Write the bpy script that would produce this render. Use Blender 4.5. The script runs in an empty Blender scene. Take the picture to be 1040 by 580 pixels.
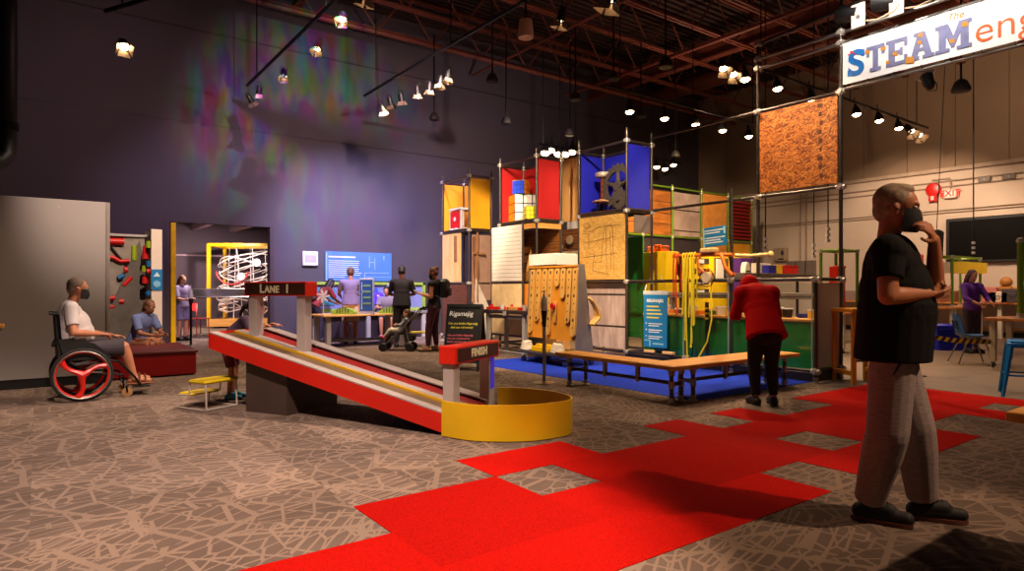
import bpy, math, random
from mathutils import Vector, Matrix, Euler
random.seed(7)
SC = bpy.context.scene
COL = SC.collection
PI = math.pi

# ------------------------------------------------------------------ calibration
F, HY, YAW, EYE = 652.0, 293.4, math.radians(36.45), 1.26
CA, SA = math.cos(YAW), math.sin(YAW)

def room(u, d):
    return (u * CA + d * SA, -u * SA + d * CA)

def gr(px, py, z=0.0):
    d = F * (EYE - z) / (py - HY)
    return room((px - 520) / F * d, d)

def at_depth(px, d):
    return room((px - 520) / F * d, d)

def at_x(px, x0):
    k = (px - 520) / F
    d = x0 / (k * CA + SA)
    return -k * d * SA + d * CA

def at_y(px, y0):
    k = (px - 520) / F
    d = y0 / (CA - k * SA)
    return k * d * CA + d * SA

def dep(x, y):
    return x * SA + y * CA

def zat(py, x, y):
    return EYE + (HY - py) / F * dep(x, y)

# ------------------------------------------------------------------ materials
def lin(c):
    c = c / 255.0
    return c / 12.92 if c <= 0.04045 else ((c + 0.055) / 1.055) ** 2.4

def rgb(r, g, b):
    return (lin(r), lin(g), lin(b), 1.0)

MATS = {}

def mat(name, col, rough=0.6, metal=0.0, var=0.12, scale=6.0, bump=0.0, emit=None, power=0.0, alpha=1.0, trans=0.0, stretch=None, spec=0.5, detail=3.0):
    """Principled material whose base colour is broken up by a noise."""
    if name in MATS:
        return MATS[name]
    m = bpy.data.materials.new(name)
    m.use_nodes = True
    nt = m.node_tree
    b = nt.nodes['Principled BSDF']
    c = rgb(*col)
    b.inputs['Roughness'].default_value = rough
    b.inputs['Metallic'].default_value = metal
    b.inputs['Specular IOR Level'].default_value = spec
    tc = nt.nodes.new('ShaderNodeTexCoord')
    n = nt.nodes.new('ShaderNodeTexNoise')
    n.inputs['Scale'].default_value = scale
    n.inputs['Detail'].default_value = detail
    src = tc.outputs['Object']
    if stretch:
        mp = nt.nodes.new('ShaderNodeMapping')
        mp.inputs['Scale'].default_value = stretch
        nt.links.new(src, mp.inputs['Vector'])
        src = mp.outputs['Vector']
    nt.links.new(src, n.inputs['Vector'])
    r = nt.nodes.new('ShaderNodeValToRGB')
    r.color_ramp.elements[0].position = 0.3
    r.color_ramp.elements[1].position = 0.7
    r.color_ramp.elements[0].color = (c[0] * (1 - var), c[1] * (1 - var), c[2] * (1 - var), 1)
    r.color_ramp.elements[1].color = (min(1, c[0] * (1 + var)), min(1, c[1] * (1 + var)), min(1, c[2] * (1 + var)), 1)
    nt.links.new(n.outputs['Fac'], r.inputs['Fac'])
    nt.links.new(r.outputs['Color'], b.inputs['Base Color'])
    if bump:
        bp = nt.nodes.new('ShaderNodeBump')
        bp.inputs['Strength'].default_value = bump
        bp.inputs['Distance'].default_value = 0.01
        nt.links.new(n.outputs['Fac'], bp.inputs['Height'])
        nt.links.new(bp.outputs['Normal'], b.inputs['Normal'])
    if emit:
        b.inputs['Emission Color'].default_value = rgb(*emit)
        b.inputs['Emission Strength'].default_value = power
    b.inputs['Alpha'].default_value = alpha
    b.inputs['Transmission Weight'].default_value = trans
    MATS[name] = m
    return m

def wood(name, c1, c2, scale=3.0, stretch=(1, 12, 12), rough=0.5, planks=None):
    if name in MATS:
        return MATS[name]
    m = bpy.data.materials.new(name)
    m.use_nodes = True
    nt = m.node_tree
    b = nt.nodes['Principled BSDF']
    b.inputs['Roughness'].default_value = rough
    tc = nt.nodes.new('ShaderNodeTexCoord')
    mp = nt.nodes.new('ShaderNodeMapping')
    mp.inputs['Scale'].default_value = stretch
    nt.links.new(tc.outputs['Object'], mp.inputs['Vector'])
    n = nt.nodes.new('ShaderNodeTexNoise')
    n.inputs['Scale'].default_value = scale
    n.inputs['Detail'].default_value = 6
    n.inputs['Distortion'].default_value = 0.6
    nt.links.new(mp.outputs['Vector'], n.inputs['Vector'])
    r = nt.nodes.new('ShaderNodeValToRGB')
    r.color_ramp.elements[0].position = 0.33
    r.color_ramp.elements[1].position = 0.66
    r.color_ramp.elements[0].color = rgb(*c1)
    r.color_ramp.elements[1].color = rgb(*c2)
    nt.links.new(n.outputs['Fac'], r.inputs['Fac'])
    out = r.outputs['Color']
    if planks:                                   # dark joints every `planks` metres along z
        sx = nt.nodes.new('ShaderNodeSeparateXYZ')
        nt.links.new(tc.outputs['Object'], sx.inputs[0])
        d = nt.nodes.new('ShaderNodeMath'); d.operation = 'DIVIDE'; d.inputs[1].default_value = planks
        nt.links.new(sx.outputs['Z'], d.inputs[0])
        fr = nt.nodes.new('ShaderNodeMath'); fr.operation = 'FRACT'
        nt.links.new(d.outputs[0], fr.inputs[0])
        lt = nt.nodes.new('ShaderNodeMath'); lt.operation = 'LESS_THAN'; lt.inputs[1].default_value = 0.06
        nt.links.new(fr.outputs[0], lt.inputs[0])
        mx = nt.nodes.new('ShaderNodeMix'); mx.data_type = 'RGBA'
        nt.links.new(lt.outputs[0], mx.inputs[0])
        nt.links.new(out, mx.inputs[6])
        mx.inputs[7].default_value = (0.02, 0.012, 0.006, 1)
        out = mx.outputs[2]
    nt.links.new(out, b.inputs['Base Color'])
    MATS[name] = m
    return m

def osb(name, ca, cb, cc):
    m = bpy.data.materials.new(name)
    m.use_nodes = True
    nt = m.node_tree
    b = nt.nodes['Principled BSDF']
    b.inputs['Roughness'].default_value = 0.6
    tc = nt.nodes.new('ShaderNodeTexCoord')
    n = nt.nodes.new('ShaderNodeTexNoise')
    n.inputs['Scale'].default_value = 7
    nt.links.new(tc.outputs['Object'], n.inputs['Vector'])
    ad = nt.nodes.new('ShaderNodeMixRGB'); ad.blend_type = 'ADD'; ad.inputs[0].default_value = 0.05
    nt.links.new(tc.outputs['Object'], ad.inputs[1]); nt.links.new(n.outputs['Color'], ad.inputs[2])
    outs = []
    for ang in (0.25, -0.7, 1.2):                # strands lying at three angles in the sheet
        vr = nt.nodes.new('ShaderNodeVectorRotate'); vr.rotation_type = 'X_AXIS'; vr.inputs['Angle'].default_value = ang
        nt.links.new(ad.outputs[0], vr.inputs['Vector'])
        mp = nt.nodes.new('ShaderNodeMapping')
        mp.inputs['Scale'].default_value = (1, 12, 60)
        nt.links.new(vr.outputs[0], mp.inputs['Vector'])
        v = nt.nodes.new('ShaderNodeTexVoronoi')
        v.inputs['Scale'].default_value = 1.0
        nt.links.new(mp.outputs['Vector'], v.inputs['Vector'])
        outs.append(v.outputs['Color'])
    n2 = nt.nodes.new('ShaderNodeTexNoise'); n2.inputs['Scale'].default_value = 16
    nt.links.new(tc.outputs['Object'], n2.inputs['Vector'])
    cur = outs[0]
    for k, (o_, th) in enumerate(((outs[1], .5), (outs[2], .58))):
        gt = nt.nodes.new('ShaderNodeMath'); gt.operation = 'GREATER_THAN'; gt.inputs[1].default_value = th
        nt.links.new(n2.outputs['Fac'], gt.inputs[0])
        m2 = nt.nodes.new('ShaderNodeMixRGB')
        nt.links.new(gt.outputs[0], m2.inputs[0]); nt.links.new(cur, m2.inputs[1]); nt.links.new(o_, m2.inputs[2])
        cur = m2.outputs[0]
    s = nt.nodes.new('ShaderNodeSeparateColor')
    nt.links.new(cur, s.inputs[0])
    r = nt.nodes.new('ShaderNodeValToRGB')
    e = r.color_ramp.elements
    e[0].position = 0.1; e[0].color = rgb(*ca)
    e[1].position = 0.9; e[1].color = rgb(*cc)
    k = e.new(0.5); k.color = rgb(*cb)
    nt.links.new(s.outputs[0], r.inputs['Fac'])
    nt.links.new(r.outputs['Color'], b.inputs['Base Color'])
    MATS[name] = m
    return m

def glass(name, col=(235, 240, 240), clear=0.85, rough=0.05):
    """thin clear acrylic sheet: mostly transparent, with a real reflection"""
    if name in MATS:
        return MATS[name]
    m = bpy.data.materials.new(name)
    m.use_nodes = True
    nt = m.node_tree
    out = nt.nodes['Material Output']
    b = nt.nodes['Principled BSDF']
    if clear > .9:
        nt.nodes.remove(b)
        b = nt.nodes.new('ShaderNodeBsdfGlossy')
        b.inputs['Color'].default_value = rgb(*col)
    else:
        b.inputs['Base Color'].default_value = rgb(*col)
    b.inputs['Roughness'].default_value = rough
    t = nt.nodes.new('ShaderNodeBsdfTransparent')
    t.inputs['Color'].default_value = rgb(*col)
    mx = nt.nodes.new('ShaderNodeMixShader')
    mx.inputs[0].default_value = clear
    nt.links.new(b.outputs[0], mx.inputs[1])
    nt.links.new(t.outputs[0], mx.inputs[2])
    nt.links.new(mx.outputs[0], out.inputs['Surface'])
    MATS[name] = m
    return m

# ------------------------------------------------------------------ mesh builder
class MB:
    def __init__(self):
        self.v, self.f, self.mi = [], [], []
        self.m = 0

    def add(self, vs, fs):
        o = len(self.v)
        self.v += [tuple(p) for p in vs]
        for f in fs:
            self.f.append(tuple(i + o for i in f))
            self.mi.append(self.m)
        return self

    def box(self, x0, x1, y0, y1, z0, z1):
        vs = [(x, y, z) for z in (z0, z1) for y in (y0, y1) for x in (x0, x1)]
        return self.add(vs, [(0, 2, 3, 1), (4, 5, 7, 6), (0, 1, 5, 4), (2, 6, 7, 3), (0, 4, 6, 2), (1, 3, 7, 5)])

    def rbox(self, x0, x1, y0, y1, z0, z1, c=0.01):
        """box with chamfered edges all round"""
        c = min(c, (x1 - x0) * .49, (y1 - y0) * .49, (z1 - z0) * .49)
        vs, fs, idx = [], [], {}
        for sx in (0, 1):
            for sy in (0, 1):
                for sz in (0, 1):
                    X = (x0, x1)[sx]; Y = (y0, y1)[sy]; Z = (z0, z1)[sz]
                    ix = X + (c if sx == 0 else -c); iy = Y + (c if sy == 0 else -c); iz = Z + (c if sz == 0 else -c)
                    idx[sx, sy, sz] = (len(vs), len(vs) + 1, len(vs) + 2)
                    vs += [(X, iy, iz), (ix, Y, iz), (ix, iy, Z)]
                    fs.append(idx[sx, sy, sz])
        I = idx
        for s in (0, 1):
            fs.append((I[s, 0, 0][0], I[s, 0, 1][0], I[s, 1, 1][0], I[s, 1, 0][0]))
            fs.append((I[0, s, 0][1], I[1, s, 0][1], I[1, s, 1][1], I[0, s, 1][1]))
            fs.append((I[0, 0, s][2], I[0, 1, s][2], I[1, 1, s][2], I[1, 0, s][2]))
        for a in (0, 1):
            for b in (0, 1):
                fs.append((I[a, b, 0][0], I[a, b, 1][0], I[a, b, 1][1], I[a, b, 0][1]))
                fs.append((I[a, 0, b][0], I[a, 1, b][0], I[a, 1, b][2], I[a, 0, b][2]))
                fs.append((I[0, a, b][1], I[1, a, b][1], I[1, a, b][2], I[0, a, b][2]))
        return self.add(vs, fs)

    @staticmethod
    def frame(d):
        d = Vector(d).normalized()
        up = Vector((0, 0, 1)) if abs(d.z) < 0.95 else Vector((1, 0, 0))
        a = d.cross(up).normalized()
        return a, d.cross(a).normalized()

    def cyl(self, p, q, r, r2=None, n=12):
        p, q = Vector(p), Vector(q)
        r2 = r if r2 is None else r2
        a, b = self.frame(q - p)
        vs = []
        for c, rr in ((p, r), (q, r2)):
            for i in range(n):
                t = 2 * PI * i / n
                vs.append(c + a * math.cos(t) * rr + b * math.sin(t) * rr)
        fs = [(i, (i + 1) % n, n + (i + 1) % n, n + i) for i in range(n)]
        fs += [tuple(range(n - 1, -1, -1)), tuple(range(n, 2 * n))]
        return self.add(vs, fs)

    def tube(self, pts, r, n=8, closed=False):
        pts = [Vector(p) for p in pts]
        k = len(pts)
        rs = r if isinstance(r, (list, tuple)) else [r] * k
        vs, fs = [], []
        prev = None
        for i, p in enumerate(pts):
            if closed:
                d = pts[(i + 1) % k] - pts[i - 1]
            else:
                d = pts[min(i + 1, k - 1)] - pts[max(i - 1, 0)]
            d.normalize()
            if prev is None:
                a, b = self.frame(d)
            else:
                a = prev - d * prev.dot(d)
                if a.length < 1e-5:
                    a, b = self.frame(d)
                a.normalize()
                b = d.cross(a)
            prev = a
            for j in range(n):
                t = 2 * PI * j / n
                vs.append(p + (a * math.cos(t) + b * math.sin(t)) * rs[i])
        for i in range(k if closed else k - 1):
            for j in range(n):
                i2 = (i + 1) % k
                fs.append((i * n + j, i * n + (j + 1) % n, i2 * n + (j + 1) % n, i2 * n + j))
        if not closed:
            fs += [tuple(range(n - 1, -1, -1)), tuple(range((k - 1) * n, k * n))]
        return self.add(vs, fs)

    def lathe(self, prof, c=(0, 0, 0), n=20, axis='z'):
        vs, fs = [], []
        for r, z in prof:
            for i in range(n):
                t = 2 * PI * i / n
                p = (r * math.cos(t), r * math.sin(t), z)
                if axis == 'y':
                    p = (p[0], p[2], p[1])
                if axis == 'x':
                    p = (p[2], p[0], p[1])
                vs.append((c[0] + p[0], c[1] + p[1], c[2] + p[2]))
        for k in range(len(prof) - 1):
            for i in range(n):
                fs.append((k * n + i, k * n + (i + 1) % n, (k + 1) * n + (i + 1) % n, (k + 1) * n + i))
        fs += [tuple(range(n - 1, -1, -1)), tuple(range((len(prof) - 1) * n, len(prof) * n))]
        return self.add(vs, fs)

    def prism(self, poly, a, b, axis='z'):
        """extrude a 2D polygon between a and b on the axis (x: poly is (y,z); y: (x,z); z: (x,y))"""
        n = len(poly)
        vs = []
        for t in (a, b):
            for p in poly:
                vs.append({'x': (t, p[0], p[1]), 'y': (p[0], t, p[1]), 'z': (p[0], p[1], t)}[axis])
        fs = [(i, (i + 1) % n, n + (i + 1) % n, n + i) for i in range(n)]
        fs += [tuple(range(n - 1, -1, -1)), tuple(range(n, 2 * n))]
        return self.add(vs, fs)

    def ell(self, c, r, M=None, n=14, k=9):
        if not isinstance(r, (list, tuple)):
            r = (r, r, r)
        c = Vector(c)
        vs, fs = [], []
        for i in range(1, k):
            ph = PI * i / k
            for j in range(n):
                t = 2 * PI * j / n
                p = Vector((r[0] * math.sin(ph) * math.cos(t), r[1] * math.sin(ph) * math.sin(t), r[2] * math.cos(ph)))
                vs.append(c + (M @ p if M else p))
        for p in (Vector((0, 0, r[2])), Vector((0, 0, -r[2]))):
            vs.append(c + (M @ p if M else p))
        T, B = len(vs) - 2, len(vs) - 1
        for i in range(k - 2):
            for j in range(n):
                fs.append((i * n + j, (i + 1) * n + j, (i + 1) * n + (j + 1) % n, i * n + (j + 1) % n))
        for j in range(n):
            fs.append((T, j, (j + 1) % n))
            fs.append((B, (k - 2) * n + (j + 1) % n, (k - 2) * n + j))
        return self.add(vs, fs)

    def cap(self, p, q, r, r2=None, n=12):
        r2 = r if r2 is None else r2
        self.ell(p, r, n=n, k=8)
        self.ell(q, r2, n=n, k=8)
        if (Vector(p) - Vector(q)).length > 1e-4:
            self.cyl(p, q, r, r2, n=n)
        return self

    def sheet(self, grid, th):
        """solid sheet from a grid of points, thickness th along the local normal"""
        R, C_ = len(grid), len(grid[0])
        P = [[Vector(p) for p in row] for row in grid]
        vs = []
        for off in (th / 2, -th / 2):
            for i in range(R):
                for j in range(C_):
                    du = P[i][min(j + 1, C_ - 1)] - P[i][max(j - 1, 0)]
                    dv = P[min(i + 1, R - 1)][j] - P[max(i - 1, 0)][j]
                    vs.append(P[i][j] + du.cross(dv).normalized() * off)
        N = R * C_
        fs = []
        for i in range(R - 1):
            for j in range(C_ - 1):
                a = i * C_ + j
                fs.append((a, a + 1, a + C_ + 1, a + C_))
                fs.append((N + a, N + a + C_, N + a + C_ + 1, N + a + 1))
        rim = [(0, j) for j in range(C_)] + [(i, C_ - 1) for i in range(1, R)] + [(R - 1, j) for j in range(C_ - 2, -1, -1)] + [(i, 0) for i in range(R - 2, 0, -1)]
        for k in range(len(rim)):
            a = rim[k][0] * C_ + rim[k][1]
            b = rim[(k + 1) % len(rim)]
            b = b[0] * C_ + b[1]
            fs.append((a, N + a, N + b, b))
        return self.add(vs, fs)

    def build(self, name, m, parent=None, smooth=True, loc=None, rot=None, angle=0.7):
        me = bpy.data.meshes.new(name)
        me.from_pydata(self.v, [], self.f)
        ms = m if isinstance(m, (list, tuple)) else [m]
        for x in ms:
            me.materials.append(x)
        if len(ms) > 1:
            me.polygons.foreach_set('material_index', self.mi)
        me.update()
        if smooth:
            me.shade_smooth()
            me.set_sharp_from_angle(angle=angle)
        o = bpy.data.objects.new(name, me)
        COL.objects.link(o)
        if parent:
            o.parent = parent
        if loc:
            o.location = loc
        if rot is not None:
            o.rotation_euler = rot if isinstance(rot, (tuple, list, Euler)) else (0, 0, rot)
        return o

def tag(o, label, cat, group=None, kind=None):
    if label:
        o['label'] = label
    if cat:
        o['category'] = cat
    if group:
        o['group'] = group
    if kind:
        o['kind'] = kind
    return o

def thing(name, label, cat, loc=(0, 0, 0), rz=0.0, group=None):
    o = bpy.data.objects.new(name, None)
    o.empty_display_size = 0.1
    COL.objects.link(o)
    o.location = (loc[0], loc[1], loc[2] if len(loc) > 2 else 0)
    o.rotation_euler = (0, 0, rz) if not isinstance(rz, (tuple, list)) else rz
    return tag(o, label, cat, group)

def structure(o):
    o['kind'] = 'structure'
    return o

def dup(root, loc=None, rot=None, label=None):
    r = root.copy(); COL.objects.link(r)
    if loc is not None:
        r.location = loc
    if rot is not None:
        r.rotation_euler = rot if isinstance(rot, (tuple, list, Euler)) else (0, 0, rot)
    if label:
        r['label'] = label
    for ch in list(root.children):
        c = ch.copy(); COL.objects.link(c); c.parent = r
        for g in list(ch.children):
            d = g.copy(); COL.objects.link(d); d.parent = c
    return r

def text(name, body, size, m, parent, loc, rot, extrude=0.002, align='CENTER', shear=0, offset=0.0, space=1.0, yscale=1.0):
    cu = bpy.data.curves.new(name, 'FONT')
    cu.body = body
    cu.size = size
    cu.extrude = extrude
    cu.align_x = align
    cu.align_y = 'CENTER'
    cu.shear = shear
    cu.offset = offset
    cu.space_character = space
    cu.materials.append(m)
    tmp = bpy.data.objects.new(name + '_curve', cu)
    me = bpy.data.meshes.new_from_object(tmp)
    me.name = name
    if not me.materials:
        me.materials.append(m)
    o = bpy.data.objects.new(name, me)
    bpy.data.objects.remove(tmp)
    bpy.data.curves.remove(cu)
    COL.objects.link(o)
    o.parent = parent
    o.location = loc
    o.rotation_euler = rot
    o.scale = (1, yscale, 1)
    return o

FACE_NEG_X = (PI / 2, 0, -PI / 2)      # text read by someone looking towards +X
FACE_NEG_Y = (PI / 2, 0, 0)            # text read by someone looking towards +Y

# shared materials ----------------------------------------------------------
STEEL = mat('galvanised_steel', (150, 145, 138), .35, .85, .1, 12)
DARKPIPE = mat('dark_steel_pipe', (76, 67, 61), .4, .7, .15, 10)
DKPIPE = DARKPIPE
CLAMPW = mat('clamp_zinc', (190, 182, 172), .4, .5, .1, 20)
BLACK = mat('black_plastic', (16, 15, 16), .5, 0, .15, 12)
BLACKM = mat('black_metal', (20, 18, 18), .4, .6, .15, 12)
WHITE = mat('white_paint', (215, 208, 200), .5, 0, .04, 5)
RED = mat('red_gloss_paint', (196, 22, 14), .35, 0, .08, 4)
DKRED = mat('dark_red_paint', (120, 14, 16), .4, 0, .1, 4)
YEL = mat('yellow_gloss_paint', (228, 176, 10), .35, 0, .06, 4)
GREEN = mat('green_paint', (22, 120, 44), .35, 0, .1, 3)
LIME = mat('lime_green_pipe', (104, 140, 34), .4, .2, .1, 6)
BLUE = mat('royal_blue_fabric', (18, 22, 170), .7, 0, .12, 3)
SIGNBLUE = mat('sign_blue', (24, 120, 178), .45, 0, .05, 4)
SKIN = mat('skin_tan', (186, 122, 90), .55, 0, .08, 14)
SKIN2 = mat('skin_brown', (128, 78, 54), .55, 0, .08, 14)
SKIN3 = mat('skin_fair', (206, 150, 118), .55, 0, .08, 14)
GREY = mat('grey_paint', (128, 122, 120), .5, 0, .06, 4)
LTGREY = mat('light_grey_paint', (170, 163, 158), .5, 0, .06, 4)
DKGREY = mat('dark_grey_paint', (58, 52, 50), .5, 0, .1, 4)
PLY = wood('birch_plywood', (206, 160, 100), (224, 184, 126), 1.5, (1, 6, 1.2))
MAPLE = wood('maple_bench_wood', (196, 132, 58), (222, 164, 86), 2.0, (1, 1, 8))
OAK = wood('brown_plank_wood', (92, 52, 22), (150, 92, 40), 2.0, (1, 1, 14), planks=.2)
# ------------------------------------------------------------------ camera
cam = bpy.data.cameras.new('camera')
cam.sensor_width = 36
cam.lens = 36 * F / 1040
cam.shift_y = (HY - 290) / 1040
cam.clip_end = 200
camo = bpy.data.objects.new('camera', cam)
COL.objects.link(camo)
camo.location = (0, 0, EYE)
camo.rotation_euler = (PI / 2, 0, -YAW)
SC.camera = camo

# ------------------------------------------------------------------ floor
TX, TY, TS = 2.466, 3.527, 0.5          # origin and pitch of the carpet tile grid

def carpet_material():
    m = bpy.data.materials.new('patterned_carpet')
    m.use_nodes = True
    nt = m.node_tree
    N, L = nt.nodes.new, nt.links.new
    b = nt.nodes['Principled BSDF']
    b.inputs['Roughness'].default_value = 0.95
    b.inputs['Specular IOR Level'].default_value = 0.1
    tc = N('ShaderNodeTexCoord')
    def math_(op, a, b_=None):
        n = N('ShaderNodeMath'); n.operation = op
        for i, v in enumerate((a, b_)):
            if v is None: continue
            if isinstance(v, (int, float)): n.inputs[i].default_value = v
            else: L(v, n.inputs[i])
        return n.outputs[0]
    def vmath(op, a, b_=None, scale=None):
        n = N('ShaderNodeVectorMath'); n.operation = op
        for i, v in enumerate((a, b_)):
            if v is None: continue
            if isinstance(v, tuple): n.inputs[i].default_value = v
            else: L(v, n.inputs[i])
        if scale is not None: n.inputs['Scale'].default_value = scale
        return n.outputs[0]
    p = vmath('MULTIPLY', vmath('SUBTRACT', tc.outputs['Object'], (TX, TY, 0)), (1 / TS, 1 / TS, 0))
    cell = vmath('FLOOR', p)
    loc = vmath('SUBTRACT', vmath('FRACTION', p), (.5, .5, 0))
    wn = N('ShaderNodeTexWhiteNoise'); wn.noise_dimensions = '3D'
    L(cell, wn.inputs['Vector'])
    # turn each tile's pattern by a small random angle and shift it
    rot = N('ShaderNodeVectorRotate'); rot.rotation_type = 'Z_AXIS'
    L(loc, rot.inputs['Vector'])
    L(math_('MULTIPLY', math_('SUBTRACT', wn.outputs['Value'], .5), 2.0), rot.inputs['Angle'])
    q = vmath('ADD', rot.outputs[0], vmath('SCALE', wn.outputs['Color'], scale=37.0))
    def cracks(scale, stretch, width, src=q, power=None):
        v = N('ShaderNodeTexVoronoi'); v.voronoi_dimensions = '2D'; v.feature = 'DISTANCE_TO_EDGE'
        L(vmath('MULTIPLY', src, stretch), v.inputs['Vector'])
        v.inputs['Scale'].default_value = scale
        v.inputs['Randomness'].default_value = 1.0
        return math_('LESS_THAN', v.outputs['Distance'], width)
    c1 = cracks(2.0, (1.0, 2.6, 1), .055)
    c2 = cracks(1.15, (2.0, .8, 1), .04)
    c3 = cracks(.75, (1.0, 1.4, 1), .03, src=vmath('ADD', p, (3.3, 7.1, 0)))
    # regular thin rails in part of the tiles
    sep = N('ShaderNodeSeparateXYZ'); L(q, sep.inputs[0])
    st = math_('LESS_THAN', math_('FRACT', math_('MULTIPLY', sep.outputs['Y'], 7.0)), .2)
    wn2 = N('ShaderNodeTexWhiteNoise'); L(vmath('ADD', cell, (11.5, 3.5, 0)), wn2.inputs['Vector'])
    pick = math_('GREATER_THAN', wn2.outputs['Value'], .55)
    st = math_('MULTIPLY', st, pick)
    line = math_('MAXIMUM', math_('MAXIMUM', c1, c2), math_('MAXIMUM', c3, st))
    # pile and per-tile tone
    pile = N('ShaderNodeTexNoise'); pile.inputs['Scale'].default_value = 210; pile.inputs['Detail'].default_value = 2
    L(tc.outputs['Object'], pile.inputs['Vector'])
    worn = N('ShaderNodeTexNoise'); worn.inputs['Scale'].default_value = 2.4; worn.inputs['Detail'].default_value = 2
    L(tc.outputs['Object'], worn.inputs['Vector'])
    tone = math_('MULTIPLY_ADD', wn2.outputs['Value'], .35)
    tone_n = tone.node; tone_n.inputs[2].default_value = .8
    tone = math_('MULTIPLY', tone, math_('ADD', math_('MULTIPLY', pile.outputs['Fac'], .9), .55))
    dark = N('ShaderNodeMix'); dark.data_type = 'RGBA'
    dark.inputs[6].default_value = rgb(80, 67, 60); dark.inputs[7].default_value = rgb(116, 99, 88)
    L(worn.outputs['Fac'], dark.inputs[0])
    mx = N('ShaderNodeMix'); mx.data_type = 'RGBA'
    L(line, mx.inputs[0]); L(dark.outputs[2], mx.inputs[6]); mx.inputs[7].default_value = rgb(130, 111, 98)
    mul = N('ShaderNodeMix'); mul.data_type = 'RGBA'; mul.blend_type = 'MULTIPLY'; mul.inputs[0].default_value = 1
    L(mx.outputs[2], mul.inputs[6])
    cmb = N('ShaderNodeCombineColor'); [L(tone, cmb.inputs[i]) for i in range(3)]
    L(cmb.outputs[0], mul.inputs[7])
    L(mul.outputs[2], b.inputs['Base Color'])
    bp = N('ShaderNodeBump'); bp.inputs['Strength'].default_value = .4; bp.inputs['Distance'].default_value = .004
    L(pile.outputs['Fac'], bp.inputs['Height']); L(bp.outputs[0], b.inputs['Normal'])
    return m

def plain_carpet(name, c1, c2, tiles=True):
    m = bpy.data.materials.new(name)
    m.use_nodes = True
    nt = m.node_tree
    N, L = nt.nodes.new, nt.links.new
    b = nt.nodes['Principled BSDF']
    b.inputs['Roughness'].default_value = 0.95
    b.inputs['Specular IOR Level'].default_value = 0.08
    tc = N('ShaderNodeTexCoord')
    n = N('ShaderNodeTexNoise'); n.inputs['Scale'].default_value = 160; n.inputs['Detail'].default_value = 3
    L(tc.outputs['Object'], n.inputs['Vector'])
    r = N('ShaderNodeValToRGB')
    r.color_ramp.elements[0].position = .3; r.color_ramp.elements[1].position = .7
    r.color_ramp.elements[0].color = rgb(*c1); r.color_ramp.elements[1].color = rgb(*c2)
    L(n.outputs['Fac'], r.inputs['Fac'])
    out = r.outputs['Color']
    if tiles:
        sh = N('ShaderNodeVectorMath'); sh.operation = 'SUBTRACT'; sh.inputs[1].default_value = (TX, TY, 0)
        L(tc.outputs['Object'], sh.inputs[0])
        sc = N('ShaderNodeVectorMath'); sc.operation = 'MULTIPLY'; sc.inputs[1].default_value = (1 / TS / 2, 1 / TS / 2, 0)
        L(sh.outputs[0], sc.inputs[0])
        fl = N('ShaderNodeVectorMath'); fl.operation = 'FLOOR'; L(sc.outputs[0], fl.inputs[0])
        wn = N('ShaderNodeTexWhiteNoise'); L(fl.outputs[0], wn.inputs['Vector'])
        mr = N('ShaderNodeMapRange'); mr.inputs[3].default_value = .8; mr.inputs[4].default_value = 1.15
        L(wn.outputs['Value'], mr.inputs[0])
        mul = N('ShaderNodeMix'); mul.data_type = 'RGBA'; mul.blend_type = 'MULTIPLY'; mul.inputs[0].default_value = 1
        cmb = N('ShaderNodeCombineColor'); [L(mr.outputs[0], cmb.inputs[i]) for i in range(3)]
        L(out, mul.inputs[6]); L(cmb.outputs[0], mul.inputs[7])
        out = mul.outputs[2]
    L(out, b.inputs['Base Color'])
    bp = N('ShaderNodeBump'); bp.inputs['Strength'].default_value = .4; bp.inputs['Distance'].default_value = .004
    L(n.outputs['Fac'], bp.inputs['Height']); L(bp.outputs[0], b.inputs['Normal'])
    return m

XE, YW = 20.35, 15.5                 # pale wall (x = XE) and dark wall (y = YW)
X0, Y0 = -7.0, -4.0
CARPET = carpet_material()
structure(MB().box(X0, 9.05, Y0, 24, -.05, 0).build('floor', CARPET, smooth=False))
CONC = mat('sealed_concrete', (120, 100, 86), .45, 0, .12, 3, detail=6)
structure(MB().box(9.05, XE + .3, Y0, YW + .2, -.05, 0).build('floor_concrete', CONC, smooth=False))

# red carpet tiles: cells (i, j) of the tile grid
red = set()
for i in range(-14, 14):
    for j in range(-3, 1):
        red.add((i, j))
for i in range(-14, 0):
    red.discard((i, 0))
for i in range(-14, -2):
    red.discard((i, -1))
    if i < -2: pass
for c in ((0, 0), (1, 0)):
    red.add(c)
red.discard((2, 0)); red.discard((3, 0)); red.add((4, 0)); red.discard((5, 0)); red.add((6, 0))
red.discard((7, 0)); red.discard((8, 0))
for i in range(9, 13): red.add((i, 0))
red.discard((0, -1)); red.discard((3, -3)); red.discard((5, -2))
red.discard((8, -3)); red.discard((9, -3)); red.discard((11, -3))
mb = MB()
for (i, j) in sorted(red):
    a, b_ = TX + i * TS, TY + j * TS
    if a + TS > 9.05 or a < X0: continue
    mb.box(a, a + TS, b_, b_ + TS, 0.0, .004)
for i in range(10, 13):
    for j in range(-7, -3):
        mb.box(TX + i * TS, TX + i * TS + TS, TY + j * TS, TY + j * TS + TS, 0, .004)
structure(mb.build('floor_red_carpet', plain_carpet('red_carpet', (136, 6, 3), (200, 18, 6)), smooth=False))
structure(MB().box(5.93, 8.9, 4.57, 9.3, 0, .006).build('floor_blue_carpet', plain_carpet('blue_carpet', (22, 40, 150), (44, 72, 205), False), smooth=False))

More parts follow.
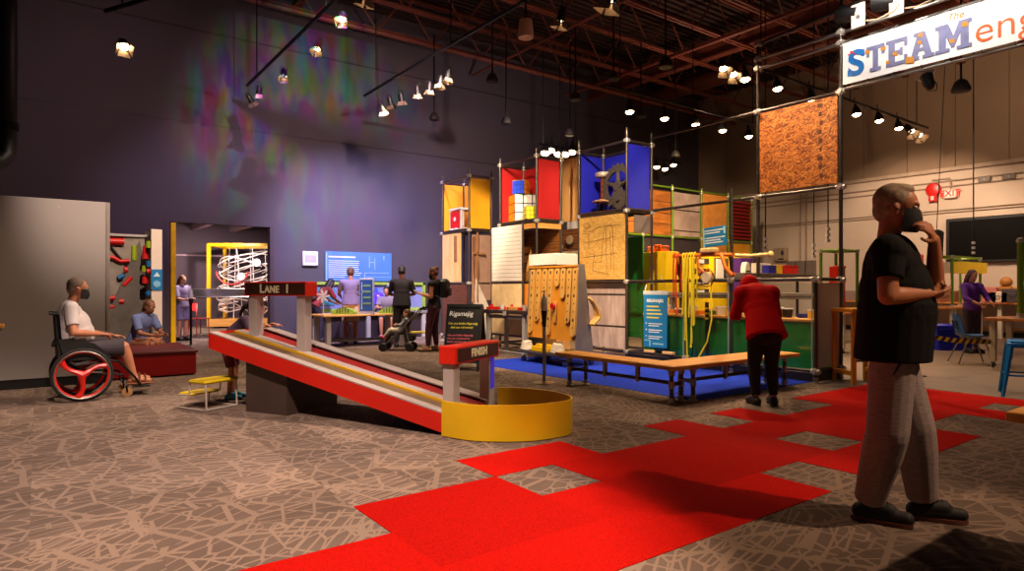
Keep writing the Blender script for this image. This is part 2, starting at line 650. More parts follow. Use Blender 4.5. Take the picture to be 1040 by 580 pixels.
# ------------------------------------------------------------------ walls
WALLD = mat('dark_wall_paint', (68, 61, 68), .75, 0, .08, .6)
CH = 9.0
mb = MB()
ox0, ox1, oz = 2.22, 4.46, 2.71       # opening to the next gallery
mb.box(X0, ox0, YW, YW + .2, 0, CH).box(ox1, XE + .3, YW, YW + .2, 0, CH).box(ox0, ox1, YW, YW + .2, oz, CH)
structure(mb.build('wall_north', WALLD, smooth=False))
mb = MB()                              # horizontal wall-panel joints, thin steel strips
for z in (4.9, 6.95):
    mb.box(X0, XE, YW - .012, YW, z, z + .03)
structure(mb.build('trim_1', mat('dark_trim', (40, 36, 40), .6), smooth=False))
structure(MB().box(X0 - .2, X0, Y0, YW + .2, 0, CH).build('wall_west', WALLD, smooth=False))
PALE = mat('pale_wall_paint', (196, 178, 160), .7, 0, .05, .8)
PALEU = mat('pale_wall_insulation', (140, 118, 96), .8, 0, .08, .8)
structure(MB().box(XE, XE + .2, Y0, YW, 0, 4.55).build('wall_east', PALE, smooth=False))
mb = MB()
y = YW
while y > Y0:
    y2 = max(Y0, y - 1.22)
    mb.box(XE - .05, XE + .2, y2 + .008, y - .008, 4.62, CH)
    y = y2
mb.box(XE, XE + .2, Y0, YW, 4.55, CH)
structure(mb.build('wall_east_upper', PALEU, smooth=False))
structure(MB().box(XE - .10, XE, Y0, YW, 4.52, 4.62).build('trim_2', mat('pale_ledge', (170, 150, 130), .6), smooth=False))
structure(MB().box(XE - .02, XE, Y0, YW, 0, .12).build('baseboard_east', DKGREY, smooth=False))
# conduits along the pale wall
for k, (z, r) in enumerate(((4.25, .02), (4.1, .018), (3.45, .015), (3.38, .012))):
    o = MB().cyl((XE - .03, 1, z), (XE - .03, YW - .2, z), r, n=8).build('wall_conduit', mat('painted_conduit', (150, 130, 112), .5))
    tag(o, ['topmost thin conduit running along the pale wall under its ledge', 'second conduit from the top along the pale wall', 'third conduit from the top, level with the exit sign underside', 'lowest thin conduit running along the pale wall'][k], 'conduit', 'conduits on the pale wall')

# ------------------------------------------------------------------ ceiling
DECK = mat('ceiling_deck_paint', (44, 26, 20), .7, 0, .15, 2)
mb = MB()
y = Y0
while y < YW + .2:
    mb.box(X0, XE + .3, y, y + .10, 8.42, 8.6)
    mb.box(X0, XE + .3, y + .10, y + .2, 8.5, 8.6)
    y += .2
structure(mb.build('ceiling', DECK, smooth=False))
JOIST = mat('joist_primer', (104, 50, 34), .6, 0, .15, 3)
def joist(y, zb=7.4, zt=8.4):
    mb = MB()
    for dy in (-.05, .05):
        mb.box(X0, XE, y + dy - .03, y + dy + .03, zb, zb + .045)
        mb.box(X0, XE, y + dy - .03, y + dy + .03, zt - .05, zt)
    x = X0
    s = 0
    while x < XE:
        z0, z1 = (zb, zt) if s % 2 == 0 else (zt, zb)
        mb.cyl((x, y, z0), (x + .75, y, z1), .022, n=6)
        x += .75
        s += 1
    return structure(mb.build('ceiling_joist', JOIST, smooth=False))
for yy in (14.2, 12.75, 11.05, 9.6, 8.2, 6.8, 5.3, 3.8, 2.2):
    joist(yy)
# girders along Y carrying the joists
def girder(x, zb, zt, w=.2):
    mb = MB()
    mb.box(x - w / 2, x + w / 2, 0, YW, zt - .05, zt).box(x - w / 2, x + w / 2, 0, YW, zb, zb + .05).box(x - .015, x + .015, 0, YW, zb, zt)
    return structure(mb.build('ceiling_girder', JOIST, smooth=False))
girder(14.6, 7.45, 7.95)
girder(5.0, 8.0, 8.4)
o = MB().cyl((16.6, 1, 7.7), (16.6, 15.2, 7.7), .26, n=20).build('ceiling_duct', mat('duct_brown', (92, 46, 26), .45, .4, .1, 3))
tag(o, 'long round air duct hanging under the ceiling joists', 'duct')
tag(MB().cyl((13.4, 0, 7.35), (13.4, 15.3, 7.35), .045, n=8).build('sprinkler_pipe', JOIST), 'thin sprinkler pipe crossing below the joists', 'pipe')
tag(MB().cyl((9.9, 0, 7.3), (9.9, 15.3, 7.3), .035, n=8).build('sprinkler_pipe', JOIST), 'thinner pipe under the joists above the blue open cube', 'pipe')
tag(MB().cyl((X0, 13.9, 7.25), (XE, 13.9, 7.25), .06, n=8).build('sprinkler_pipe', JOIST), 'reddish pipe running along the dark wall near the ceiling', 'pipe')

# black pipe in the upper left corner
px = room(*((8 - 520) / F * 9.0, 9.0))
t = thing('drain_pipe', 'thick black vertical pipe with an elbow at its foot, beside the dark wall', 'pipe', (px[0], px[1], 0))
zb = zat(150, *px)
MB().cyl((0, 0, zb), (0, 0, 8.2), .11, n=20).build('pipe', BLACK, t)
MB().tube([(0, 0, zb + .05), (0, 0, zb - .1), (-.08, -.05, zb - .2), (-.25, -.15, zb - .25), (-.8, -.5, zb - .26)], .11, 20).build('elbow', BLACK, t)
MB().cyl((0, 0, zb + .25), (0, 0, zb + .35), .13, n=20).build('coupling', BLACKM, t)
# ------------------------------------------------------------------ grey partition
PART = mat('partition_grey', (150, 142, 140), .55, 0, .03, 1.2)
t = thing('partition_panel', 'tall grey freestanding partition panel behind the man in the wheelchair', 'partition', (-.4, 10.16, 0))
Hp = 2.42
MB().rbox(-2.2, 1.14, 0, .1, .12, Hp, .004).build('panel', PART, t)
MB().box(-2.2, 1.14, .015, .085, 0, .12).build('plinth', BLACK, t)
MB().box(1.14, 1.18, -.01, .11, .0, Hp).build('edge_trim', mat('aluminium_edge', (150, 140, 136), .4, .3), t)
MB().cyl((.62, -.004, 2.32), (.62, .001, 2.32), .006, n=8).build('screw', WHITE, t)
t = thing('wall_shelf', 'small wooden ledge on the grey partition at the edge of view', 'shelf', (-.55, 10.16, .78))
MB().rbox(-.5, .22, -.3, 0, 0, .05, .01).build('board', MAPLE, t)
MB().prism([(0, 0), (-.22, 0), (0, -.2)], .0, .03, 'x').build('bracket', GREY, t)

# ------------------------------------------------------------------ climbing wall
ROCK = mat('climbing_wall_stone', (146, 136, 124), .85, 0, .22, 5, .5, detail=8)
ROCK_SHADED = mat('climbing_wall_stone_shaded', (104, 96, 88), .85, 0, .22, 5, .5, detail=8)
t = thing('climbing_wall', 'low stone-grey climbing wall with coloured bar holds behind the red bench', 'climbing wall', (0, 0, 0))
cyy = 12.55
xl, xr = at_y(100, cyy), at_y(148, cyy)
zt = 2.2
cx = xr
mb = MB()
mb.prism([(xl - 1.2, cyy), (xr - .55, cyy), (xr, cyy - .02), (xr, cyy + .2), (xl - 1.2, cyy + .2)], .3, zt - .06, 'z')
mb.build('rock_face', ROCK, t, smooth=False)
# a folded facet and the turned end, their shade painted as darker stone
MB().prism([(xr - .75, .3), (xr - .02, .3), (xr - .02, zt - .5), (xr - .1, zt - .12)], cyy - .07, cyy, 'y').build('rock_facet', ROCK_SHADED, t, smooth=False)
ex = at_y(153.5, 12.0)
MB().prism([(xr - .02, cyy + .2), (xr - .02, cyy - .02), (ex, 12.05), (ex + .04, 12.05), (ex + .04, cyy + .2)], .3, zt - .06, 'z').build('turned_face', ROCK_SHADED, t, smooth=False)
ex2 = at_y(164.5, 12.0)
MB().box(ex, ex2, 11.98, 12.75, 0, zt + .04).build('end_post', mat('end_post_cream', (222, 205, 190), .5, 0, .03), t)
MB().box(xl - 1.2, ex + .02, cyy - .06, cyy + .2, zt - .06, zt - .02).build('top_rail', LTGREY, t)
sg = MB().box(ex, ex2, 11.965, 11.98, 1.24, 1.58).build('blue_sign', SIGNBLUE, t)
em_ = (ex + ex2) / 2
MB().prism([(em_ - .05, 1.46), (em_ + .05, 1.46), (em_, 1.54)], 11.955, 11.966, 'y').build('triangle_mark', mat('sign_pale', (190, 220, 235), .5), sg)
MB().lathe([(.055, 0), (.055, .01)], ((ex + ex2) / 2, 11.955, 1.34), 16, 'y').build('round_mark', mat('sign_pale2', (120, 180, 215), .5), sg)
def hold(pts, r, m, y=None):
    P = []
    for (a, b_) in pts:
        yy = cyy - .05 if y is None else y
        x = at_y(a, yy)
        P.append((x, yy, zat(b_, x, yy)))
    return MB().tube(P, r, 10).build('climbing_hold', m, t)
HR = mat('hold_red', (206, 24, 22), .45, 0, .08, 8)
HG = mat('hold_lime', (150, 176, 20), .45, 0, .08, 8)
HB = mat('hold_blue', (30, 110, 170), .45, 0, .08, 8)
hold([(110, 245), (126, 245.5)], .055, HR)
hold([(109.5, 260.5), (116, 262), (122, 265.5), (131.5, 265)], .032, HR)
hold([(136.4, 249.5), (136.2, 264.5)], .042, HG)
hold([(120, 282.5), (126, 279.5)], .04, HB)
hold([(126, 274), (129.6, 274)], .055, HR)
hold([(125.5, 290), (133.5, 281.5)], .04, HR)
hold([(109, 313), (116, 311)], .035, HR)
hold([(111, 303), (117, 302.5)], .04, HR)
hold([(121, 306.5), (125.5, 306)], .05, HR)
hold([(148.5, 250), (147.5, 263)], .05, HR, 12.25)
hold([(147.5, 270), (147, 276)], .05, HG, 12.25)
hold([(151.5, 245), (151.3, 252)], .045, HG, 12.12)
hold([(151, 265), (152, 271)], .045, HB, 12.12)
hold([(149, 276), (152.5, 275)], .045, HR, 12.1)
hold([(147.5, 281), (147.3, 288)], .045, HR, 12.2)
hold([(149.5, 296), (151.5, 300)], .045, HB, 12.15)
MB().tube([(at_y(111, cyy - .03), cyy - .03, zat(249, at_y(111, cyy), cyy)), (at_y(141, cyy - .03), cyy - .03, zat(285, at_y(141, cyy), cyy))], .02, 6).build('groove', BLACK, t)

# red bench block
t = thing('bench_block', 'dark red box bench in front of the climbing wall', 'bench', (0, 10.32, 0))
BR = mat('bench_red', (150, 10, 18), .4, 0, .1, 2)
MB().rbox(-.45, 1.87, 0, 1.55, .02, .33, .01).build('box', BR, t)
MB().rbox(-.47, 1.89, -.02, 1.57, .33, .37, .008).build('seat_top', mat('bench_top_maroon', (92, 30, 34), .5, 0, .1, 3), t)

# ------------------------------------------------------------------ wheelchair
W = thing('wheelchair', 'black wheelchair with red three-spoke wheels carrying the seated man', 'wheelchair', (.40, 8.90, 0), math.radians(0))
TYRE = mat('tyre_rubber', (22, 20, 20), .7, 0, .1, 20)
def torus_pts(R_, cy_, cz, n=40):
    return [(R_ * math.cos(2 * PI * i / n), cy_, cz + R_ * math.sin(2 * PI * i / n)) for i in range(n)]
for sgn, wy in ((-1, -.29), (1, .29)):
    w = MB().tube(torus_pts(.282, wy, .30), .017, 8, closed=True).build('wheel', TYRE, W)
    mb = MB()
    mb.tube(torus_pts(.255, wy, .30), .017, 8, closed=True)
    for k in range(3):
        a = math.radians(20 + 120 * k)
        pts = []
        for q in range(7):
            f = q / 6
            pts.append((f * .25 * math.cos(a + .22 * math.sin(f * PI)), wy + sgn * .015 * (1 - f), .30 + f * .25 * math.sin(a + .22 * math.sin(f * PI))))
        mb.tube(pts, [.045, .034, .026, .024, .024, .028, .034], 8)
    mb.build('red_spokes', mat('wheel_red', (205, 30, 18), .35, 0, .06, 6), w)
    MB().lathe([(.0, -.03), (.03, -.03), (.034, 0), (.03, .03), (0, .03)], (0, wy, .30), 14, 'y').build('hub', STEEL, w)
    MB().tube(torus_pts(.262, wy + sgn * .035, .30), .008, 6, closed=True).build('push_rim', STEEL, w)
for wy in (-.2, .2):
    c = MB().lathe([(.0, -.015), (.04, -.015), (.055, -.012), (.055, .012), (.04, .015), (0, .015)], (.44, wy, .056), 18, 'y').build('caster', mat('caster_pale', (150, 110, 70), .5), W)
    MB().tube([(.44, wy - .02, .056), (.43, wy - .02, .13), (.40, wy, .16), (.40, wy, .26)], .011, 6).build('fork', BLACKM, c)
mb = MB()
for wy in (-.21, .21):
    mb.tube([(-.22, wy, .98), (-.2, wy, .72), (-.17, wy, .46), (-.05, wy, .40), (.25, wy, .44), (.36, wy, .42), (.52, wy, .22), (.58, wy, .12)], .013, 8)
    mb.tube([(-.16, wy, .44), (-.02, wy, .3), (.3, wy, .28), (.40, wy, .26)], .012, 8)
    mb.tube([(-.22, wy, .98), (-.30, wy, .99)], .015, 8)
mb.cyl((0, -.27, .30), (0, .27, .30), .016)
mb.cyl((-.16, -.21, .45), (-.16, .21, .45), .012)
mb.cyl((.3, -.21, .28), (.3, .21, .28), .012)
mb.build('chair_frame', BLACKM, W)
MB().rbox(-.2, .28, -.2, .2, .44, .5, .02).build('seat', mat('seat_black_fabric', (26, 24, 26), .85), W)
mb = MB()
g = [[(-.235 + .03 * (i / 4) ** 1 - .02 * math.sin(PI * j / 5), -.2 + .4 * j / 5, .98 - .5 * i / 4) for j in range(6)] for i in range(5)]
mb.sheet(g, .025).build('backrest', mat('seat_black_fabric', (26, 24, 26), .85), W)
for wy in (-.24, .24):
    MB().prism([(-.16, .46), (-.22, .70), (-.10, .71), (.12, .64), (.25, .52), (.22, .46)], wy - .008, wy + .008, 'y').build('side_guard', BLACK, W)
MB().rbox(.5, .68, -.2, .2, .10, .125, .008).build('footrest', BLACK, W)
MB().tube([(-.21, -.2, .70), (-.25, -.16, .64), (-.26, 0, .62), (-.25, .16, .64), (-.21, .2, .70)], .022, 8).build('back_bag', BLACK, W)

# ------------------------------------------------------------------ step stool
p = gr(209, 418)
S = thing('step_stool', 'small two-step yellow stool on white wire legs on the carpet', 'step stool', (p[0], p[1], 0), math.radians(28 - 2))
# local x: away from the camera along the tread, local y: towards the lower step
YP = mat('yellow_plastic', (216, 184, 16), .45, 0, .05, 6)
MB().rbox(-.03, .40, -.02, .25, .275, .315, .018).build('top_tread', YP, S)
MB().rbox(.0, .37, .25, .44, .135, .165, .014).build('lower_tread', YP, S)
WIRE = mat('white_wire', (205, 195, 185), .4, .2, .05)
for xx in (0.0, .37):
    MB().tube([(xx, .0, .28), (xx, -.01, .012), (xx, .02, .008), (xx, .42, .008), (xx, .44, .012), (xx, .43, .14), (xx, .26, .15), (xx, .245, .28)], .009, 8).build('leg', WIRE, S)
MB().cyl((0, -.01, .012), (.37, -.01, .012), .009, n=8).build('foot_bar', WIRE, S)

# ------------------------------------------------------------------ race ramp
RO = gr(450, 443)
RA = math.radians(-62)
RT = thing('race_ramp', 'long red sloping toy-car ramp with LANE 1 and FINISH gates and a yellow catch bin', 'ramp', (RO[0], RO[1], 0), RA)
def rloc(x, y):
    dx, dy = x - RO[0], y - RO[1]
    return (dx * math.cos(RA) + dy * math.sin(RA), -dx * math.sin(RA) + dy * math.cos(RA))
L_, ZT, ZB, RW = 2.87, .80, .19, .88
SL = (ZT - ZB) / L_
def zt_(t): return ZB - SL * t
RAMPRED = mat('ramp_red', (205, 30, 14), .4, 0, .06, 2)
RAMPRED2 = mat('ramp_red_inner', (140, 26, 22), .4, 0, .06, 2)
RAILC = mat('ramp_rail_grey', (164, 153, 146), .45, 0, .05, 3)
LANEC = mat('ramp_lane_taupe', (104, 84, 66), .4, 0, .06, 3)
def slab(y0, y1, up, dn, m, nm, t0=-L_, t1=0.02, parent=None):
    return MB().prism([(t0, zt_(t0) + up), (t1, zt_(t1) + up), (t1, zt_(t1) - dn), (t0, zt_(t0) - dn)], y0, y1, 'y').build(nm, m, parent or RT, smooth=False)
slab(0, .02, -.002, .165, RAMPRED, 'side_panel')
slab(RW - .02, RW, -.002, .165, RAMPRED2, 'side_panel')
slab(0, .105, .012, .0, RAILC, 'rail')
slab(.335, .45, .012, .02, RAILC, 'rail')
slab(RW - .15, RW, .012, .0, RAILC, 'rail')
slab(.305, .335, .010, .02, mat('ramp_line_yellow', (196, 148, 12), .4, 0, .06), 'lane_line')
slab(.105, .305, -.012, .06, LANEC, 'lane')
slab(.45, RW - .15, -.02, .06, RAMPRED2, 'lane')
slab(.02, RW - .02, -.07, .15, DKGREY, 'underside')
MB().prism([(-L_ - .004, ZT - .15), (-L_ - .004, ZT + .01), (-L_ + .015, ZT + .01), (-L_ + .015, ZT - .15)], 0, RW, 'y').build('end_board', RAMPRED, RT, smooth=False)
PL = mat('ramp_plinth_brown', (70, 54, 48), .5, 0, .08, 3)
MB().prism([(-2.42, 0), (-1.86, 0), (-1.86, zt_(-1.86) - .14), (-2.42, zt_(-2.42) - .14)], .08, .82, 'y').build('plinth', PL, RT, smooth=False)
POSTC = mat('gate_post_taupe', (176, 164, 158), .45, 0, .05, 3)
SIGNR = mat('gate_red', (214, 34, 12), .4, 0, .05, 3)
SIGNP = mat('gate_panel_brown', (62, 34, 22), .4, 0, .06, 3)
LET = mat('gate_lettering_cream', (236, 226, 190), .5, 0, .02)
# start gate over the middle rail: its sign faces the near side
for tt in (-2.66, -1.97):
    MB().rbox(tt - .055, tt + .055, .38, .49, zt_(tt), 1.2, .006).build('gate_post', POSTC, RT)
t0, t1 = -2.75, -1.87
s = MB().rbox(t0, t1, .35, .52, 1.185, 1.335, .006).build('start_sign', SIGNR, RT)
MB().box(t0 + .02, t1 - .01, .344, .35, 1.2, 1.318).build('sign_panel', SIGNP, s)
text('lettering', 'L', .128, LET, s, (t0 + .24, .342, 1.258), (PI / 2, 0, 0), .002, 'LEFT', offset=.004)
text('lettering', 'ANE', .1, LET, s, (t0 + .315, .342, 1.252), (PI / 2, 0, 0), .002, 'LEFT', offset=.004, space=1.08)
text('lettering', '1', .128, LET, s, (t0 + .60, .342, 1.258), (PI / 2, 0, 0), .002, 'LEFT', offset=.004)
# finish gate: sign faces down the ramp
for yy in (.14, .81):
    MB().rbox(-.06, .05, yy - .05, yy + .06, max(.0, ZB - .1), .62, .006).build('gate_post', POSTC, RT)
s = MB().rbox(-.08, .09, .055, .89, .605, .762, .008).build('finish_sign', SIGNR, RT)
MB().box(.09, .096, .09, .86, .625, .742).build('sign_panel', SIGNP, s)
text('lettering', 'FINISH', .098, LET, s, (.098, .475, .684), (PI / 2, 0, PI / 2), .002, offset=.004, space=1.05)
MB().box(.051, .056, .78, .85, .3, .6).build('led_strip', mat('led_purple', (60, 50, 170), .4, 0, .1, 30, emit=(70, 50, 220), power=.35), RT)
# catch bin: a curved yellow sheet
rim = [(449, 407), (476.6, 410.6), (505, 411.6), (534.6, 411.3), (552, 410), (568.4, 408), (577, 406.4), (580.5, 404.3), (577, 401.4), (563.6, 397.8), (549, 395.8), (534.6, 394.5), (520, 393.8), (505.6, 393.6)]
pts = [rloc(*gr(px_, py_, .305)) for px_, py_ in rim]
fine = []
for i in range(len(pts) - 1):
    p0, p1, p2, p3 = pts[max(i - 1, 0)], pts[i], pts[i + 1], pts[min(i + 2, len(pts) - 1)]
    for k in range(5):
        u_ = k / 5
        fine.append(tuple(.5 * (2 * p1[a] + (-p0[a] + p2[a]) * u_ + (2 * p0[a] - 5 * p1[a] + 4 * p2[a] - p3[a]) * u_ ** 2 + (-p0[a] + 3 * p1[a] - 3 * p2[a] + p3[a]) * u_ ** 3) for a in (0, 1)))
fine.append(pts[-1])
g = [[(x, y, z) for x, y in fine] for z in (.008, .305)]
bn = MB().sheet(g, .014).build('catch_bin', mat('bin_yellow', (222, 176, 14), .4, 0, .08, 2), RT, angle=.9)
mb = MB()
for z in (.03, .28):
    q = fine[0]
    mb.lathe([(.008, -.012), (.008, -.004), (.004, -.001)], (q[0] + .03, q[1], z), 8, 'y')
mb.build('screw', STEEL, bn)
MB().prism([(p_[0], p_[1]) for p_ in fine[::3]], .004, .012, 'z').build('bin_floor', mat('bin_floor_dark', (90, 60, 20), .7), bn, smooth=False)

# ------------------------------------------------------------------ next gallery, seen through the opening
GW = mat('gallery_back_wall', (70, 54, 66), .7, 0, .06, 1)
structure(MB().box(-2, 9, 24, 24.2, 0, 3.6).build('wall_gallery', GW, smooth=False))
structure(MB().box(-2.2, -2, YW + .2, 24.2, 0, 3.6).build('wall_gallery_west', GW, smooth=False))
structure(MB().box(8.2, 8.4, YW + .2, 24.2, 0, 3.6).build('wall_gallery_east', GW, smooth=False))
structure(MB().box(-2.2, 8.4, YW + .2, 24.2, 3.6, 3.8).build('ceiling_gallery', mat('gallery_ceiling', (40, 30, 36), .8), smooth=False))
mb = MB()
LIL = mat('gallery_soffit_lilac', (170, 140, 150), .7)
for x in (1.2, 3.0, 4.2, 5.4):
    mb.box(x, x + .18, YW + 2.5, 24, 3.25, 3.6)
mb.box(-2, 8.2, 18.2, 18.45, 3.2, 3.6).box(-2, 8.2, 20.6, 20.85, 3.2, 3.6)
structure(mb.build('ceiling_gallery_beam', LIL, smooth=False))
t = thing('door_jamb', 'bright yellow upright lining the opening to the next gallery', 'jamb', (2.22, YW - .02, 0))
t['kind'] = 'structure'
MB().rbox(.08, .18, -.02, .2, 0, 2.69, .01).build('jamb', mat('jamb_yellow', (236, 190, 10), .4), t)
structure(MB().box(4.38, 4.47, YW - .02, YW + .2, 0, 2.72).box(2.2, 2.28, YW - .02, YW + .2, 0, 2.72).build('trim_3', mat('dark_jamb', (60, 46, 52), .5), smooth=False))

# rolling-ball machine in a yellow frame
bx, by = at_depth(212, 20.5)
bx2 = at_depth(277, 20.5)
ang = -YAW + math.radians(2)
wd = math.hypot(bx2[0] - bx, bx2[1] - by)
t = thing('ball_machine', 'yellow framed case of white looping rails in the next gallery', 'rolling ball machine', (bx, by, 0), ang)
YF = mat('case_yellow', (230, 178, 8), .4)
hz = zat(247, bx, by)
MB().rbox(-.05, wd + .05, -.05, 1.3, .05, .28, .01).build('base', MAPLE, t)
for xx in (0, wd):
    for yy in (0, 1.25):
        MB().rbox(xx - .05, xx + .05, yy - .05, yy + .05, .28, hz, .005).build('case_post', YF, t)
mb = MB()
for yy in (0, 1.25):
    mb.rbox(-.05, wd + .05, yy - .05, yy + .05, hz - .1, hz, .005)
for xx in (0, wd):
    mb.rbox(xx - .05, xx + .05, 0, 1.25, hz - .1, hz, .005)
mb.build('top_frame', YF, t)
WR = mat('white_rail', (226, 216, 214), .4, .1)
rnd = random.Random(3)
for k in range(16):
    pts = []
    a = rnd.uniform(0, 6)
    for q in range(22):
        f = q / 21
        pts.append((.15 + (wd - .3) * (.5 + .5 * math.sin(a + f * (3 + k % 4))), .2 + .8 * (.5 + .5 * math.cos(a * 2 + f * 5)), .5 + (hz - .8) * ((k + 1) / 17) + .22 * math.sin(f * 7 + a)))
    MB().tube(pts, .02, 6).build('rail', WR, t)
mb = MB()
pts = []
for q in range(70):
    a = q * .55
    pts.append((.32 + .11 * math.cos(a), .3 + .11 * math.sin(a), .5 + q * .013))
mb.tube(pts, .024, 6).build('spiral_rail', WR, t)
for k in range(7):
    MB().cyl((.3 + k * (wd - .5) / 6, .1 + .9 * rnd.random(), .28), (.3 + k * (wd - .5) / 6, .1 + .9 * rnd.random(), hz - .1), .014, n=6).build('upright', WR, t)
pts = [(.3 + .5 * math.cos(PI + PI * i / 12) + .4, -.0 + .1, hz - .9 + .42 * math.sin(PI + PI * i / 12)) for i in range(13)]
MB().tube(pts, .03, 6).build('red_loop', mat('loop_red', (180, 50, 40), .5), t)
for k in range(3):
    MB().lathe([(0, -.02), (.12, -.02), (.13, 0), (.12, .02), (0, .02)], (.5 + .5 * k, .05, 1.2 + .45 * k), 16, 'y').build('wheel', WR, t)
# silver table with hand sanitiser, stool, red chairs
q = at_depth(225, 16.6)
t = thing('steel_table', 'shiny steel table standing just inside the next gallery', 'table', (q[0], q[1], 0), ang)
zt2 = zat(301, *q)
MB().rbox(-1.0, .9, -.35, .35, zt2 - .03, zt2, .008).rbox(-.98, .88, -.33, .33, zt2 - .03, zt2 + .2, .01).build('tabletop', mat('brushed_steel', (200, 196, 196), .25, .9), t)
for xx in (-.9, .8):
    for yy in (-.28, .28):
        MB().cyl((xx, yy, 0), (xx, yy, zt2 - .03), .025, n=8).build('leg', STEEL, t)
def sanitiser(p, label, h=1.0, dark=True):
    s = thing('sanitiser_stand', label, 'hand sanitiser', (p[0], p[1], 0))
    MB().lathe([(0, 0), (.15, 0), (.15, .008), (.05, .02), (.03, .025), (0, .025)], n=24).build('base', STEEL, s)
    MB().cyl((0, 0, .02), (0, 0, h * .82), .024, n=14).build('pole', BLACKM if dark else mat('satin_steel', (170, 160, 150), .45, .3), s)
    MB().lathe([(.026, h * .74), (.03, h * .82), (.042, h * .92), (.046, h * .95), (0, h * .95)], n=16).build('holder', BLACK, s)
    b_ = MB().lathe([(0, h * .95), (.04, h * .95), (.042, h * .97), (.042, h * 1.1), (.03, h * 1.13), (.013, h * 1.145), (0, h * 1.145)], n=16).build('bottle', glass('bottle_clear', (228, 230, 234), .25), s)
    mb = MB()
    mb.cyl((0, 0, h * 1.14), (0, 0, h * 1.2), .008, n=8).cyl((0, 0, h * 1.2), (0, 0, h * 1.215), .018, n=10).cyl((0, 0, h * 1.207), (-.05, 0, h * 1.195), .006, n=8)
    mb.build('pump', WHITE, b_)
    MB().box(-.043, -.041, -.025, .025, h * .99, h * 1.07).build('bottle_label', WHITE, b_)
    return s
sanitiser(gr(193.8, 351.7), 'black hand sanitiser stand at the opening to the next gallery', 1.1)
q = gr(552.7, 389)
sanitiser(q, 'chrome hand sanitiser stand with clear bottle beside the blue carpet', 1.02, False)
def side_chair(p, rz, label, m, h=.45, group=None):
    s = thing('side_chair', label, 'chair', (p[0], p[1], 0), rz, group)
    MB().rbox(-.2, .2, -.2, .2, h - .03, h, .01).build('seat', m, s)
    MB().rbox(-.2, .2, .17, .2, h + .2, h + .42, .01).build('backrest', m, s)
    for xx in (-.18, .18):
        MB().tube([(xx, -.18, 0), (xx * .95, -.17, h - .03)], .014, 6).build('leg', m, s)
        MB().tube([(xx, .2, 0), (xx * .95, .18, h - .03), (xx * .95, .185, h + .4)], .014, 6).build('leg', m, s)
    return s
REDW = mat('chair_red', (150, 28, 26), .4)
side_chair(at_depth(202, 17.9), 2.0, 'red side chair under the steel table', REDW)
side_chair(at_depth(167, 16.3), -.6, 'red chair by the yellow jamb with a white sheet on it', REDW)
t = thing('side_table', 'small white-topped table behind the end of the climbing wall', 'table', (*at_depth(173, 17.2), 0), ang)
MB().rbox(-.3, .35, -.2, .2, .66, .80, .01).build('tabletop', mat('table_pale', (210, 190, 190), .5), t)
for xx in (-.26, .3):
    for yy in (-.16, .16):
        MB().cyl((xx, yy, 0), (xx, yy, .66), .022, n=8).build('leg', mat('red_leg', (120, 40, 36), .5), t)
# framed board on the gallery's back wall
t = thing('framed_board', 'pale outlined square board on the back wall of the next gallery', 'board', (at_depth(203, 23.0)[0], 23.9, 1.0))
MB().box(-1.3, 1.0, 0, .06, 0, 1.4).build('board', GW, t)
mb = MB()
mb.box(-1.32, 1.02, -.02, .0, 1.37, 1.42).box(-1.32, -1.27, -.02, 0, 0, 1.4).box(.97, 1.02, -.02, 0, 0, 1.4)
mb.build('border', LIL, t)
# ------------------------------------------------------------------ exhibits on the dark wall
t = thing('text_panel', 'wide blue text panel on the dark wall above the green-edged counter', 'text panel', (5.69, YW - .065, 0))
PB = mat('panel_blue', (74, 124, 176), .5, 0, .06, 2)
MB().box(0, 1.78, 0, .06, 1.46, 2.19).build('panel', PB, t)
mb = MB()
rnd = random.Random(5)
for k in range(9):
    mb.box(.08, .95 - (.35 if k == 8 else 0) - .1 * rnd.random(), -.006, 0, 1.95 - k * .05, 1.966 - k * .05)
mb.build('text_lines', mat('panel_text', (200, 210, 190), .6), t)
MB().box(.08, .78, -.006, 0, 2.04, 2.075).build('heading', WHITE, t)
mb = MB()
for a, b_, c, d in ((1.15, 1.165, 1.8, 2.1), (1.3, 1.315, 1.75, 2.05), (1.15, 1.3, 1.93, 1.945), (1.02, 1.7, 1.66, 1.675), (1.02, 1.035, 1.5, 1.66), (1.0, 1.75, 1.56, 1.57), (1.55, 1.57, 2.0, 2.12), (0.02, .04, 1.46, 2.15), (.04, .5, 1.48, 1.49)):
    mb.box(a, b_, -.006, 0, c, d)
mb.build('diagram', mat('panel_diagram', (150, 180, 205), .6), t)
t = thing('wall_box', 'small white box mounted on the dark wall left of the blue text panel', 'wall box', (5.13, YW - .08, 0))
MB().rbox(0, .38, 0, .08, 1.82, 2.17, .015).build('case', WHITE, t)
MB().box(.05, .33, -.005, 0, 1.9, 2.08).build('cover', LTGREY, t)

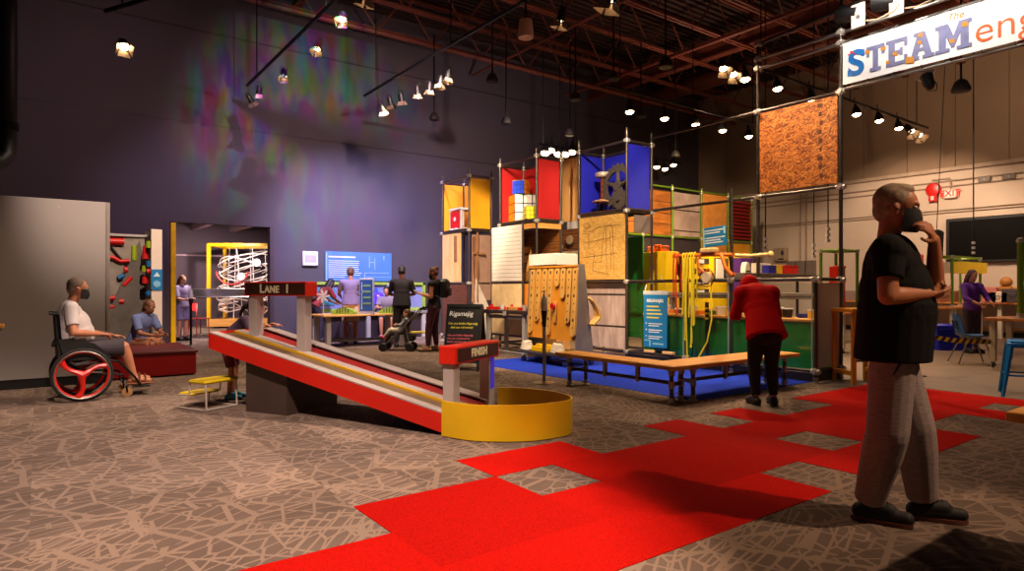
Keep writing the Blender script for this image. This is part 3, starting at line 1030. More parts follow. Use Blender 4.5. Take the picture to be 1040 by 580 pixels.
t = thing('exhibit_counter', 'long wall counter with lime-green edged display windows', 'counter', (5.15, YW - .62, 0))
CW = 3.3
MB().box(0, CW, .1, .6, 0, .62).build('cabinet', mat('counter_dark', (46, 34, 40), .5), t)
MB().rbox(0, CW, 0, .6, .62, .68, .01).build('counter_top', GREY, t)
LG = mat('exhibit_lime', (150, 176, 66), .45)
mb = MB()
mb.rbox(0, CW, .50, .58, 1.36, 1.43, .005)
mb.rbox(0, CW, .50, .58, .68, .76, .005)
for x in (0, 1.1, 2.2, CW - .08):
    mb.rbox(x, x + .08, .50, .58, .68, 1.43, .005)
mb.build('window_frame', LG, t)
MB().box(.05, CW - .05, .56, .6, .74, 1.38).build('display_board', mat('display_lilac', (120, 128, 170), .4, 0, .15, 2), t)
for i, x in enumerate((.35, 1.5, 2.45)):
    MB().box(x, x + .42, .54, .56, .86, 1.28).build('screen', mat(['screen_teal', 'screen_blue', 'screen_grey'][i], [(60, 120, 140), (50, 80, 170), (120, 120, 130)][i], .3, emit=[(60, 120, 140), (50, 80, 170), (120, 120, 130)][i], power=.25), t)
for x in (1.05, 2.15):
    MB().rbox(x, x + .09, .42, .5, .68, 1.4, .005).build('post', LTGREY, t)
for x in (.05, 1.4, 2.95):
    MB().rbox(x, x + .1, .02, .1, 0, .62, .005).build('leg', LTGREY, t)
q = at_depth(384, 16.2)
t = thing('glow_orb', 'glowing violet orb lamp on the exhibit counter', 'lamp', (q[0], q[1], .68))
zo = zat(303, *q) - .68
MB().lathe([(0, 0), (.09, 0), (.07, .05), (.03, .07), (.03, zo - .15), (0, zo - .15)], n=16).build('base', BLACK, t)
MB().ell((0, 0, zo), .16, n=20, k=12).build('globe', mat('orb_violet', (60, 30, 220), .3, emit=(60, 30, 255), power=2.5), t)

# big activity table
t = thing('activity_table', 'long wooden-topped activity table on grey legs in front of the exhibit counter', 'table', (4.78, 13.08, 0))
TW = 2.0
MB().rbox(0, TW, 0, .95, .665, .705, .008).build('tabletop', MAPLE, t)
for x in (.1, TW - .2):
    for y in (.08, .77):
        MB().rbox(x, x + .1, y, y + .1, 0, .665, .006).build('leg', LTGREY, t)
MB().rbox(.15, TW - .15, .42, .5, .1, .16, .004).build('stretcher', GREY, t)
def mound(px, d, label):
    q = at_depth(px, d)
    s = thing('mound_model', label, 'model', (q[0], q[1], .705), -YAW)
    prof = [(-.25, 0), (.25, 0), (.25, .05), (.2, .09), (.12, .125), (.03, .15), (-.06, .15), (-.15, .115), (-.22, .07), (-.25, .05)]
    MB().prism(prof, -.13, .13, 'y').build('mound', mat('mound_lime', (136, 168, 50), .5, 0, .1, 8), s)
    mb = MB()
    for k in range(5):
        mb.box(-.14 + k * .06, -.12 + k * .06, -.135, .135, .03, .06 + .1 * math.sin((k + 1) * .5))
    mb.build('slots', DKGREY, s)
    return s
mound(350, 14.0, 'green mound model on the table nearest the pinwheel')
mound(397, 14.5, 'green mound model on the table beside the glowing orb')
q = at_depth(328.5, 13.55)
t = thing('pinwheel', 'white pinwheel on a pale stick standing on the activity table', 'pinwheel', (q[0], q[1], .705), -YAW)
MB().lathe([(0, 0), (.05, 0), (.05, .015), (.015, .02), (.012, .42), (0, .42)], n=12).build('stick', mat('stick_pale', (214, 190, 160), .5), t)
for k in range(7):
    a = 2 * PI * k / 7
    c_, s_ = math.cos(a), math.sin(a)
    pl = [(0, 0), (.13, .03), (.15, .0), (.07, -.03)]
    MB().prism([(x * c_ - y * s_, .40 + x * s_ + y * c_) for x, y in pl], -.035, -.02, 'y').build('blade', mat('blade_white', (225, 222, 214), .5), t)
q = at_depth(372.5, 14.15)
t = thing('info_stand', 'upright blue information display with a pale frame standing on the table', 'display stand', (q[0], q[1], .705), -YAW - .12)
MB().rbox(-.15, .15, -.09, .09, 0, .03, .006).build('base', LTGREY, t)
MB().rbox(-.17, .17, -.03, .03, .03, .79, .012).build('frame', LTGREY, t)
p_ = MB().box(-.145, .145, -.036, -.03, .07, .755).build('poster', mat('poster_blue', (44, 76, 130), .4, 0, .1, 6), t)
mb = MB()
for k in range(4):
    mb.box(-.07, .1, -.042, -.036, .6 - k * .13, .68 - k * .13 - .03)
mb.build('diagram', mat('poster_marks', (110, 140, 110), .5), p_)
mb = MB()
mb.tube([(-.1, -.04, .1), (-.1, -.04, .45), (-.08, -.04, .5), (-.1, -.04, .55), (-.1, -.04, .7)], .006, 6)
mb.build('printed_line', WHITE, p_)

# low bench stool near the stroller
q = at_depth(428, 13.9)
t = thing('low_bench', 'low yellow-topped bench behind the stroller', 'bench', (q[0], q[1], 0), -YAW)
MB().rbox(-.25, .25, -.12, .12, .3, .34, .01).build('seat', mat('bench_lime', (200, 180, 50), .5), t)
for x in (-.2, .2):
    MB().box(x - .02, x + .02, -.1, .1, 0, .3).build('leg', LTGREY, t)

# ------------------------------------------------------------------ chalkboard
a_, b_ = at_depth(455, 10.15), at_depth(491, 10.0)
an = math.atan2(b_[1] - a_[1], b_[0] - a_[0])
t = thing('chalkboard_sign', 'black A-frame chalkboard with handwritten coloured chalk lines behind the FINISH gate', 'chalkboard', (a_[0], a_[1], 0), an)
bw = math.hypot(b_[0] - a_[0], b_[1] - a_[1])
lean = .16
def tilt(y0, y1): return [(y0, 0.0), (y0 + .035, 0.0), (y1 + .035, 1.0), (y1, 1.0)]
SLATE = mat('chalk_slate', (30, 25, 24), .8, 0, .15, 10)
MB().prism([(-.22, .12), (-.205, .12), (-.005, 1.0), (-.02, 1.0)], .02, bw - .02, 'x').build('board', SLATE, t)
for x in (0, bw - .035):
    MB().prism([(-.26, 0), (-.225, 0), (0, 1.02), (-.035, 1.02)], x, x + .035, 'x').build('leg', BLACK, t)
    MB().prism([(.24, 0), (.21, 0), (-.02, 1.0), (.01, 1.0)], x, x + .035, 'x').build('leg', BLACK, t)
MB().prism([(-.045, .97), (-.01, .97), (0, 1.02), (-.035, 1.02)], 0, bw, 'x').build('top_rail', BLACK, t)
MB().prism([(.2, .12), (.215, .12), (.015, 1.0), (0, 1.0)], .02, bw - .02, 'x').build('rear_board', SLATE, t)
ra = math.atan2(.88, .2)
def chalk(body, size, z, col, x=.04):
    y = -.22 + (z - .12) / .88 * .2 - .002
    text('chalk_line', body, size, mat('chalk_' + col, {'white': (240, 236, 230), 'yellow': (240, 226, 70), 'pink': (240, 120, 132), 'blue': (150, 210, 220)}[col], .8), t, (x, y, z), (ra, 0, 0), .0005, 'LEFT', shear=.1, offset=.0007)
chalk('Rigamajig', .105, .87, 'white', .04)
chalk('Can you build a Rigamajig', .046, .72, 'yellow')
chalk('that can roll evenly?', .046, .66, 'yellow', .08)
chalk('Can you build a Rigamajig', .040, .54, 'pink')
chalk('that you could possibly', .040, .49, 'pink')
chalk('launch anything else with?', .040, .44, 'pink')
chalk('No, the only limits here', .034, .34, 'blue')
chalk('are those of your mind', .034, .29, 'blue')
chalk('go ahead and try!', .034, .24, 'blue', .06)

# ------------------------------------------------------------------ scaffold towers
POLE = mat('scaffold_pole', (96, 84, 78), .35, .8, .12, 10)
FY = mat('fabric_yellow', (226, 158, 8), .75, 0, .08, 2)
FR = mat('fabric_red', (176, 12, 10), .75, 0, .1, 2)
def fabric(grid_fn, m, name, parent, n=7, th=.012):
    g = [[grid_fn(i / (n - 1), j / (n - 1)) for j in range(n)] for i in range(n)]
    return MB().sheet(g, th).build(name, m, parent, angle=1.5)
def sag(u, v, k=.025):
    return k * math.sin(PI * u) * math.sin(PI * v)
def tower(name, label, x0, x1, y0, y1, zs, top=.15, r=.024, rails=True, cat='scaffold'):
    t = thing(name, label, cat, (x0, y0, 0))
    w, l = x1 - x0, y1 - y0
    tops = {}
    for (x, y) in ((0, 0), (w, 0), (w, l), (0, l)):
        MB().cyl((x, y, 0), (x, y, zs[-1] + top), r, n=12).build('post', POLE, t)
        MB().lathe([(0, 0), (.06, 0), (.06, .01), (.03, .02), (.03, .06), (0, .06)], (x, y, 0), 12).build('foot', CLAMPW, t)
        for z in zs:
            mb = MB()
            mb.cyl((x, y, z - .035), (x, y, z + .035), r + .016, n=10)
            mb.cyl((x - .055, y, z), (x + .055, y, z), r + .006, n=8)
            mb.cyl((x, y - .055, z), (x, y + .055, z), r + .006, n=8)
            mb.build('clamp', CLAMPW, t)
    for z in zs:
        MB().cyl((0, 0, z), (0, l, z), r, n=10).build('rail', POLE, t)
        MB().cyl((w, 0, z), (w, l, z), r, n=10).build('rail', POLE, t)
        MB().cyl((0, 0, z), (w, 0, z), r, n=10).build('rail', POLE, t)
        MB().cyl((0, l, z), (w, l, z), r, n=10).build('rail', POLE, t)
    return t
def cell_fabric(t, w, l, za, zb, m):
    e = .045
    fabric(lambda u, v: (e + (w - 2 * e) * v, .01 + sag(u, v), za + e + (zb - za - 2 * e) * u), m, 'fabric_panel', t)
    fabric(lambda u, v: (w - .01 - sag(u, v), e + (l - 2 * e) * v, za + e + (zb - za - 2 * e) * u), m, 'fabric_panel', t)
    fabric(lambda u, v: (e + (w - 2 * e) * v, l - .01 - sag(u, v), za + e + (zb - za - 2 * e) * u), m, 'fabric_panel', t)
    MB().box(-.03, w + .03, -.03, l + .03, za + .025, za + .05).build('shelf_board', mat('shelf_dark', (70, 52, 42), .5), t)

# yellow-topped tower
x0 = 7.9
ya, yb = at_x(476.5, x0), at_x(449.3, x0)
xw = .62
TY_ = tower('scaffold_tower', 'pole scaffold tower whose top cube is lined with yellow fabric', x0, x0 + xw, ya, yb, (.15, 1.39, 2.6, 3.84))
cell_fabric(TY_, xw, yb - ya, 2.6, 3.84, FY)
l = yb - ya
MB().box(-.012, .012, .36, l - .03, 1.42, 2.56).build('plywood_panel', PLY, TY_)
MB().box(-.03, -.012, .5, .62, 1.9, 2.5).build('batten', mat('batten_brown', (140, 96, 60), .6), TY_)
MB().box(-.012, .012, .1, l - .03, .2, 1.36).build('brick_panel', wood('brown_brick', (80, 40, 30), (104, 56, 42), 3, (1, 1, 16), .8, planks=.075), TY_)
MB().box(.08, xw - .02, -.012, .012, 1.0, 2.5).build('grey_panel', mat('panel_taupe', (150, 116, 98), .6), TY_)
fabric(lambda u, v: (.03 + .16 * v + .03 * math.sin(9 * v + u * 2), -.05 - .03 * math.sin(7 * v), .95 + 1.5 * u), mat('canvas_brown', (140, 96, 66), .85, 0, .15, 4), 'canvas_strip', TY_, 9)
MB().prism([(.02, .2), (.6, .2), (.6, .7), (.16, 1.5)], -.04, -.025, 'y').build('tarp', mat('tarp_white', (206, 190, 176), .7), TY_, smooth=False)
MB().box(.16, .2, -.08, -.05, 1.55, 2.55).build('batten', mat('batten_brown', (140, 96, 60), .6), TY_)
MB().box(.05, .4, -.08, -.05, 2.05, 2.09).build('batten', mat('batten_brown', (140, 96, 60), .6), TY_)
# small model theatre standing in it
q = (x0, at_x(457, x0 + .1))
t = thing('toy_machine', 'white framed toy machine with a red front in the yellow fabric cube', 'machine', (x0 + .12, at_x(468.5, x0 + .12), 2.65))
wl = .36
MB().rbox(0, .38, 0, wl + .12, 0, .06, .01).build('base', WHITE, t)
MB().rbox(-.02, .02, .05, wl + .12, .05, .46, .01).build('front_panel', mat('toy_red', (200, 24, 24), .4), t)
MB().lathe([(.035, -.03), (.05, -.03), (.05, -.02), (.035, -.02)], (0, .26, .27), 14, 'x').build('dial', WHITE, t)
mb = MB()
for yy in (0, wl + .12):
    for xx in (0, .36):
        mb.rbox(xx - .02, xx + .02, yy - .02, yy + .02, 0, .5, .004)
mb.rbox(-.03, .4, -.03, wl + .15, .48, .53, .008)
for k in range(3):
    mb.cyl((.05 + .14 * k, -.02, .08), (.05 + .14 * k, -.02, .46), .012, n=6)
mb.build('frame', WHITE, t)
for k in range(2):
    MB().rbox(-.08, -.02, .1 + .18 * k, .22 + .18 * k, .0, .05, .015).build('foot_pad', WHITE, t)

# red-topped tower
x0 = 7.75
ya, yb = at_x(545, x0), at_x(508, x0)
xw = .62
l = yb - ya
TR_ = tower('scaffold_tower', 'pole scaffold tower whose top cube is lined with red fabric', x0, x0 + xw, ya, yb, (.15, 1.39, 2.58, 3.83))
cell_fabric(TR_, xw, l, 2.58, 3.83, FR)
MB().box(xw - .02, xw, .03, l - .03, 1.42, 2.5).build('plank_panel', OAK, TR_)
MB().box(.03, xw - .03, l - .02, l, 1.42, 2.5).build('plank_panel', OAK, TR_)
MB().box(-.02, .02, .0, l * .4, 2.44, 2.54).box(0, xw, -.02, .02, 2.44, 2.54).build('valance', MAPLE, TR_)
MB().prism([(.02, 1.42), (.34, 1.42), (.18, 2.05)], .4, .43, 'y').build('wedge', MAPLE, TR_, smooth=False)
MB().box(-.012, .012, .05, l - .4, .3, 1.36).build('orange_panel', mat('panel_orange', (222, 140, 40), .6), TR_)
MB().box(-.01, .014, l - .38, l - .03, .3, 1.36).build('cream_panel', mat('panel_cream', (222, 186, 140), .6), TR_)

def puzzle_cube(label, px, x, z, s, cols, rz, py=None):
    y = at_x(px, x)
    t = thing('puzzle_cube', label, 'puzzle cube', (x, y, z), rz)
    mats = [mat('puzzle_black', (20, 18, 18), .4)] + [mat('puzzle_%s' % c, {'white': (232, 222, 210), 'orange': (226, 130, 14), 'blue': (34, 70, 214), 'yellow': (232, 214, 20), 'red': (190, 20, 20), 'green': (20, 130, 50)}[c], .35) for c in cols]
    MB().rbox(0, s, 0, s, 0, s, s * .02).build('body', mats[0], t)
    k = s / 3
    names = []
    for fi, (m, fn) in enumerate(zip(mats[1:], (lambda a, b_: ((-.006, .0), (a, a + k), (b_, b_ + k)), lambda a, b_: ((a, a + k), (-.006, 0), (b_, b_ + k)), lambda a, b_: ((a, a + k), (b_, b_ + k), (s, s + .006)), lambda a, b_: ((a, a + k), (s, s + .006), (b_, b_ + k))))):
        mb = MB()
        g = s * .018
        for i in range(3):
            for j in range(3):
                X, Y, Z = fn(i * k, j * k)
                d = [(v[0] + g, v[1] - g) if v[1] - v[0] > .05 * s else v for v in (X, Y, Z)]
                mb.box(d[0][0], d[0][1], d[1][0], d[1][1], d[2][0], d[2][1])
        mb.build('coloured_tiles', m, t)
    return t
# local -X face looks to the left, -Y face to the right of the picture
puzzle_cube('large puzzle cube with orange and white faces, resting in the red fabric cube', 522.5, x0 + .03, 2.63, .56, ('orange', 'white', 'green', 'red'), math.radians(-22))
puzzle_cube('small puzzle cube with a blue face on top of the large puzzle cube', 532.5, x0 + .16, 3.192, .27, ('blue', 'orange', 'yellow', 'red'), math.radians(28))
puzzle_cube('small yellow-faced puzzle cube in front of the large puzzle cube', 534.5, x0 - .06, 2.63, .25, ('yellow', 'yellow', 'orange', 'blue'), math.radians(-24))

# screen of white slats and cream board between the two towers
x_ = 7.64
ya, yb = at_x(531, x_), at_x(499.5, x_)
t = thing('slatted_screen', 'tall screen of white slats above a cream board, between the yellow and red towers', 'screen', (x_, ya, 0))
l = yb - ya
zw, zm = zat(233, x_, yb), zat(287, x_, (ya + yb) / 2)
mb = MB()
n = 14
for k in range(n):
    za = zm + .03 + (zw - zm) * k / n
    mb.box(-.012, .012, .02, l - .02, za, za + (zw - zm) / n - .006)
mb.build('white_slats', mat('slat_white', (226, 212, 198), .55, 0, .04), t)
MB().box(-.012, .012, .02, l - .02, .35, zm - .03).build('cream_board', mat('board_cream', (224, 190, 138), .6), t)
for y in (0, l):
    MB().cyl((0, y, 0), (0, y, zw + .05), .022, n=10).build('post', POLE, t)
for z in (.32, zm):
    MB().cyl((0, 0, z), (0, l, z), .022, n=10).build('rail', POLE, t)

# workbench with red parts
x_ = 6.98
ya, yb = at_x(536, 6.98), at_x(489, 6.98)
t = thing('workbench', 'dark-topped workbench with grey legs in front of the slatted screen', 'workbench', (x_ - .02, ya, 0))
l = yb - ya
hz = zat(315, 7.0, (ya + yb) / 2)
MB().rbox(0, .6, 0, l, hz - .07, hz, .01).build('tabletop', mat('bench_dark', (52, 40, 38), .5), t)
mb = MB()
for y in (.12, l - .2):
    MB().rbox(.04, .1, y, y + .08, 0, hz - .07, .005).build('leg', LTGREY, t)
    MB().rbox(.48, .54, y, y + .08, 0, hz - .07, .005).build('leg', LTGREY, t)
MB().rbox(.05, .09, .2, l - .2, hz - .16, hz - .09, .004).build('apron', GREY, t)
MB().rbox(-.015, 0, l * .42, l * .42 + .1, hz - .1, hz - .02, .004).build('bench_plate', LTGREY, t)
MB().cyl((.07, .2, .09), (.07, l - .2, .09), .018, n=8).build('stretcher', GREY, t)
rnd = random.Random(11)
kinds = [('red_gear', 'red'), ('red_gear', 'red'), ('white_cup', 'white'), ('red_gear', 'red'), ('wood_block', 'wood'), ('red_gear', 'red'), ('white_cup', 'white'), ('red_gear', 'red')]
posn = ['at the left end', 'second from the left', 'third from the left', 'left of centre', 'at the centre', 'right of centre', 'third from the right end', 'at the right end']
for k, (nm, c) in enumerate(kinds):
    yy = ya + l * (.92 - .84 * k / 7)
    q = thing(nm, {'red': 'red toy gear lying on the dark workbench, ', 'white': 'white cup on the dark workbench, ', 'wood': 'pale wooden block on the dark workbench, '}[c] + posn[k], nm.split('_')[1], (7.14 + .1 * (k % 2), yy, hz))
    if c == 'red':
        MB().prism([(r_ * math.cos(2 * PI * i / 24), r_ * math.sin(2 * PI * i / 24)) for i in range(24) for r_ in ((.1, .1, .075, .075)[i % 4],)], 0, .05).build('gear', RED, q)
        MB().cyl((0, 0, .05), (0, 0, .10), .03).build('hub', RED, q)
    elif c == 'white':
        MB().lathe([(0, 0), (.035, 0), (.05, .1), (.045, .1), (.032, .01), (0, .01)], n=14).build('cup', WHITE, q)
    else:
        MB().rbox(-.05, .05, -.09, .09, 0, .06, .005).build('block', MAPLE, q)

# orange canvas and brown board between the red and blue towers
ya, yb = at_x(587, 8.95), at_x(569.5, 8.95)
t = thing('canvas_banner', 'tall cream-orange hung canvas between the red and blue fabric cubes', 'banner', (8.95, ya, 0))
l = yb - ya
zt3, zb3 = zat(163, 8.95, yb), zat(226, 8.95, yb)
fabric(lambda u, v: (.05 * math.sin(PI * u) + .04 * math.sin(5 * v), l * v + .06 * math.sin(PI * u) * (v > .9), zb3 + (zt3 - zb3) * u), mat('canvas_orange', (226, 168, 96), .8, 0, .05, 2), 'canvas', t, 9)
MB().cyl((0, -.05, zt3 + .02), (0, l + .05, zt3 + .02), .02, n=8).build('rail', POLE, t)
for y in (-.05, l + .05):
    MB().cyl((0, y, 0), (0, y, zt3 + .05), .022, n=10).build('post', POLE, t)
MB().box(-.01, .01, .02, l * .6, zb3 - .16, zb3 - .01).build('white_card', WHITE, t)
MB().box(0, .03, 0, l + .05, zb3 - .6, zb3 - .17).build('brown_board', OAK, t)
MB().lathe([(0, -.03), (.09, -.03), (.1, -.01), (.1, .01), (0, .02)], (-.05, l * .35, zb3 - .40), 18, 'x').build('dial', mat('dial_tan', (180, 150, 110), .5), t)
MB().lathe([(0, -.03), (.05, -.03), (.05, .01), (0, .02)], (-.05, l * .85, zb3 - .52), 14, 'x').build('dial', mat('dial_tan', (180, 150, 110), .5), t)
MB().box(0, .03, 0, l + .05, .8, zb3 - .62).build('lower_board', mat('panel_cream', (222, 186, 140), .6), t)

# blue-topped tower
XF, XB = 8.33, 8.98
yA, yB = at_x(636.5, XF), at_x(588, XF)
TB_ = tower('scaffold_tower', 'pole scaffold tower whose top cube is lined with blue fabric', XF, XB, yA, yB, (.16, 1.39, 2.64, 3.87), .22)
l, xw = yB - yA, XB - XF
cell_fabric(TB_, xw, l, 2.64, 3.87, BLUE)
mb = MB()
MB().box(-.014, .01, .03, l - .03, 1.43, 2.60).build('sketch_panel', osb('yellow_chipboard', (190, 140, 60), (206, 158, 78), (220, 176, 98)), TB_)
mb = MB()
def pen(pts):
    mb.tube([(-.016, y, z) for y, z in pts], .004, 5)
for o in (0,):
    pen([(.30, 1.6), (.33, 2.35), (.38, 2.42), (.46, 2.42), (.5, 2.35), (.48, 1.55)])
    pen([(.62, 1.75), (.56, 2.3), (.52, 2.44)]); pen([(.8, 1.75), (.62, 1.75), (.58, 2.1)])
    pen([(.85, 1.6), (.4, 1.52)]); pen([(.85, 1.6), (.8, 1.9), (.95, 1.92)])
    pen([(.15, 2.4), (.7, 2.4), (.9, 2.32), (1.1, 2.36)]); pen([(.95, 2.0), (.95, 2.3), (1.15, 2.3)])
    pen([(.2, 1.9), (1.1, 1.85)]); pen([(.25, 2.2), (1.1, 2.12)])
    pen([(.36, 1.6), (.40, 2.3)]); pen([(.9, 2.42), (.98, 2.5), (1.1, 2.46), (1.02, 2.38), (.9, 2.42)])
mb.build('pen_sketch', mat('pen_brown', (96, 66, 30), .7), TB_)
MB().box(-.014, .01, .03, l - .03, .20, 1.34).build('grey_plank_panel', wood('pink_grey_planks', (150, 128, 120), (186, 164, 154), 2.0, (1, 5, 1), .7, planks=.57), TB_)
MB().box(-.03, .0, .0, l, 1.28, 1.36).build('dark_batten', POLE, TB_)
MB().box(.2, xw - .03, .0, .02, 2.27, 2.58).build('grey_panel', mat('panel_dusk', (120, 104, 96), .6), TB_)

# tesla coil
q = (8.62, at_x(612.5, 8.62))
t = thing('tesla_coil', 'copper coil with a pale ring top on a tripod table in the blue fabric cube', 'coil', (q[0], q[1], 2.69))
for k in range(3):
    a = 2 * PI * k / 3 + 1.0
    MB().cyl((.16 * math.cos(a), .16 * math.sin(a), 0), (.13 * math.cos(a), .13 * math.sin(a), .2), .02, n=8).build('leg', BLACKM, t)
MB().lathe([(0, .2), (.2, .2), (.21, .215), (.2, .23), (0, .23)], n=24).build('base_disc', mat('coil_base', (190, 140, 100), .5), t)
MB().lathe([(0, .23), (.1, .23), (.1, .26), (0, .26)], n=20).build('collar', mat('coil_base', (190, 140, 100), .5), t)
prof = [(0, .26)]
for k in range(30):
    prof += [(.05, .26 + k * .0135), (.054, .2668 + k * .0135)]
prof += [(.05, .67), (0, .67)]
MB().lathe(prof, n=18).build('winding', mat('copper_winding', (170, 84, 44), .4, .6), t)
MB().lathe([(0, .67)] + [(.10 + .055 * math.cos(a), .725 + .055 * math.sin(a)) for a in [-PI / 2 + PI * i / 10 for i in range(11)]] + [(0, .78)], n=26).build('toroid', mat('toroid_pale', (196, 180, 166), .35, .4), t)
# gears
GEARM = mat('gear_iron', (100, 90, 84), .5, .5, .12, 8)
def gear(label, x, y, z, r, teeth, spokes, th=.04):
    t = thing('gear_wheel', label, 'gear', (x, y, z))
    pl = []
    for i in range(teeth):
        for f, rr in ((0, .86), (.18, .88), (.3, 1.0), (.62, 1.0), (.75, .88)):
            a = 2 * PI * (i + f) / teeth
            pl.append((rr * r * math.cos(a), rr * r * math.sin(a)))
    if spokes == 0:
        MB().prism(pl, -th / 2, th / 2, 'x').build('disc', GEARM, t)
        MB().lathe([(0, -.06), (r * .2, -.06), (r * .2, .06), (0, .06)], n=16, axis='x').build('hub', GEARM, t)
    else:
        n = len(pl)
        inner = [(.66 * r * math.cos(2 * PI * i / n), .66 * r * math.sin(2 * PI * i / n)) for i in range(n)]
        vs = [(-th / 2, *p_) for p_ in pl] + [(-th / 2, *p_) for p_ in inner] + [(th / 2, *p_) for p_ in pl] + [(th / 2, *p_) for p_ in inner]
        fs = []
        for i in range(n):
            j = (i + 1) % n
            fs += [(i, j, n + j, n + i), (2 * n + i, 3 * n + i, 3 * n + j, 2 * n + j), (i, 2 * n + i, 2 * n + j, j), (n + i, n + j, 3 * n + j, 3 * n + i)]
        MB().add(vs, fs).build('ring', GEARM, t)
        for k in range(spokes):
            a = 2 * PI * k / spokes + .3
            MB().cyl((0, .1 * r * math.cos(a), .1 * r * math.sin(a)), (0, .7 * r * math.cos(a), .7 * r * math.sin(a)), .1 * r, .07 * r, n=8).build('spoke', GEARM, t)
        MB().lathe([(0, -.05), (r * .2, -.05), (r * .2, .05), (0, .05)], n=16, axis='x').build('hub', GEARM, t)
    return t
xg = XF + .14
gear('small solid iron gear at the foot of the blue fabric cube', xg, at_x(629.5, xg), 2.69 + .19, .19, 12, 0)
gear('large spoked iron gear standing behind the small gear in the blue cube', xg + .12, yA + .46, 2.69 + .46, .42, 22, 5)
# ------------------------------------------------------------------ rolling peg frame with wooden parts
x_ = 7.0
ya, yb = at_x(588, x_), at_x(537.5, x_)
l = yb - ya
t = thing('peg_frame', 'rolling orange plywood peg frame with grey tapered ends, hung with wooden planks', 'peg board', (x_, ya, 0))
PEG = mat('peg_orange', (216, 142, 36), .5, 0, .08, 2)
zb, zt5 = .42, 1.62
SLP = .08
def fx(z): return -.06 + SLP * (z - zb) / (zt5 - zb)
MB().prism([(fx(zb), zb), (fx(zt5), zt5), (fx(zt5) + .02, zt5), (fx(zb) + .02, zb)], .03, l - .03, 'y').build('front_board', PEG, t, smooth=False)
MB().prism([(.30, zb), (.16, zt5), (.14, zt5), (.28, zb)], .03, l - .03, 'y').build('rear_board', PEG, t, smooth=False)
for y in (0, l - .03):
    MB().prism([(-.07, .14), (.0, zt5 + .04), (.12, zt5 + .04), (.33, .14)], y, y + .03, 'y').build('end_panel', mat('end_grey', (128, 116, 108), .5), t, smooth=False)
MB().box(-.02, .17, .03, l - .03, zt5, zt5 + .03).build('top_cap', PEG, t)
MB().rbox(-.28, .45, -.02, l + .02, .16, .2, .008).build('deck', DKGREY, t)
for y in (.1, l - .1):
    for x in (-.2, .36):
        c = MB().lathe([(0, -.015), (.045, -.015), (.055, -.01), (.055, .01), (.045, .015), (0, .015)], (x, y, .056), 16, 'y').build('caster', mat('caster_blue', (30, 44, 110), .5), t)
        MB().tube([(x, y - .02, .056), (x + .01, y - .02, .11), (x + .02, y, .12), (x + .02, y, .16)], .009, 6).build('fork', STEEL, c)
# wooden planks hung from it
PLK = wood('toy_plank_wood', (206, 150, 66), (228, 178, 96), 2, (1, 6, 1))
posw = ['first', 'second', 'third', 'fourth', 'fifth', 'sixth', 'seventh', 'eighth']
for k, (px_, yb_) in enumerate(((539.6, 338), (545.6, 326), (552, 327), (558, 340), (564.5, 291), (570.7, 303), (577, 328), (583, 342))):
    yy = at_x(px_ + 0, x_ - .05)
    z0 = zat(yb_, x_ - .06, yy)
    s = thing('toy_plank', ('shorter ' if yb_ < 310 else '') + 'wooden plank with peg holes on the orange peg frame, %s from the left' % posw[k], 'plank', (x_, yy, 0), 0, 'planks on the peg frame')
    L = 1.6 - z0
    ct, cb = fx(1.6) - .022, fx(z0) - .022
    mb = MB()
    w = .055
    outl = [(-w, z0 + w)] + [(w * math.cos(a), z0 + w + w * math.sin(a)) for a in [PI + PI * i / 8 for i in range(9)]] + [(w, 1.58), (w - .02, 1.6), (-w + .02, 1.6), (-w, 1.58)]
    vs = []
    n = len(outl)
    for off in (-.018, .018):
        vs += [(fx(b_) - .022 + off, a, b_) for a, b_ in outl]
    fs = [(i, (i + 1) % n, n + (i + 1) % n, n + i) for i in range(n)] + [tuple(range(n - 1, -1, -1)), tuple(range(n, 2 * n))]
    mb.add(vs, fs)
    pk = mb.build('plank', PLK, s, smooth=False)
    z = 1.54
    i = 0
    while z > z0 + .05:
        cx_ = fx(z) - .041
        if i % 3 == 0:
            MB().box(cx_ - .001, cx_ + .006, -.016, .016, z - .04, z + .02).build('peg_slot', BLACK, pk)
        else:
            MB().cyl((cx_ - .001, 0, z), (cx_ + .006, 0, z), .013, n=8).build('peg_hole', BLACK, pk)
        z -= .13
        i += 1
yy = at_x(563.5, x_ - .06)
s = thing('toy_bracket', 'short wooden bracket with a red knob on the orange peg frame', 'toy part', (x_, yy, 0))
z0, z1 = zat(328, x_, yy), zat(306, x_, yy)
MB().rbox(fx(z0) - .03, fx(z0) + .0, -.04, .04, z0, z1, .01).build('bracket', PLK, s)
MB().lathe([(0, -.07), (.05, -.07), (.06, -.05), (.05, -.02), (.02, -.01), (0, -.01)], (fx(1.0) - .02, .02, z1 - .08), 14, 'x').build('knob', RED, s)
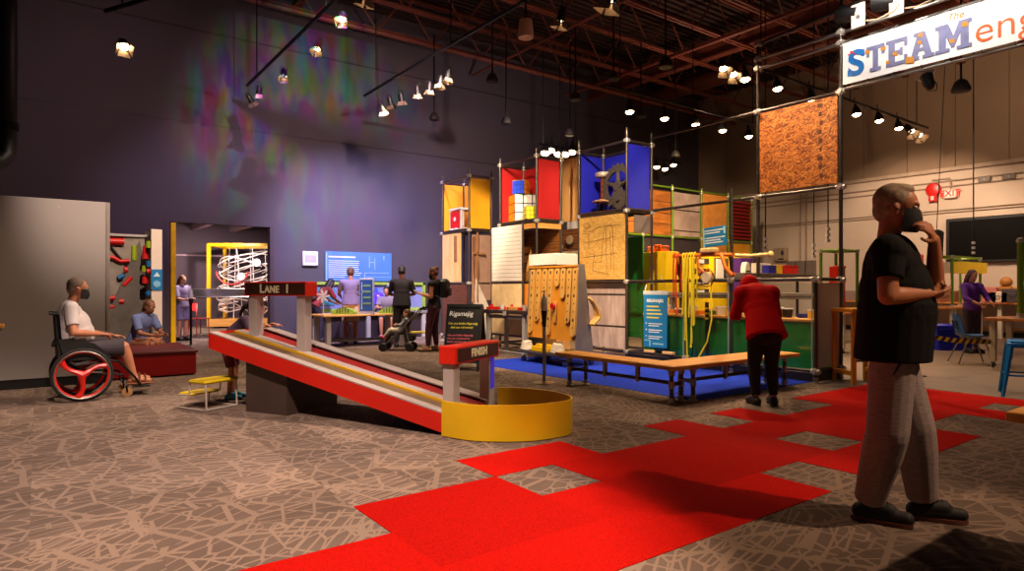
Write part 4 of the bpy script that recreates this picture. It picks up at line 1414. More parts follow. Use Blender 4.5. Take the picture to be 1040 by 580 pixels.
# looped planks on the far side
for k in range(3):
    yy = ya - .05 - .0 * k
    s = thing('toy_plank', ['outermost', 'middle', 'innermost'][k] + ' of three curved wooden planks hooked on the grey end of the peg frame', 'plank', (x_ + .285, ya - .03 - .045 * k, .0), 0, 'curved planks on the peg frame end')
    pts = [(-.12, 0, 1.12 - .02 * k), (.0, 0, .98 - .03 * k), (.04, 0, .87 - .03 * k), (.0, 0, .76), (-.10, 0, .68)]
    pts = [(p_[0] + .02, p_[1], p_[2]) for p_ in pts]
    MB().tube(pts, [.018, .03, .034, .03, .018], 10).build('plank', PLK, s)
for k, (dx, f, c, lb, r_) in enumerate(((-.15, .9, 'white', 'white cloth bundle on the deck of the peg frame, at its left end', .09), (-.15, .66, 'yellow', 'yellow toy blocks on the peg frame deck, left of the pole', .07), (-.16, .48, 'yellow', 'yellow toy beam on the peg frame deck, behind the pole', .07), (-.15, .26, 'white', 'white coiled rope on the deck of the peg frame, nearest the wooden bench', .1), (.0, .4, 'white', 'white tub under the middle of the peg frame', .08))):
    s = thing({'white': 'cloth_bundle', 'yellow': 'toy_block'}[c], lb, {'white': 'bundle', 'yellow': 'toy block'}[c], (x_ + dx, ya + l * f, .2))
    if c == 'white':
        mb = MB()
        for q in range(5):
            mb.tube([(r_ * (1 - .08 * q) * math.cos(2 * PI * i / 18), r_ * 1.3 * (1 - .08 * q) * math.sin(2 * PI * i / 18), .02 + .03 * q + .008 * math.sin(i)) for i in range(18)], .02, 6, closed=True)
        mb.build('coil', mat('bundle_white', (214, 200, 178), .8), s)
    else:
        MB().rbox(-.06, .06, -.12, .12, 0, .09, .01).rbox(-.04, .05, -.1, .03, .09, .13, .01).build('block', YEL, s)

# white tray cabinet between the peg frame and the towers
xt = 7.6
y1_, y0_ = at_x(537, xt), at_x(564, xt)
xr_ = at_y(587, y0_)
zt6, zb6 = zat(257, xt, y0_), zat(269, xt, y0_)
t = thing('tray_cabinet', 'white-topped wooden cabinet standing behind the orange peg frame', 'cabinet', (xt, y0_, 0))
MB().rbox(0, xr_ - xt, 0, y1_ - y0_, zb6, zt6, .01).build('white_tray', mat('tray_white', (226, 216, 206), .45, 0, .03), t)
MB().rbox(.06, xr_ - xt - .06, .06, y1_ - y0_ - .06, zb6 - .1, zb6, .005).build('base_frame', DKGREY, t)
MB().rbox(.1, xr_ - xt - .1, .1, y1_ - y0_ - .1, .1, zb6 - .1, .01).build('body', mat('cabinet_orange', (206, 146, 70), .5, 0, .08), t)
MB().lathe([(0, -.02), (.03, -.02), (.035, 0), (0, 0)], (.095, .3, zb6 - .2), 10, 'x').build('knob', mat('knob_green', (90, 110, 50), .5), t)

# ------------------------------------------------------------------ two wooden benches on pipe legs
def pipe_bench(label, x0, x1, y0, y1, along, legs, ts):
    t = thing('pipe_bench', label, 'bench', (x0, y0, 0), 0, 'wooden pipe-leg benches')
    w, l = x1 - x0, y1 - y0
    MB().rbox(0, w, 0, l, .375, .425, .008).build('seat_top', mat_bench[along], t)
    for (x, y) in legs:
        x, y = x - x0, y - y0
        g = MB().cyl((x, y, .03), (x, y, .37), .024, n=12).build('leg', DKPIPE, t)
        MB().lathe([(0, 0), (.055, 0), (.055, .012), (.034, .02), (.034, .07), (0, .07)], (x, y, 0), 14).build('floor_flange', STEEL, g)
        MB().cyl((x, y, .17), (x, y, .25), .034, n=12).build('pipe_tee', STEEL, g)
        MB().lathe([(0, .31), (.034, .31), (.034, .355), (.05, .36), (.05, .375), (0, .375)], (x, y, 0), 14).build('top_flange', STEEL, g)
    mb = MB()
    ends = {}
    for (x, y) in legs:
        key = round((y if along == 'y' else x), 0)
        ends.setdefault(key, []).append((x - x0, y - y0))
    for k, v in ends.items():
        if len(v) > 1:
            mb.cyl((*v[0], .21), (*v[1], .21), .022, n=10)
    if along == 'y':
        mb.cyl((w / 2, .12, .21), (w / 2, l - .12, .21), .022, n=10)
    else:
        mb.cyl((.12, l / 2, .21), (w - .12, l / 2, .21), .022, n=10)
    mb.build('cross_pipe', DKPIPE, t)
    for f in ts:
        p_ = (w / 2, l * f) if along == 'y' else (w * f, l / 2)
        MB().cyl((*p_, .17), (*p_, .375), .032, n=12).build('pipe_tee', STEEL, t)
    return t
mat_bench = {'y': wood('bench_top_wood', (206, 138, 52), (226, 164, 80), 1.6, (8, 1, 8)), 'x': wood('bench_top_wood_across', (206, 138, 52), (226, 164, 80), 1.6, (1, 8, 8))}
pipe_bench('wooden bench on black pipe legs running from the corner back towards the peg frame', 5.50, 5.86, 4.50, 6.50, 'y', [(5.56, 4.60), (5.80, 4.66), (5.56, 6.27), (5.80, 6.22)], (.35, .62))
pipe_bench('wooden bench on black pipe legs running from the corner past the person in red', 5.865, 8.0, 4.50, 4.98, 'x', [(5.93, 4.60), (6.06, 4.88), (7.86, 4.64), (7.84, 4.90)], (.4, .7))

# ------------------------------------------------------------------ pipe and acrylic enclosure
ENC = thing('pipe_enclosure', 'dark pipe enclosure with clear acrylic panels and tall posts carrying the chipboard', 'enclosure', (0, 0, 0))
yp = [yA, at_x(697, XF), at_x(743, XF), at_x(828.5, XF)]
ybk = [at_x(770, XB), at_x(854, XB)]
mb = MB()
def post(x, y, h, r=.026):
    MB().cyl((x, y, 0), (x, y, h), r, n=12).build('post', DKPIPE, ENC)
    MB().lathe([(0, 0), (.065, 0), (.065, .012), (.036, .02), (.036, .08), (0, .08)], (x, y, 0), 14).build('foot', STEEL, ENC)
def joint(x, y, z):
    m_ = MB().cyl((x, y, z - .045), (x, y, z + .045), .038, n=12).cyl((x - .06, y, z), (x + .06, y, z), .034, n=10).cyl((x, y - .06, z), (x, y + .06, z), .034, n=10)
    m_.build('clamp', CLAMPW, ENC)
def rail(p, q, r=.024, m=DKPIPE):
    MB().cyl(p, q, r, n=10).build('rail', m, ENC)
for y in yp[1:]:
    post(XF, y, 1.43 if y != yp[2] else 2.75)
    for z in (.16, 1.39):
        joint(XF, y, z)
for y in ybk:
    post(XB, y, 5.1 if y == ybk[0] else 5.35)
    for z in (.16, 1.39, 2.68, 4.0, 4.67, 4.82):
        joint(XB, y, z)
for z in (.16, 1.39):
    rail((XF, yA, z), (XF, yp[3], z))
    rail((XF, yp[3], z), (XB, ybk[1], z))
    rail((XB, yA, z), (XB, ybk[1], z))
rail((XB, yA, 2.68), (XB, ybk[1], 2.68))
rail((XB, yA, 4.0), (XB, ybk[1], 4.0))
for z in (4.67, 4.82):
    rail((XB, ybk[0], z), (XB, -2.0, z), .024, STEEL)
rail((XB, ybk[1], 4.03), (XB, -2.0, 4.03), .024, STEEL)
rail((XB, ybk[0], 5.05), (XB, 2.2, 5.3), .03, DKPIPE)
joint(XB, ybk[0], 5.05)
ACR = glass('clear_acrylic', (246, 248, 246), .96)
for a, b_ in ((0, 1), (1, 2), (2, 3)):
    MB().box(XF - .006, XF, yp[b_] + .05, yp[a] - .05, .2, 1.34).build('acrylic_panel', ACR, ENC, smooth=False)
    MB().box(XF - .02, XF - .0, yp[b_] + .04, yp[b_] + .05, .2, 1.34).build('panel_edge', mat('acrylic_edge', (170, 180, 176), .3), ENC)
MB().box(XF + .04, XB - .04, yp[3] - .006, yp[3], .2, 1.34).build('ribbed_panel', glass('ribbed_polycarbonate', (214, 204, 190), .55, .35), ENC, smooth=False)
mb = MB()
for k in range(30):
    x = XF + .05 + (XB - XF - .1) * k / 29
    mb.cyl((x, yp[3] - .008, .2), (x, yp[3] - .008, 1.34), .004, n=5)
mb.build('panel_ribs', glass('ribbed_polycarbonate', (214, 204, 190), .55, .35), ENC, smooth=False)
MB().box(XF + .03, XB - .03, ybk[1] - .0, ybk[1] + .02, 0.02, .15).build('base_board', BLACK, ENC)
MB().box(XF - .01, XF + .01, yp[3] + .04, yA - .04, .02, .13).build('base_board', BLACK, ENC)
for y_, z_ in ((yp[1] + .35, .2), (yp[1] + .75, .2)):
    MB().rbox(XF - .04, XF + .02, y_ - .12, y_ + .12, z_ - .02, z_ + .03, .01).build('wood_block', PLY, ENC)
# chipboard
t = thing('chipboard_panel', 'square orange chipboard panel hung high between the two tall posts', 'board', (XB - .01, ybk[1], 2.74))
OSBM = osb('orange_osb', (120, 58, 14), (190, 104, 30), (226, 146, 60))
MB().box(-.012, .012, .04, ybk[0] - ybk[1] - .04, 0, 1.22).build('board', OSBM, t, smooth=False)
mb = MB()
for k in range(9):
    mb.box(-.014, -.011, .25 + .01 * (k % 2), .29 + .015 * (k % 3), .1 + k * .125, .16 + k * .125)
mb.build('stamped_marks', mat('stamp_dark', (90, 50, 20), .7), t)

# inner green counter
t = thing('green_counter', 'green-fronted counter with a wooden top behind the acrylic panels', 'counter', (8.52, yp[3] + .1, 0))
l = yA - yp[3] - .3
MB().rbox(0, .55, 0, l, .80, .845, .008).build('counter_top', mat_bench['y'], t)
for k in range(3):
    a = l * k / 3
    MB().rbox(.03, .5, a + .01, a + l / 3 - .01, .12, .80, .01).build('green_front', GREEN, t)
# things on the counter
rnd = random.Random(21)
cols = [('orange', (222, 110, 20)), ('white', (214, 204, 196)), ('yellow', (226, 178, 16)), ('red', (186, 24, 20)), ('black', (30, 28, 30)), ('blue', (24, 60, 170)), ('green', (60, 140, 50)), ('cream', (220, 190, 150))]
seq = ['cream', 'white', 'orange', 'black', 'white', 'orange', 'green', 'white', 'yellow', 'cream', 'orange', 'red', 'yellow', 'black', 'blue', 'yellow']
orde = ['nearest the blue tower', 'second from the blue tower', 'third from the blue tower', 'fourth from the blue tower', 'fifth from the blue tower', 'sixth from the blue tower', 'seventh from the blue tower', 'eighth from the blue tower', 'eighth from the ribbed end', 'seventh from the ribbed end', 'sixth from the ribbed end', 'fifth from the ribbed end', 'fourth from the ribbed end', 'third from the ribbed end', 'second from the ribbed end', 'nearest the ribbed end']
cd = dict(cols)
for k, c in enumerate(seq):
    yy = yA - .3 - (l - .25) * k / 15
    q = thing(('parts_box', 'parts_tub', 'tape_roll')[k % 3], '%s %s on the green-fronted counter, %s' % (c, ('parts box', 'parts tub', 'roll of tape')[k % 3], orde[k]), ('box', 'tub', 'roll')[k % 3], (8.70 + .12 * rnd.random(), yy, .845), rnd.uniform(-.3, .3), 'parts on the green counter')
    m_ = mat('parts_' + c, cd[c], .5)
    if k % 3 == 0:
        w_, d_, h_ = rnd.uniform(.06, .09), rnd.uniform(.07, .1), rnd.uniform(.08, .16)
        MB().rbox(-w_, w_, -d_, d_, 0, h_, .006).build('box', m_, q)
        MB().rbox(-w_ - .006, w_ + .006, -d_ - .006, d_ + .006, h_ - .02, h_ + .004, .004).build('lid', WHITE if c != 'white' else GREY, q)
    elif k % 3 == 1:
        MB().lathe([(0, 0), (.06, 0), (.08, .13), (.072, .13), (.055, .01), (0, .01)], n=16).build('tub', m_, q)
        MB().lathe([(.08, .12), (.086, .125), (.08, .135), (.074, .13)], n=16).build('rim', WHITE, q)
    else:
        MB().lathe([(.04, 0), (.075, 0), (.075, .06), (.04, .06)], n=18).build('roll', m_, q)
        MB().lathe([(.036, 0), (.042, 0), (.042, .06), (.036, .06)], n=18).build('core', PLY, q)

# grey shelf beam above the counter
t = thing('shelf_beam', 'long grey beam shelf running above the green-fronted counter', 'shelf', (9.25, yp[3] + .2, 0))
MB().rbox(0, .25, 0, yA - yp[3] - .2, 1.1, 1.2, .01).build('beam', mat('beam_grey', (120, 108, 102), .5), t)
for y in (.1, 1.6, 3.0):
    MB().rbox(.05, .15, y, y + .08, 0, 1.1, .004).build('leg', GREY, t)
for z in (1.14,):
    MB().box(-.004, 0, .0, yA - yp[3] - .2, z - .01, z + .01).build('groove', DKGREY, t)

# green board and yellow notes cabinet
x_ = 9.5
t = thing('green_board', 'upright bright green board beside the yellow notes cabinet', 'board', (x_, at_x(652.5, x_), 0))
MB().rbox(0, .03, 0, at_x(637, x_) - at_x(652.5, x_), .3, zat(240, x_, at_x(645, x_)), .004).build('board', GREEN, t)
for y in (.0, .4):
    MB().rbox(-.0, .05, y, y + .03, 0, .3, .004).build('leg', LIME, t)
x_ = 9.62
ya, yb = at_x(676, x_), at_x(652.5, x_)
zc = zat(255, x_, ya)
t = thing('notes_cabinet', 'tall yellow cabinet dotted with white notes, with orange packets on top', 'cabinet', (x_, ya, 0))
MB().rbox(0, .4, 0, yb - ya, 0, zc, .008).build('body', mat('cabinet_yellow', (232, 190, 14), .45, 0, .04), t)
for a, b_, w_, h_ in ((.5, .86, .05, .07), (.08, .84, .03, .05), (.55, .78, .07, .03), (.4, .68, .05, .03), (.25, .74, .05, .04), (.05, .66, .03, .12), (.45, .60, .08, .05), (.8, .75, .04, .06)):
    yy = (yb - ya) * (1 - a)
    MB().box(-.004, 0, yy - w_, yy + w_ * .2, zc * b_ - h_, zc * b_ + h_ * .4).build('paper_note', mat('note_paper', (226, 206, 120), .7), t)
MB().box(-.006, 0, .02, yb - ya - .02, zc * .5, zc * .5 + .01).build('door_gap', DKGREY, t)
for k in range(3):
    s = thing('snack_packet', ['left', 'middle', 'right'][k] + ' orange packet standing on top of the yellow notes cabinet', 'packet', (x_ + .15, yb - .08 - (yb - ya - .1) * k / 2.6, zc), .3 * k, 'orange packets')
    MB().rbox(-.04, .04, -.075, .075, 0, .12 + .03 * (k % 2), .02).build('packet', mat('packet_orange', (222, 90, 30), .5, 0, .3, 12), s)
    MB().rbox(-.042, .042, -.05, .05, .05, .09, .01).build('wrapper_band', mat('packet_band', (240, 190, 120), .5), s)

# blue information signs
def blue_sign(label, x, pxa, pxb, pya, pyb, header, n_lines, tiltd=0):
    ya_, yb_ = at_x(pxb, x), at_x(pxa, x)
    zt_b, zb_b = zat(pya, x, yb_), zat(pyb, x, (ya_ + yb_) / 2)
    w, h = yb_ - ya_, zt_b - zb_b
    t = thing('information_sign', label, 'sign', (x, yb_, zb_b), (tiltd, 0, 0))
    MB().rbox(0, .015, -w, 0, 0, h, .004).build('sign_board', SIGNBLUE, t)
    return t, w, h
LW = mat('sign_text_white', (225, 230, 230), .5)
LY = mat('sign_text_yellow', (232, 210, 70), .5)
t, w, h = blue_sign('tall blue RIGAMAJIG sign hung on the front of the pipe enclosure', XF - .05, 653.5, 677.5, 299, 353, '', 0)
MB().rbox(.0, .012, -w - .01, .01, h - .01, h + .06, .004).build('clear_holder', glass('holder_clear', (235, 238, 240), .5), t)
MB().tube([(.02, -.02, h + .02), (.03, -.02, h + .1), (.05, -.02, h + .16)], .008, 6).build('hook', WHITE, t)
text('heading', 'RIGAMAJIG', .072, LW, t, (-.003, -w / 2, h * .88), FACE_NEG_X, .001, offset=.003)
mb = MB()
for k in range(4):
    mb.box(-.002, 0, -w * (.66 + .2 * ((k * 7) % 3) / 3), -w * .14, h * (.76 - .07 * k), h * (.76 - .07 * k) + .022)
mb.build('yellow_text', LY, t)
mb = MB()
for k in range(3):
    for q in range(2):
        mb.box(-.002, 0, -w * (.8 - .12 * q), -w * (.22), h * (.44 - .12 * k) - q * .035, h * (.44 - .12 * k) + .014 - q * .035)
    mb.box(-.002, 0, -w * .15, -w * .1, h * (.44 - .12 * k), h * (.44 - .12 * k) + .02)
mb.build('white_text', LW, t)
mb = MB()
mb.box(-.002, 0, -w * .3, -w * .04, h * .12, h * .12 + .015).box(-.002, 0, -w * .3, -w * .26, h * .02, h * .13).box(-.002, 0, -w * .85, -w * .4, h * .06, h * .06 + .02)
mb.build('footer_mark', mat('sign_pale3', (150, 205, 225), .5), t)
t, w, h = blue_sign('small blue sign of pale text lines hung above the yellow ropes', 8.85, 714.5, 738, 232, 251, '', 0, math.radians(-3))
mb = MB()
for k in range(6):
    if k == 2: continue
    mb.box(-.002, 0, -w * (.95 - .3 * ((k * 5) % 3) / 3), -w * .08, h * (.8 - .125 * k), h * (.8 - .125 * k) + .018)
mb.build('sign_text', LW, t)
MB().box(-.003, 0, -w * .97, -w * .9, h * .6, h * .95).build('corner_mark', mat('sign_pale3', (150, 205, 225), .5), t)
MB().rbox(-.002, .012, -.03, .0, 0, h, .002).build('clear_edge', mat('sign_pale3', (150, 205, 225), .5), t)

# crane bar with ropes
xb_ = XF - .1
y1_, y0_ = at_x(684, xb_), at_x(741, xb_)
zbar = zat(259, xb_, (y0_ + y1_) / 2)
ORW = mat('orange_wood', (218, 112, 24), .45, 0, .08)
t = thing('rope_bar', 'orange wooden bar with curved hooks carrying the ropes above the enclosure rail', 'bar', (xb_, y0_, 0))
l = y1_ - y0_
MB().tube([(0, -.05, zbar - .02), (0, l * .5, zbar), (0, l, zbar)], .028, 10).build('bar', ORW, t)
MB().tube([(0, .15, zbar), (-.03, .1, zbar - .06), (-.04, .05, zbar - .2), (-.02, -.06, zbar - .32), (-.02, -.1, zbar - .30)], [.028, .032, .03, .028, .022], 8).build('hook', ORW, t)
MB().tube([(0, .5, zbar), (-.03, .55, zbar - .08), (-.03, .52, zbar - .2), (-.03, .42, zbar - .27), (-.03, .34, zbar - .22)], .02, 8).build('hook', ORW, t)
MB().rbox(-.06, .06, .22, .50, zbar + .02, zbar + .10, .02).build('wood_block', PLY, t)
MB().lathe([(0, -.03), (.08, -.03), (.09, 0), (.08, .03), (0, .03)], (-.03, .38, zbar - .35), 18, 'x').build('wheel', mat('wheel_cream', (214, 190, 160), .5), t)
MB().tube([(-.03, .38 + .13 * math.cos(a), zbar - .36 + .13 * math.sin(a)) for a in [2 * PI * i / 20 for i in range(20)]], .008, 6, closed=True).build('wire_loop', DKPIPE, t)
MB().tube([(0, -.1, zbar - .03), (0, -.35, zbar - .05), (0, -.62, zbar - .04)], .026, 8).build('pale_roller', mat('roller_cream', (222, 196, 120), .5), t)
MB().ell((0, -.66, zbar - .04), .045).build('roller_knob', mat('roller_cream', (222, 196, 120), .5), t)
for y in (.02, l - .05):
    MB().cyl((.02, y, zbar), (.1, y, 1.39), .016, n=8).build('strut', DKPIPE, t)
YR, RRP = mat('rope_yellow', (226, 206, 30), .7), mat('rope_red', (200, 36, 14), .7)
ends = [(686, 300, 'r'), (690, 318, 'r'), (694.5, 318, 'y'), (697.5, 345, 'y'), (700.5, 372, 'y'), (703, 352, 'y'), (706, 330, 'y')]
nm_ = ['first red rope hanging from the orange bar, at its left end', 'longer red rope hanging from the orange bar beside the yellow ropes', 'shortest yellow rope, next to the red ropes on the orange bar', 'second yellow rope from the red ropes, hanging past the counter', 'longest yellow rope, reaching down behind the wooden bench', 'fourth yellow rope from the red ropes, on the orange bar', 'yellow rope at the right of the hanging bunch']
for k, (px_, pyb, c) in enumerate(ends):
    yy = at_x(px_, xb_)
    z1 = max(.06, zat(pyb, xb_, yy))
    s = thing('hanging_rope', nm_[k], 'rope', (xb_, yy, 0), 0, 'ropes on the orange bar')
    m_ = YR if c == 'y' else RRP
    sw = .025 * math.sin(k * 2.1)
    MB().tube([(.05, -.0, z1 + .35 if z1 < 1 else zbar - .3), (.04, .0, zbar - .1), (.03, 0, zbar + .02), (0, 0, zbar + .045), (-.035, 0, zbar + .02), (-.05, sw, zbar - .15), (-.05, sw * 1.6, (zbar + z1) / 2), (-.045, sw * .6, z1 + .1), (-.045, sw * .4, z1)], .0115, 8).build('rope', m_, s)
    MB().ell((-.045, sw * .4, z1), .018).build('knot', m_, s)
# loose yellow hose falling from the rail
yy = at_x(724, XF - .06)
s = thing('yellow_hose', 'thin yellow hose hanging from the rail down towards the blue carpet, right of the ropes', 'hose', (XF - .06, yy, 0))
MB().tube([(0, 0, 1.46), (-.02, .0, 1.42), (-.03, .01, 1.2), (-.03, .0, .8), (-.06, .06, .45), (-.12, .2, .16), (-.2, .5, .03), (-.25, .9, .024)], .012, 8).build('hose', YR, s)
MB().cyl((0, 0, 1.44), (0, 0, 1.5), .018, n=8).build('nozzle', mat('rope_red', (200, 36, 14), .7), s)
# black tube stand with caution bands
q = (XF + .12, at_x(718, XF + .12))
s = thing('tube_stand', 'black upright tube with yellow bands inside the enclosure', 'tube', (q[0], q[1], 0))
MB().cyl((0, 0, .02), (0, 0, 1.05), .03, n=12).build('tube', BLACK, s)
MB().lathe([(0, 0), (.06, 0), (.05, .03), (0, .03)], n=14).build('base', BLACK, s)
for z in (.86, .78, .94):
    MB().cyl((0, 0, z), (0, 0, z + .03), .033, n=12).build('band', YEL, s)

# ------------------------------------------------------------------ back frame wall of the enclosure
YB = 11.5
t = thing('panel_wall', 'back wall of green poles holding plank, pink-grey, orange and red slatted panels', 'frame wall', (0, YB, 0))
xs = [12.76, 13.94, 15.2, 16.45, 17.65]
for x in xs:
    MB().cyl((x, 0, 0), (x, 0, 4.1), .03, n=10).build('post', LIME, t)
    mb = MB()
    for z in (2.68, 4.0):
        mb.cyl((x, 0, z - .04), (x, 0, z + .04), .044, n=10)
    mb.build('clamp', CLAMPW, t)
for z in (2.68, 4.02):
    MB().cyl((12.2, 0, z), (17.7, 0, z), .026, n=8).build('rail', LIME, t)
MB().box(12.25, xs[1] - .04, .02, .05, 2.72, 3.92).build('plank_panel', wood('orange_planks', (124, 68, 20), (184, 112, 40), 1.6, (1, 1, 9), .6, planks=.3), t)
MB().box(xs[1] + .04, xs[2] - .04, .02, .05, 2.72, 3.92).build('pink_grey_panel', wood('pink_grey_planks', (150, 128, 120), (186, 164, 154), 2.0, (1, 5, 1), .7, planks=.57), t)
MB().box(xs[2] + .04, xs[3] - .04, .02, .05, 2.2, 4.02).build('orange_panel', mat('panel_amber', (226, 150, 66), .6), t)
MB().box(xs[3] + .03, xs[4] - .03, .03, .05, 2.72, 3.95).build('slat_back', mat('slat_back', (50, 14, 10), .7), t)
mb = MB()
for k in range(11):
    z = 2.76 + k * .108
    mb.prism([(-.05, z), (-.04, z - .012), (.03, z + .06), (.02, z + .072)], xs[3] + .05, xs[4] - .05, 'x')
mb.build('red_slats', mat('slat_red', (150, 28, 20), .5), t, smooth=False)
MB().box(xs[3] + .03, xs[4] - .03, .02, .05, 2.15, 2.62).build('yellow_panel', mat('panel_yellow', (236, 164, 14), .6), t)
MB().box(12.2, xs[2], .0, .06, 2.25, 2.6).build('dark_fascia', mat('fascia_dark', (48, 40, 44), .6), t)
MB().box(12.2, 13.9, .05, .08, .4, 2.2).build('lower_board', mat('fascia_dark2', (60, 46, 40), .6), t)
# yellow shelf units with pockets in front of it
def shelf_unit(label, pxa, pxb, pya, pyb, y, m, pockets, name='shelf_unit'):
    xa, xb = at_y(pxa, y), at_y(pxb, y)
    zt_, zb_ = zat(pya, xa, y), zat(pyb, xa, y)
    t = thing(name, label, 'shelf unit', (xa, y, 0))
    w = xb - xa
    MB().rbox(0, w, 0, .35, 0, zt_, .01).build('body', m, t)
    n = 0
    for r_ in range(pockets):
        z = zt_ - .1 - (zt_ - zb_) * r_ / max(1, pockets)
        o_ = MB().box(.06, w - .06, -.006, 0, z - (zt_ - zb_) / pockets * .55, z).build('opening', BLACK if r_ % 2 else DKGREY, t)
        MB().rbox(.1, w * .55, -.05, -.006, z - (zt_ - zb_) / pockets * .5, z - .03, .006).build('stored_item', [WHITE, mat('item_rust', (160, 80, 40), .6), LTGREY][r_ % 3], o_)
    return t
CY = mat('cabinet_yellow', (232, 190, 14), .45, 0, .04)
shelf_unit('narrow yellow shelf unit directly right of the yellow notes cabinet', 680, 689, 259, 300, 10.2, CY, 4)
shelf_unit('wide yellow shelf unit of open pockets behind the hanging ropes', 704, 721.5, 258, 300, 10.2, CY, 4)
shelf_unit('plain yellow shelf unit behind the orange hooks', 724, 741, 258, 300, 10.1, CY, 1)
shelf_unit('narrow yellow shelf unit right of the tall black post', 744.5, 752, 260, 302, 10.0, CY, 2)
shelf_unit('purple shelf unit behind the person in red', 753, 765, 262, 302, 9.55, mat('cabinet_purple', (70, 26, 110), .5), 2)
# dark shelf with boxes
x0, x1 = at_y(757, 8.2), at_y(829, 8.2)
ZS = zat(277, x0, 8.2)
t = thing('dark_rack', 'long dark grey rack behind the person in red, carrying coloured boxes', 'rack', (x0, 8.2, 0))
MB().rbox(0, x1 - x0, 0, .5, ZS - .11, ZS, .01).build('top_shelf', mat('rack_dark', (74, 62, 58), .5), t)
MB().rbox(0, x1 - x0, 0, .5, .5, .55, .01).build('lower_shelf', mat('rack_dark', (74, 62, 58), .5), t)
for x in (.03, x1 - x0 - .08):
    for y in (.02, .43):
        MB().box(x, x + .05, y, y + .05, 0, ZS - .11).build('post', DKGREY, t)
for k, (pa, pb, py, c, cn) in enumerate(((770, 785, 267, (214, 200, 186), 'stack of white paper'), (781, 788.5, 269.5, (24, 24, 140), 'dark blue box'), (788.5, 795, 269.5, (230, 180, 20), 'yellow box'), (795, 811, 269.5, (206, 30, 16), 'long red box'), (757, 764, 267, (226, 214, 200), 'white fan-shaped holder'))):
    xa, xb = at_y(pa, 8.25 + .12 * (k == 0)), at_y(pb, 8.25 + .12 * (k == 0))
    s = thing(('paper_stack', 'storage_box', 'storage_box', 'storage_box', 'fan_holder')[k], cn + ' on the dark grey rack', ('paper', 'box', 'box', 'box', 'holder')[k], (xa, 8.25 + .17 * (k == 0), ZS))
    h = zat(py, xa, 8.25) - ZS
    m_ = mat('rack_%d' % k, c, .55)
    if k == 4:
        MB().prism([(.0, 0)] + [(.09 + .09 * math.cos(a), .02 + h * math.sin(a)) for a in [PI - PI * i / 10 for i in range(11)]] + [(.18, 0)], 0, .12, 'y').build('holder', m_, s)
        MB().box(.02, .16, -.01, 0, .02, .05).build('clip', DKGREY, s)
    else:
        MB().rbox(0, xb - xa - .01, .0, .3 if k else .13, 0, h, .006).build('box' if k else 'paper', m_, s)
        if k:
            MB().rbox(-.006, xb - xa - .004, -.006, .306, h - .03, h + .004, .005).build('lid', m_, s)
        else:
            mb = MB()
            for q in range(5):
                mb.box(-.003, xb - xa - .007, -.003, .133, h * (q + .5) / 5.5, h * (q + .5) / 5.5 + .006)
            mb.build('sheet_edges', LTGREY, s)

# wooden trestle behind the man with the raised hand
q = gr(867, 391)
t = thing('wooden_trestle', 'yellow wooden trestle standing just beyond the ribbed end panel', 'trestle', (q[0], q[1], 0), math.radians(-25))
TW_ = mat('trestle_wood', (212, 142, 30), .5, 0, .08)
for x in (0, .5):
    MB().rbox(x - .03, x + .03, -.02, .02, 0, .95, .004).build('leg', TW_, t)
    MB().rbox(x - .03, x + .03, .36, .40, 0, .95, .004).build('leg', TW_, t)
    MB().rbox(x - .03, x + .03, .0, .4, .12, .18, .004).build('stretcher', TW_, t)
MB().rbox(-.05, .55, -.04, .42, .95, 1.0, .006).build('top', TW_, t)
for z in (.3, .5, .7):
    MB().rbox(.0, .5, -.015, .015, z, z + .03, .004).build('rung', mat('rung_dark', (70, 50, 30), .5), t)

# ------------------------------------------------------------------ banner
BX = 8.93
t = thing('banner_sign', 'long white banner reading The STEAMeng strung between steel pipes', 'sign', (BX, ybk[1] - .05, 0))
BZ0, BZ1 = 4.07, 4.64
MB().box(0, .008, -(ybk[1] - .05) - 1.0, 0, BZ0, BZ1).build('banner', mat('banner_white', (232, 230, 228), .55, 0, .02, 2), t)
mb = MB()
for k in range(10):
    y = -.02 - k * .32
    for z, d in ((BZ0, -.05), (BZ1, .04)):
        mb.tube([(-.01, y, z), (.02, y, z + d * .5), (.05, y, z + d)], .006, 5)
mb.build('ties', DKPIPE, t)
oy = ybk[1] - .05
def yl(px): return at_x(px, BX) - oy
zA0 = zat(51.5, BX, at_x(968, BX)); zA1 = zat(23, BX, at_x(968, BX))
LP = mat('letter_slate_blue', (112, 114, 156), .5, 0, .18, 9)
LB = mat('letter_blue', (16, 104, 176), .5, 0, .3, 9)
LO = mat('letter_orange', (226, 92, 12), .5, 0, .05)
LGd = mat('letter_gold', (190, 124, 20), .5, 0, .05)
def slab_letter(polys, pxa, pxb, m, name, z0=zA0, z1=zA1):
    a, b_ = yl(pxa), yl(pxb)
    mb = MB()
    for i, pl in enumerate(polys):
        mb.prism([(a + (b_ - a) * u, z0 + (z1 - z0) * v) for u, v in pl], -.006 - .0004 * i, -.001, 'x')
    return mb.build(name, m, t, smooth=False)
def R_(a, b_, c, d): return [(a, c), (b_, c), (b_, d), (a, d)]
slab_letter([R_(.36, .64, .0, 1), R_(0, 1, .84, 1), R_(0, .16, .6, .9), R_(.84, 1, .6, .9), R_(.2, .8, 0, .14)], 880, 898.5, LP, 'letter_t')
slab_letter([R_(.12, .42, 0, 1), R_(0, 1, .86, 1), R_(.3, .75, .43, .57), R_(0, 1, 0, .14), R_(.86, 1, .66, .9), R_(.86, 1, .1, .34), R_(.66, .78, .36, .64)], 900, 921.5, LP, 'letter_e')
slab_letter([[(.1, .1), (.34, .1), (.6, 1), (.38, 1)], [(.66, .1), (.92, .1), (.64, 1), (.42, 1)], R_(.28, .72, .3, .42), R_(0, .42, 0, .13), R_(.56, 1, 0, .13), R_(.22, .6, .87, 1)], 922.5, 949, LP, 'letter_a')
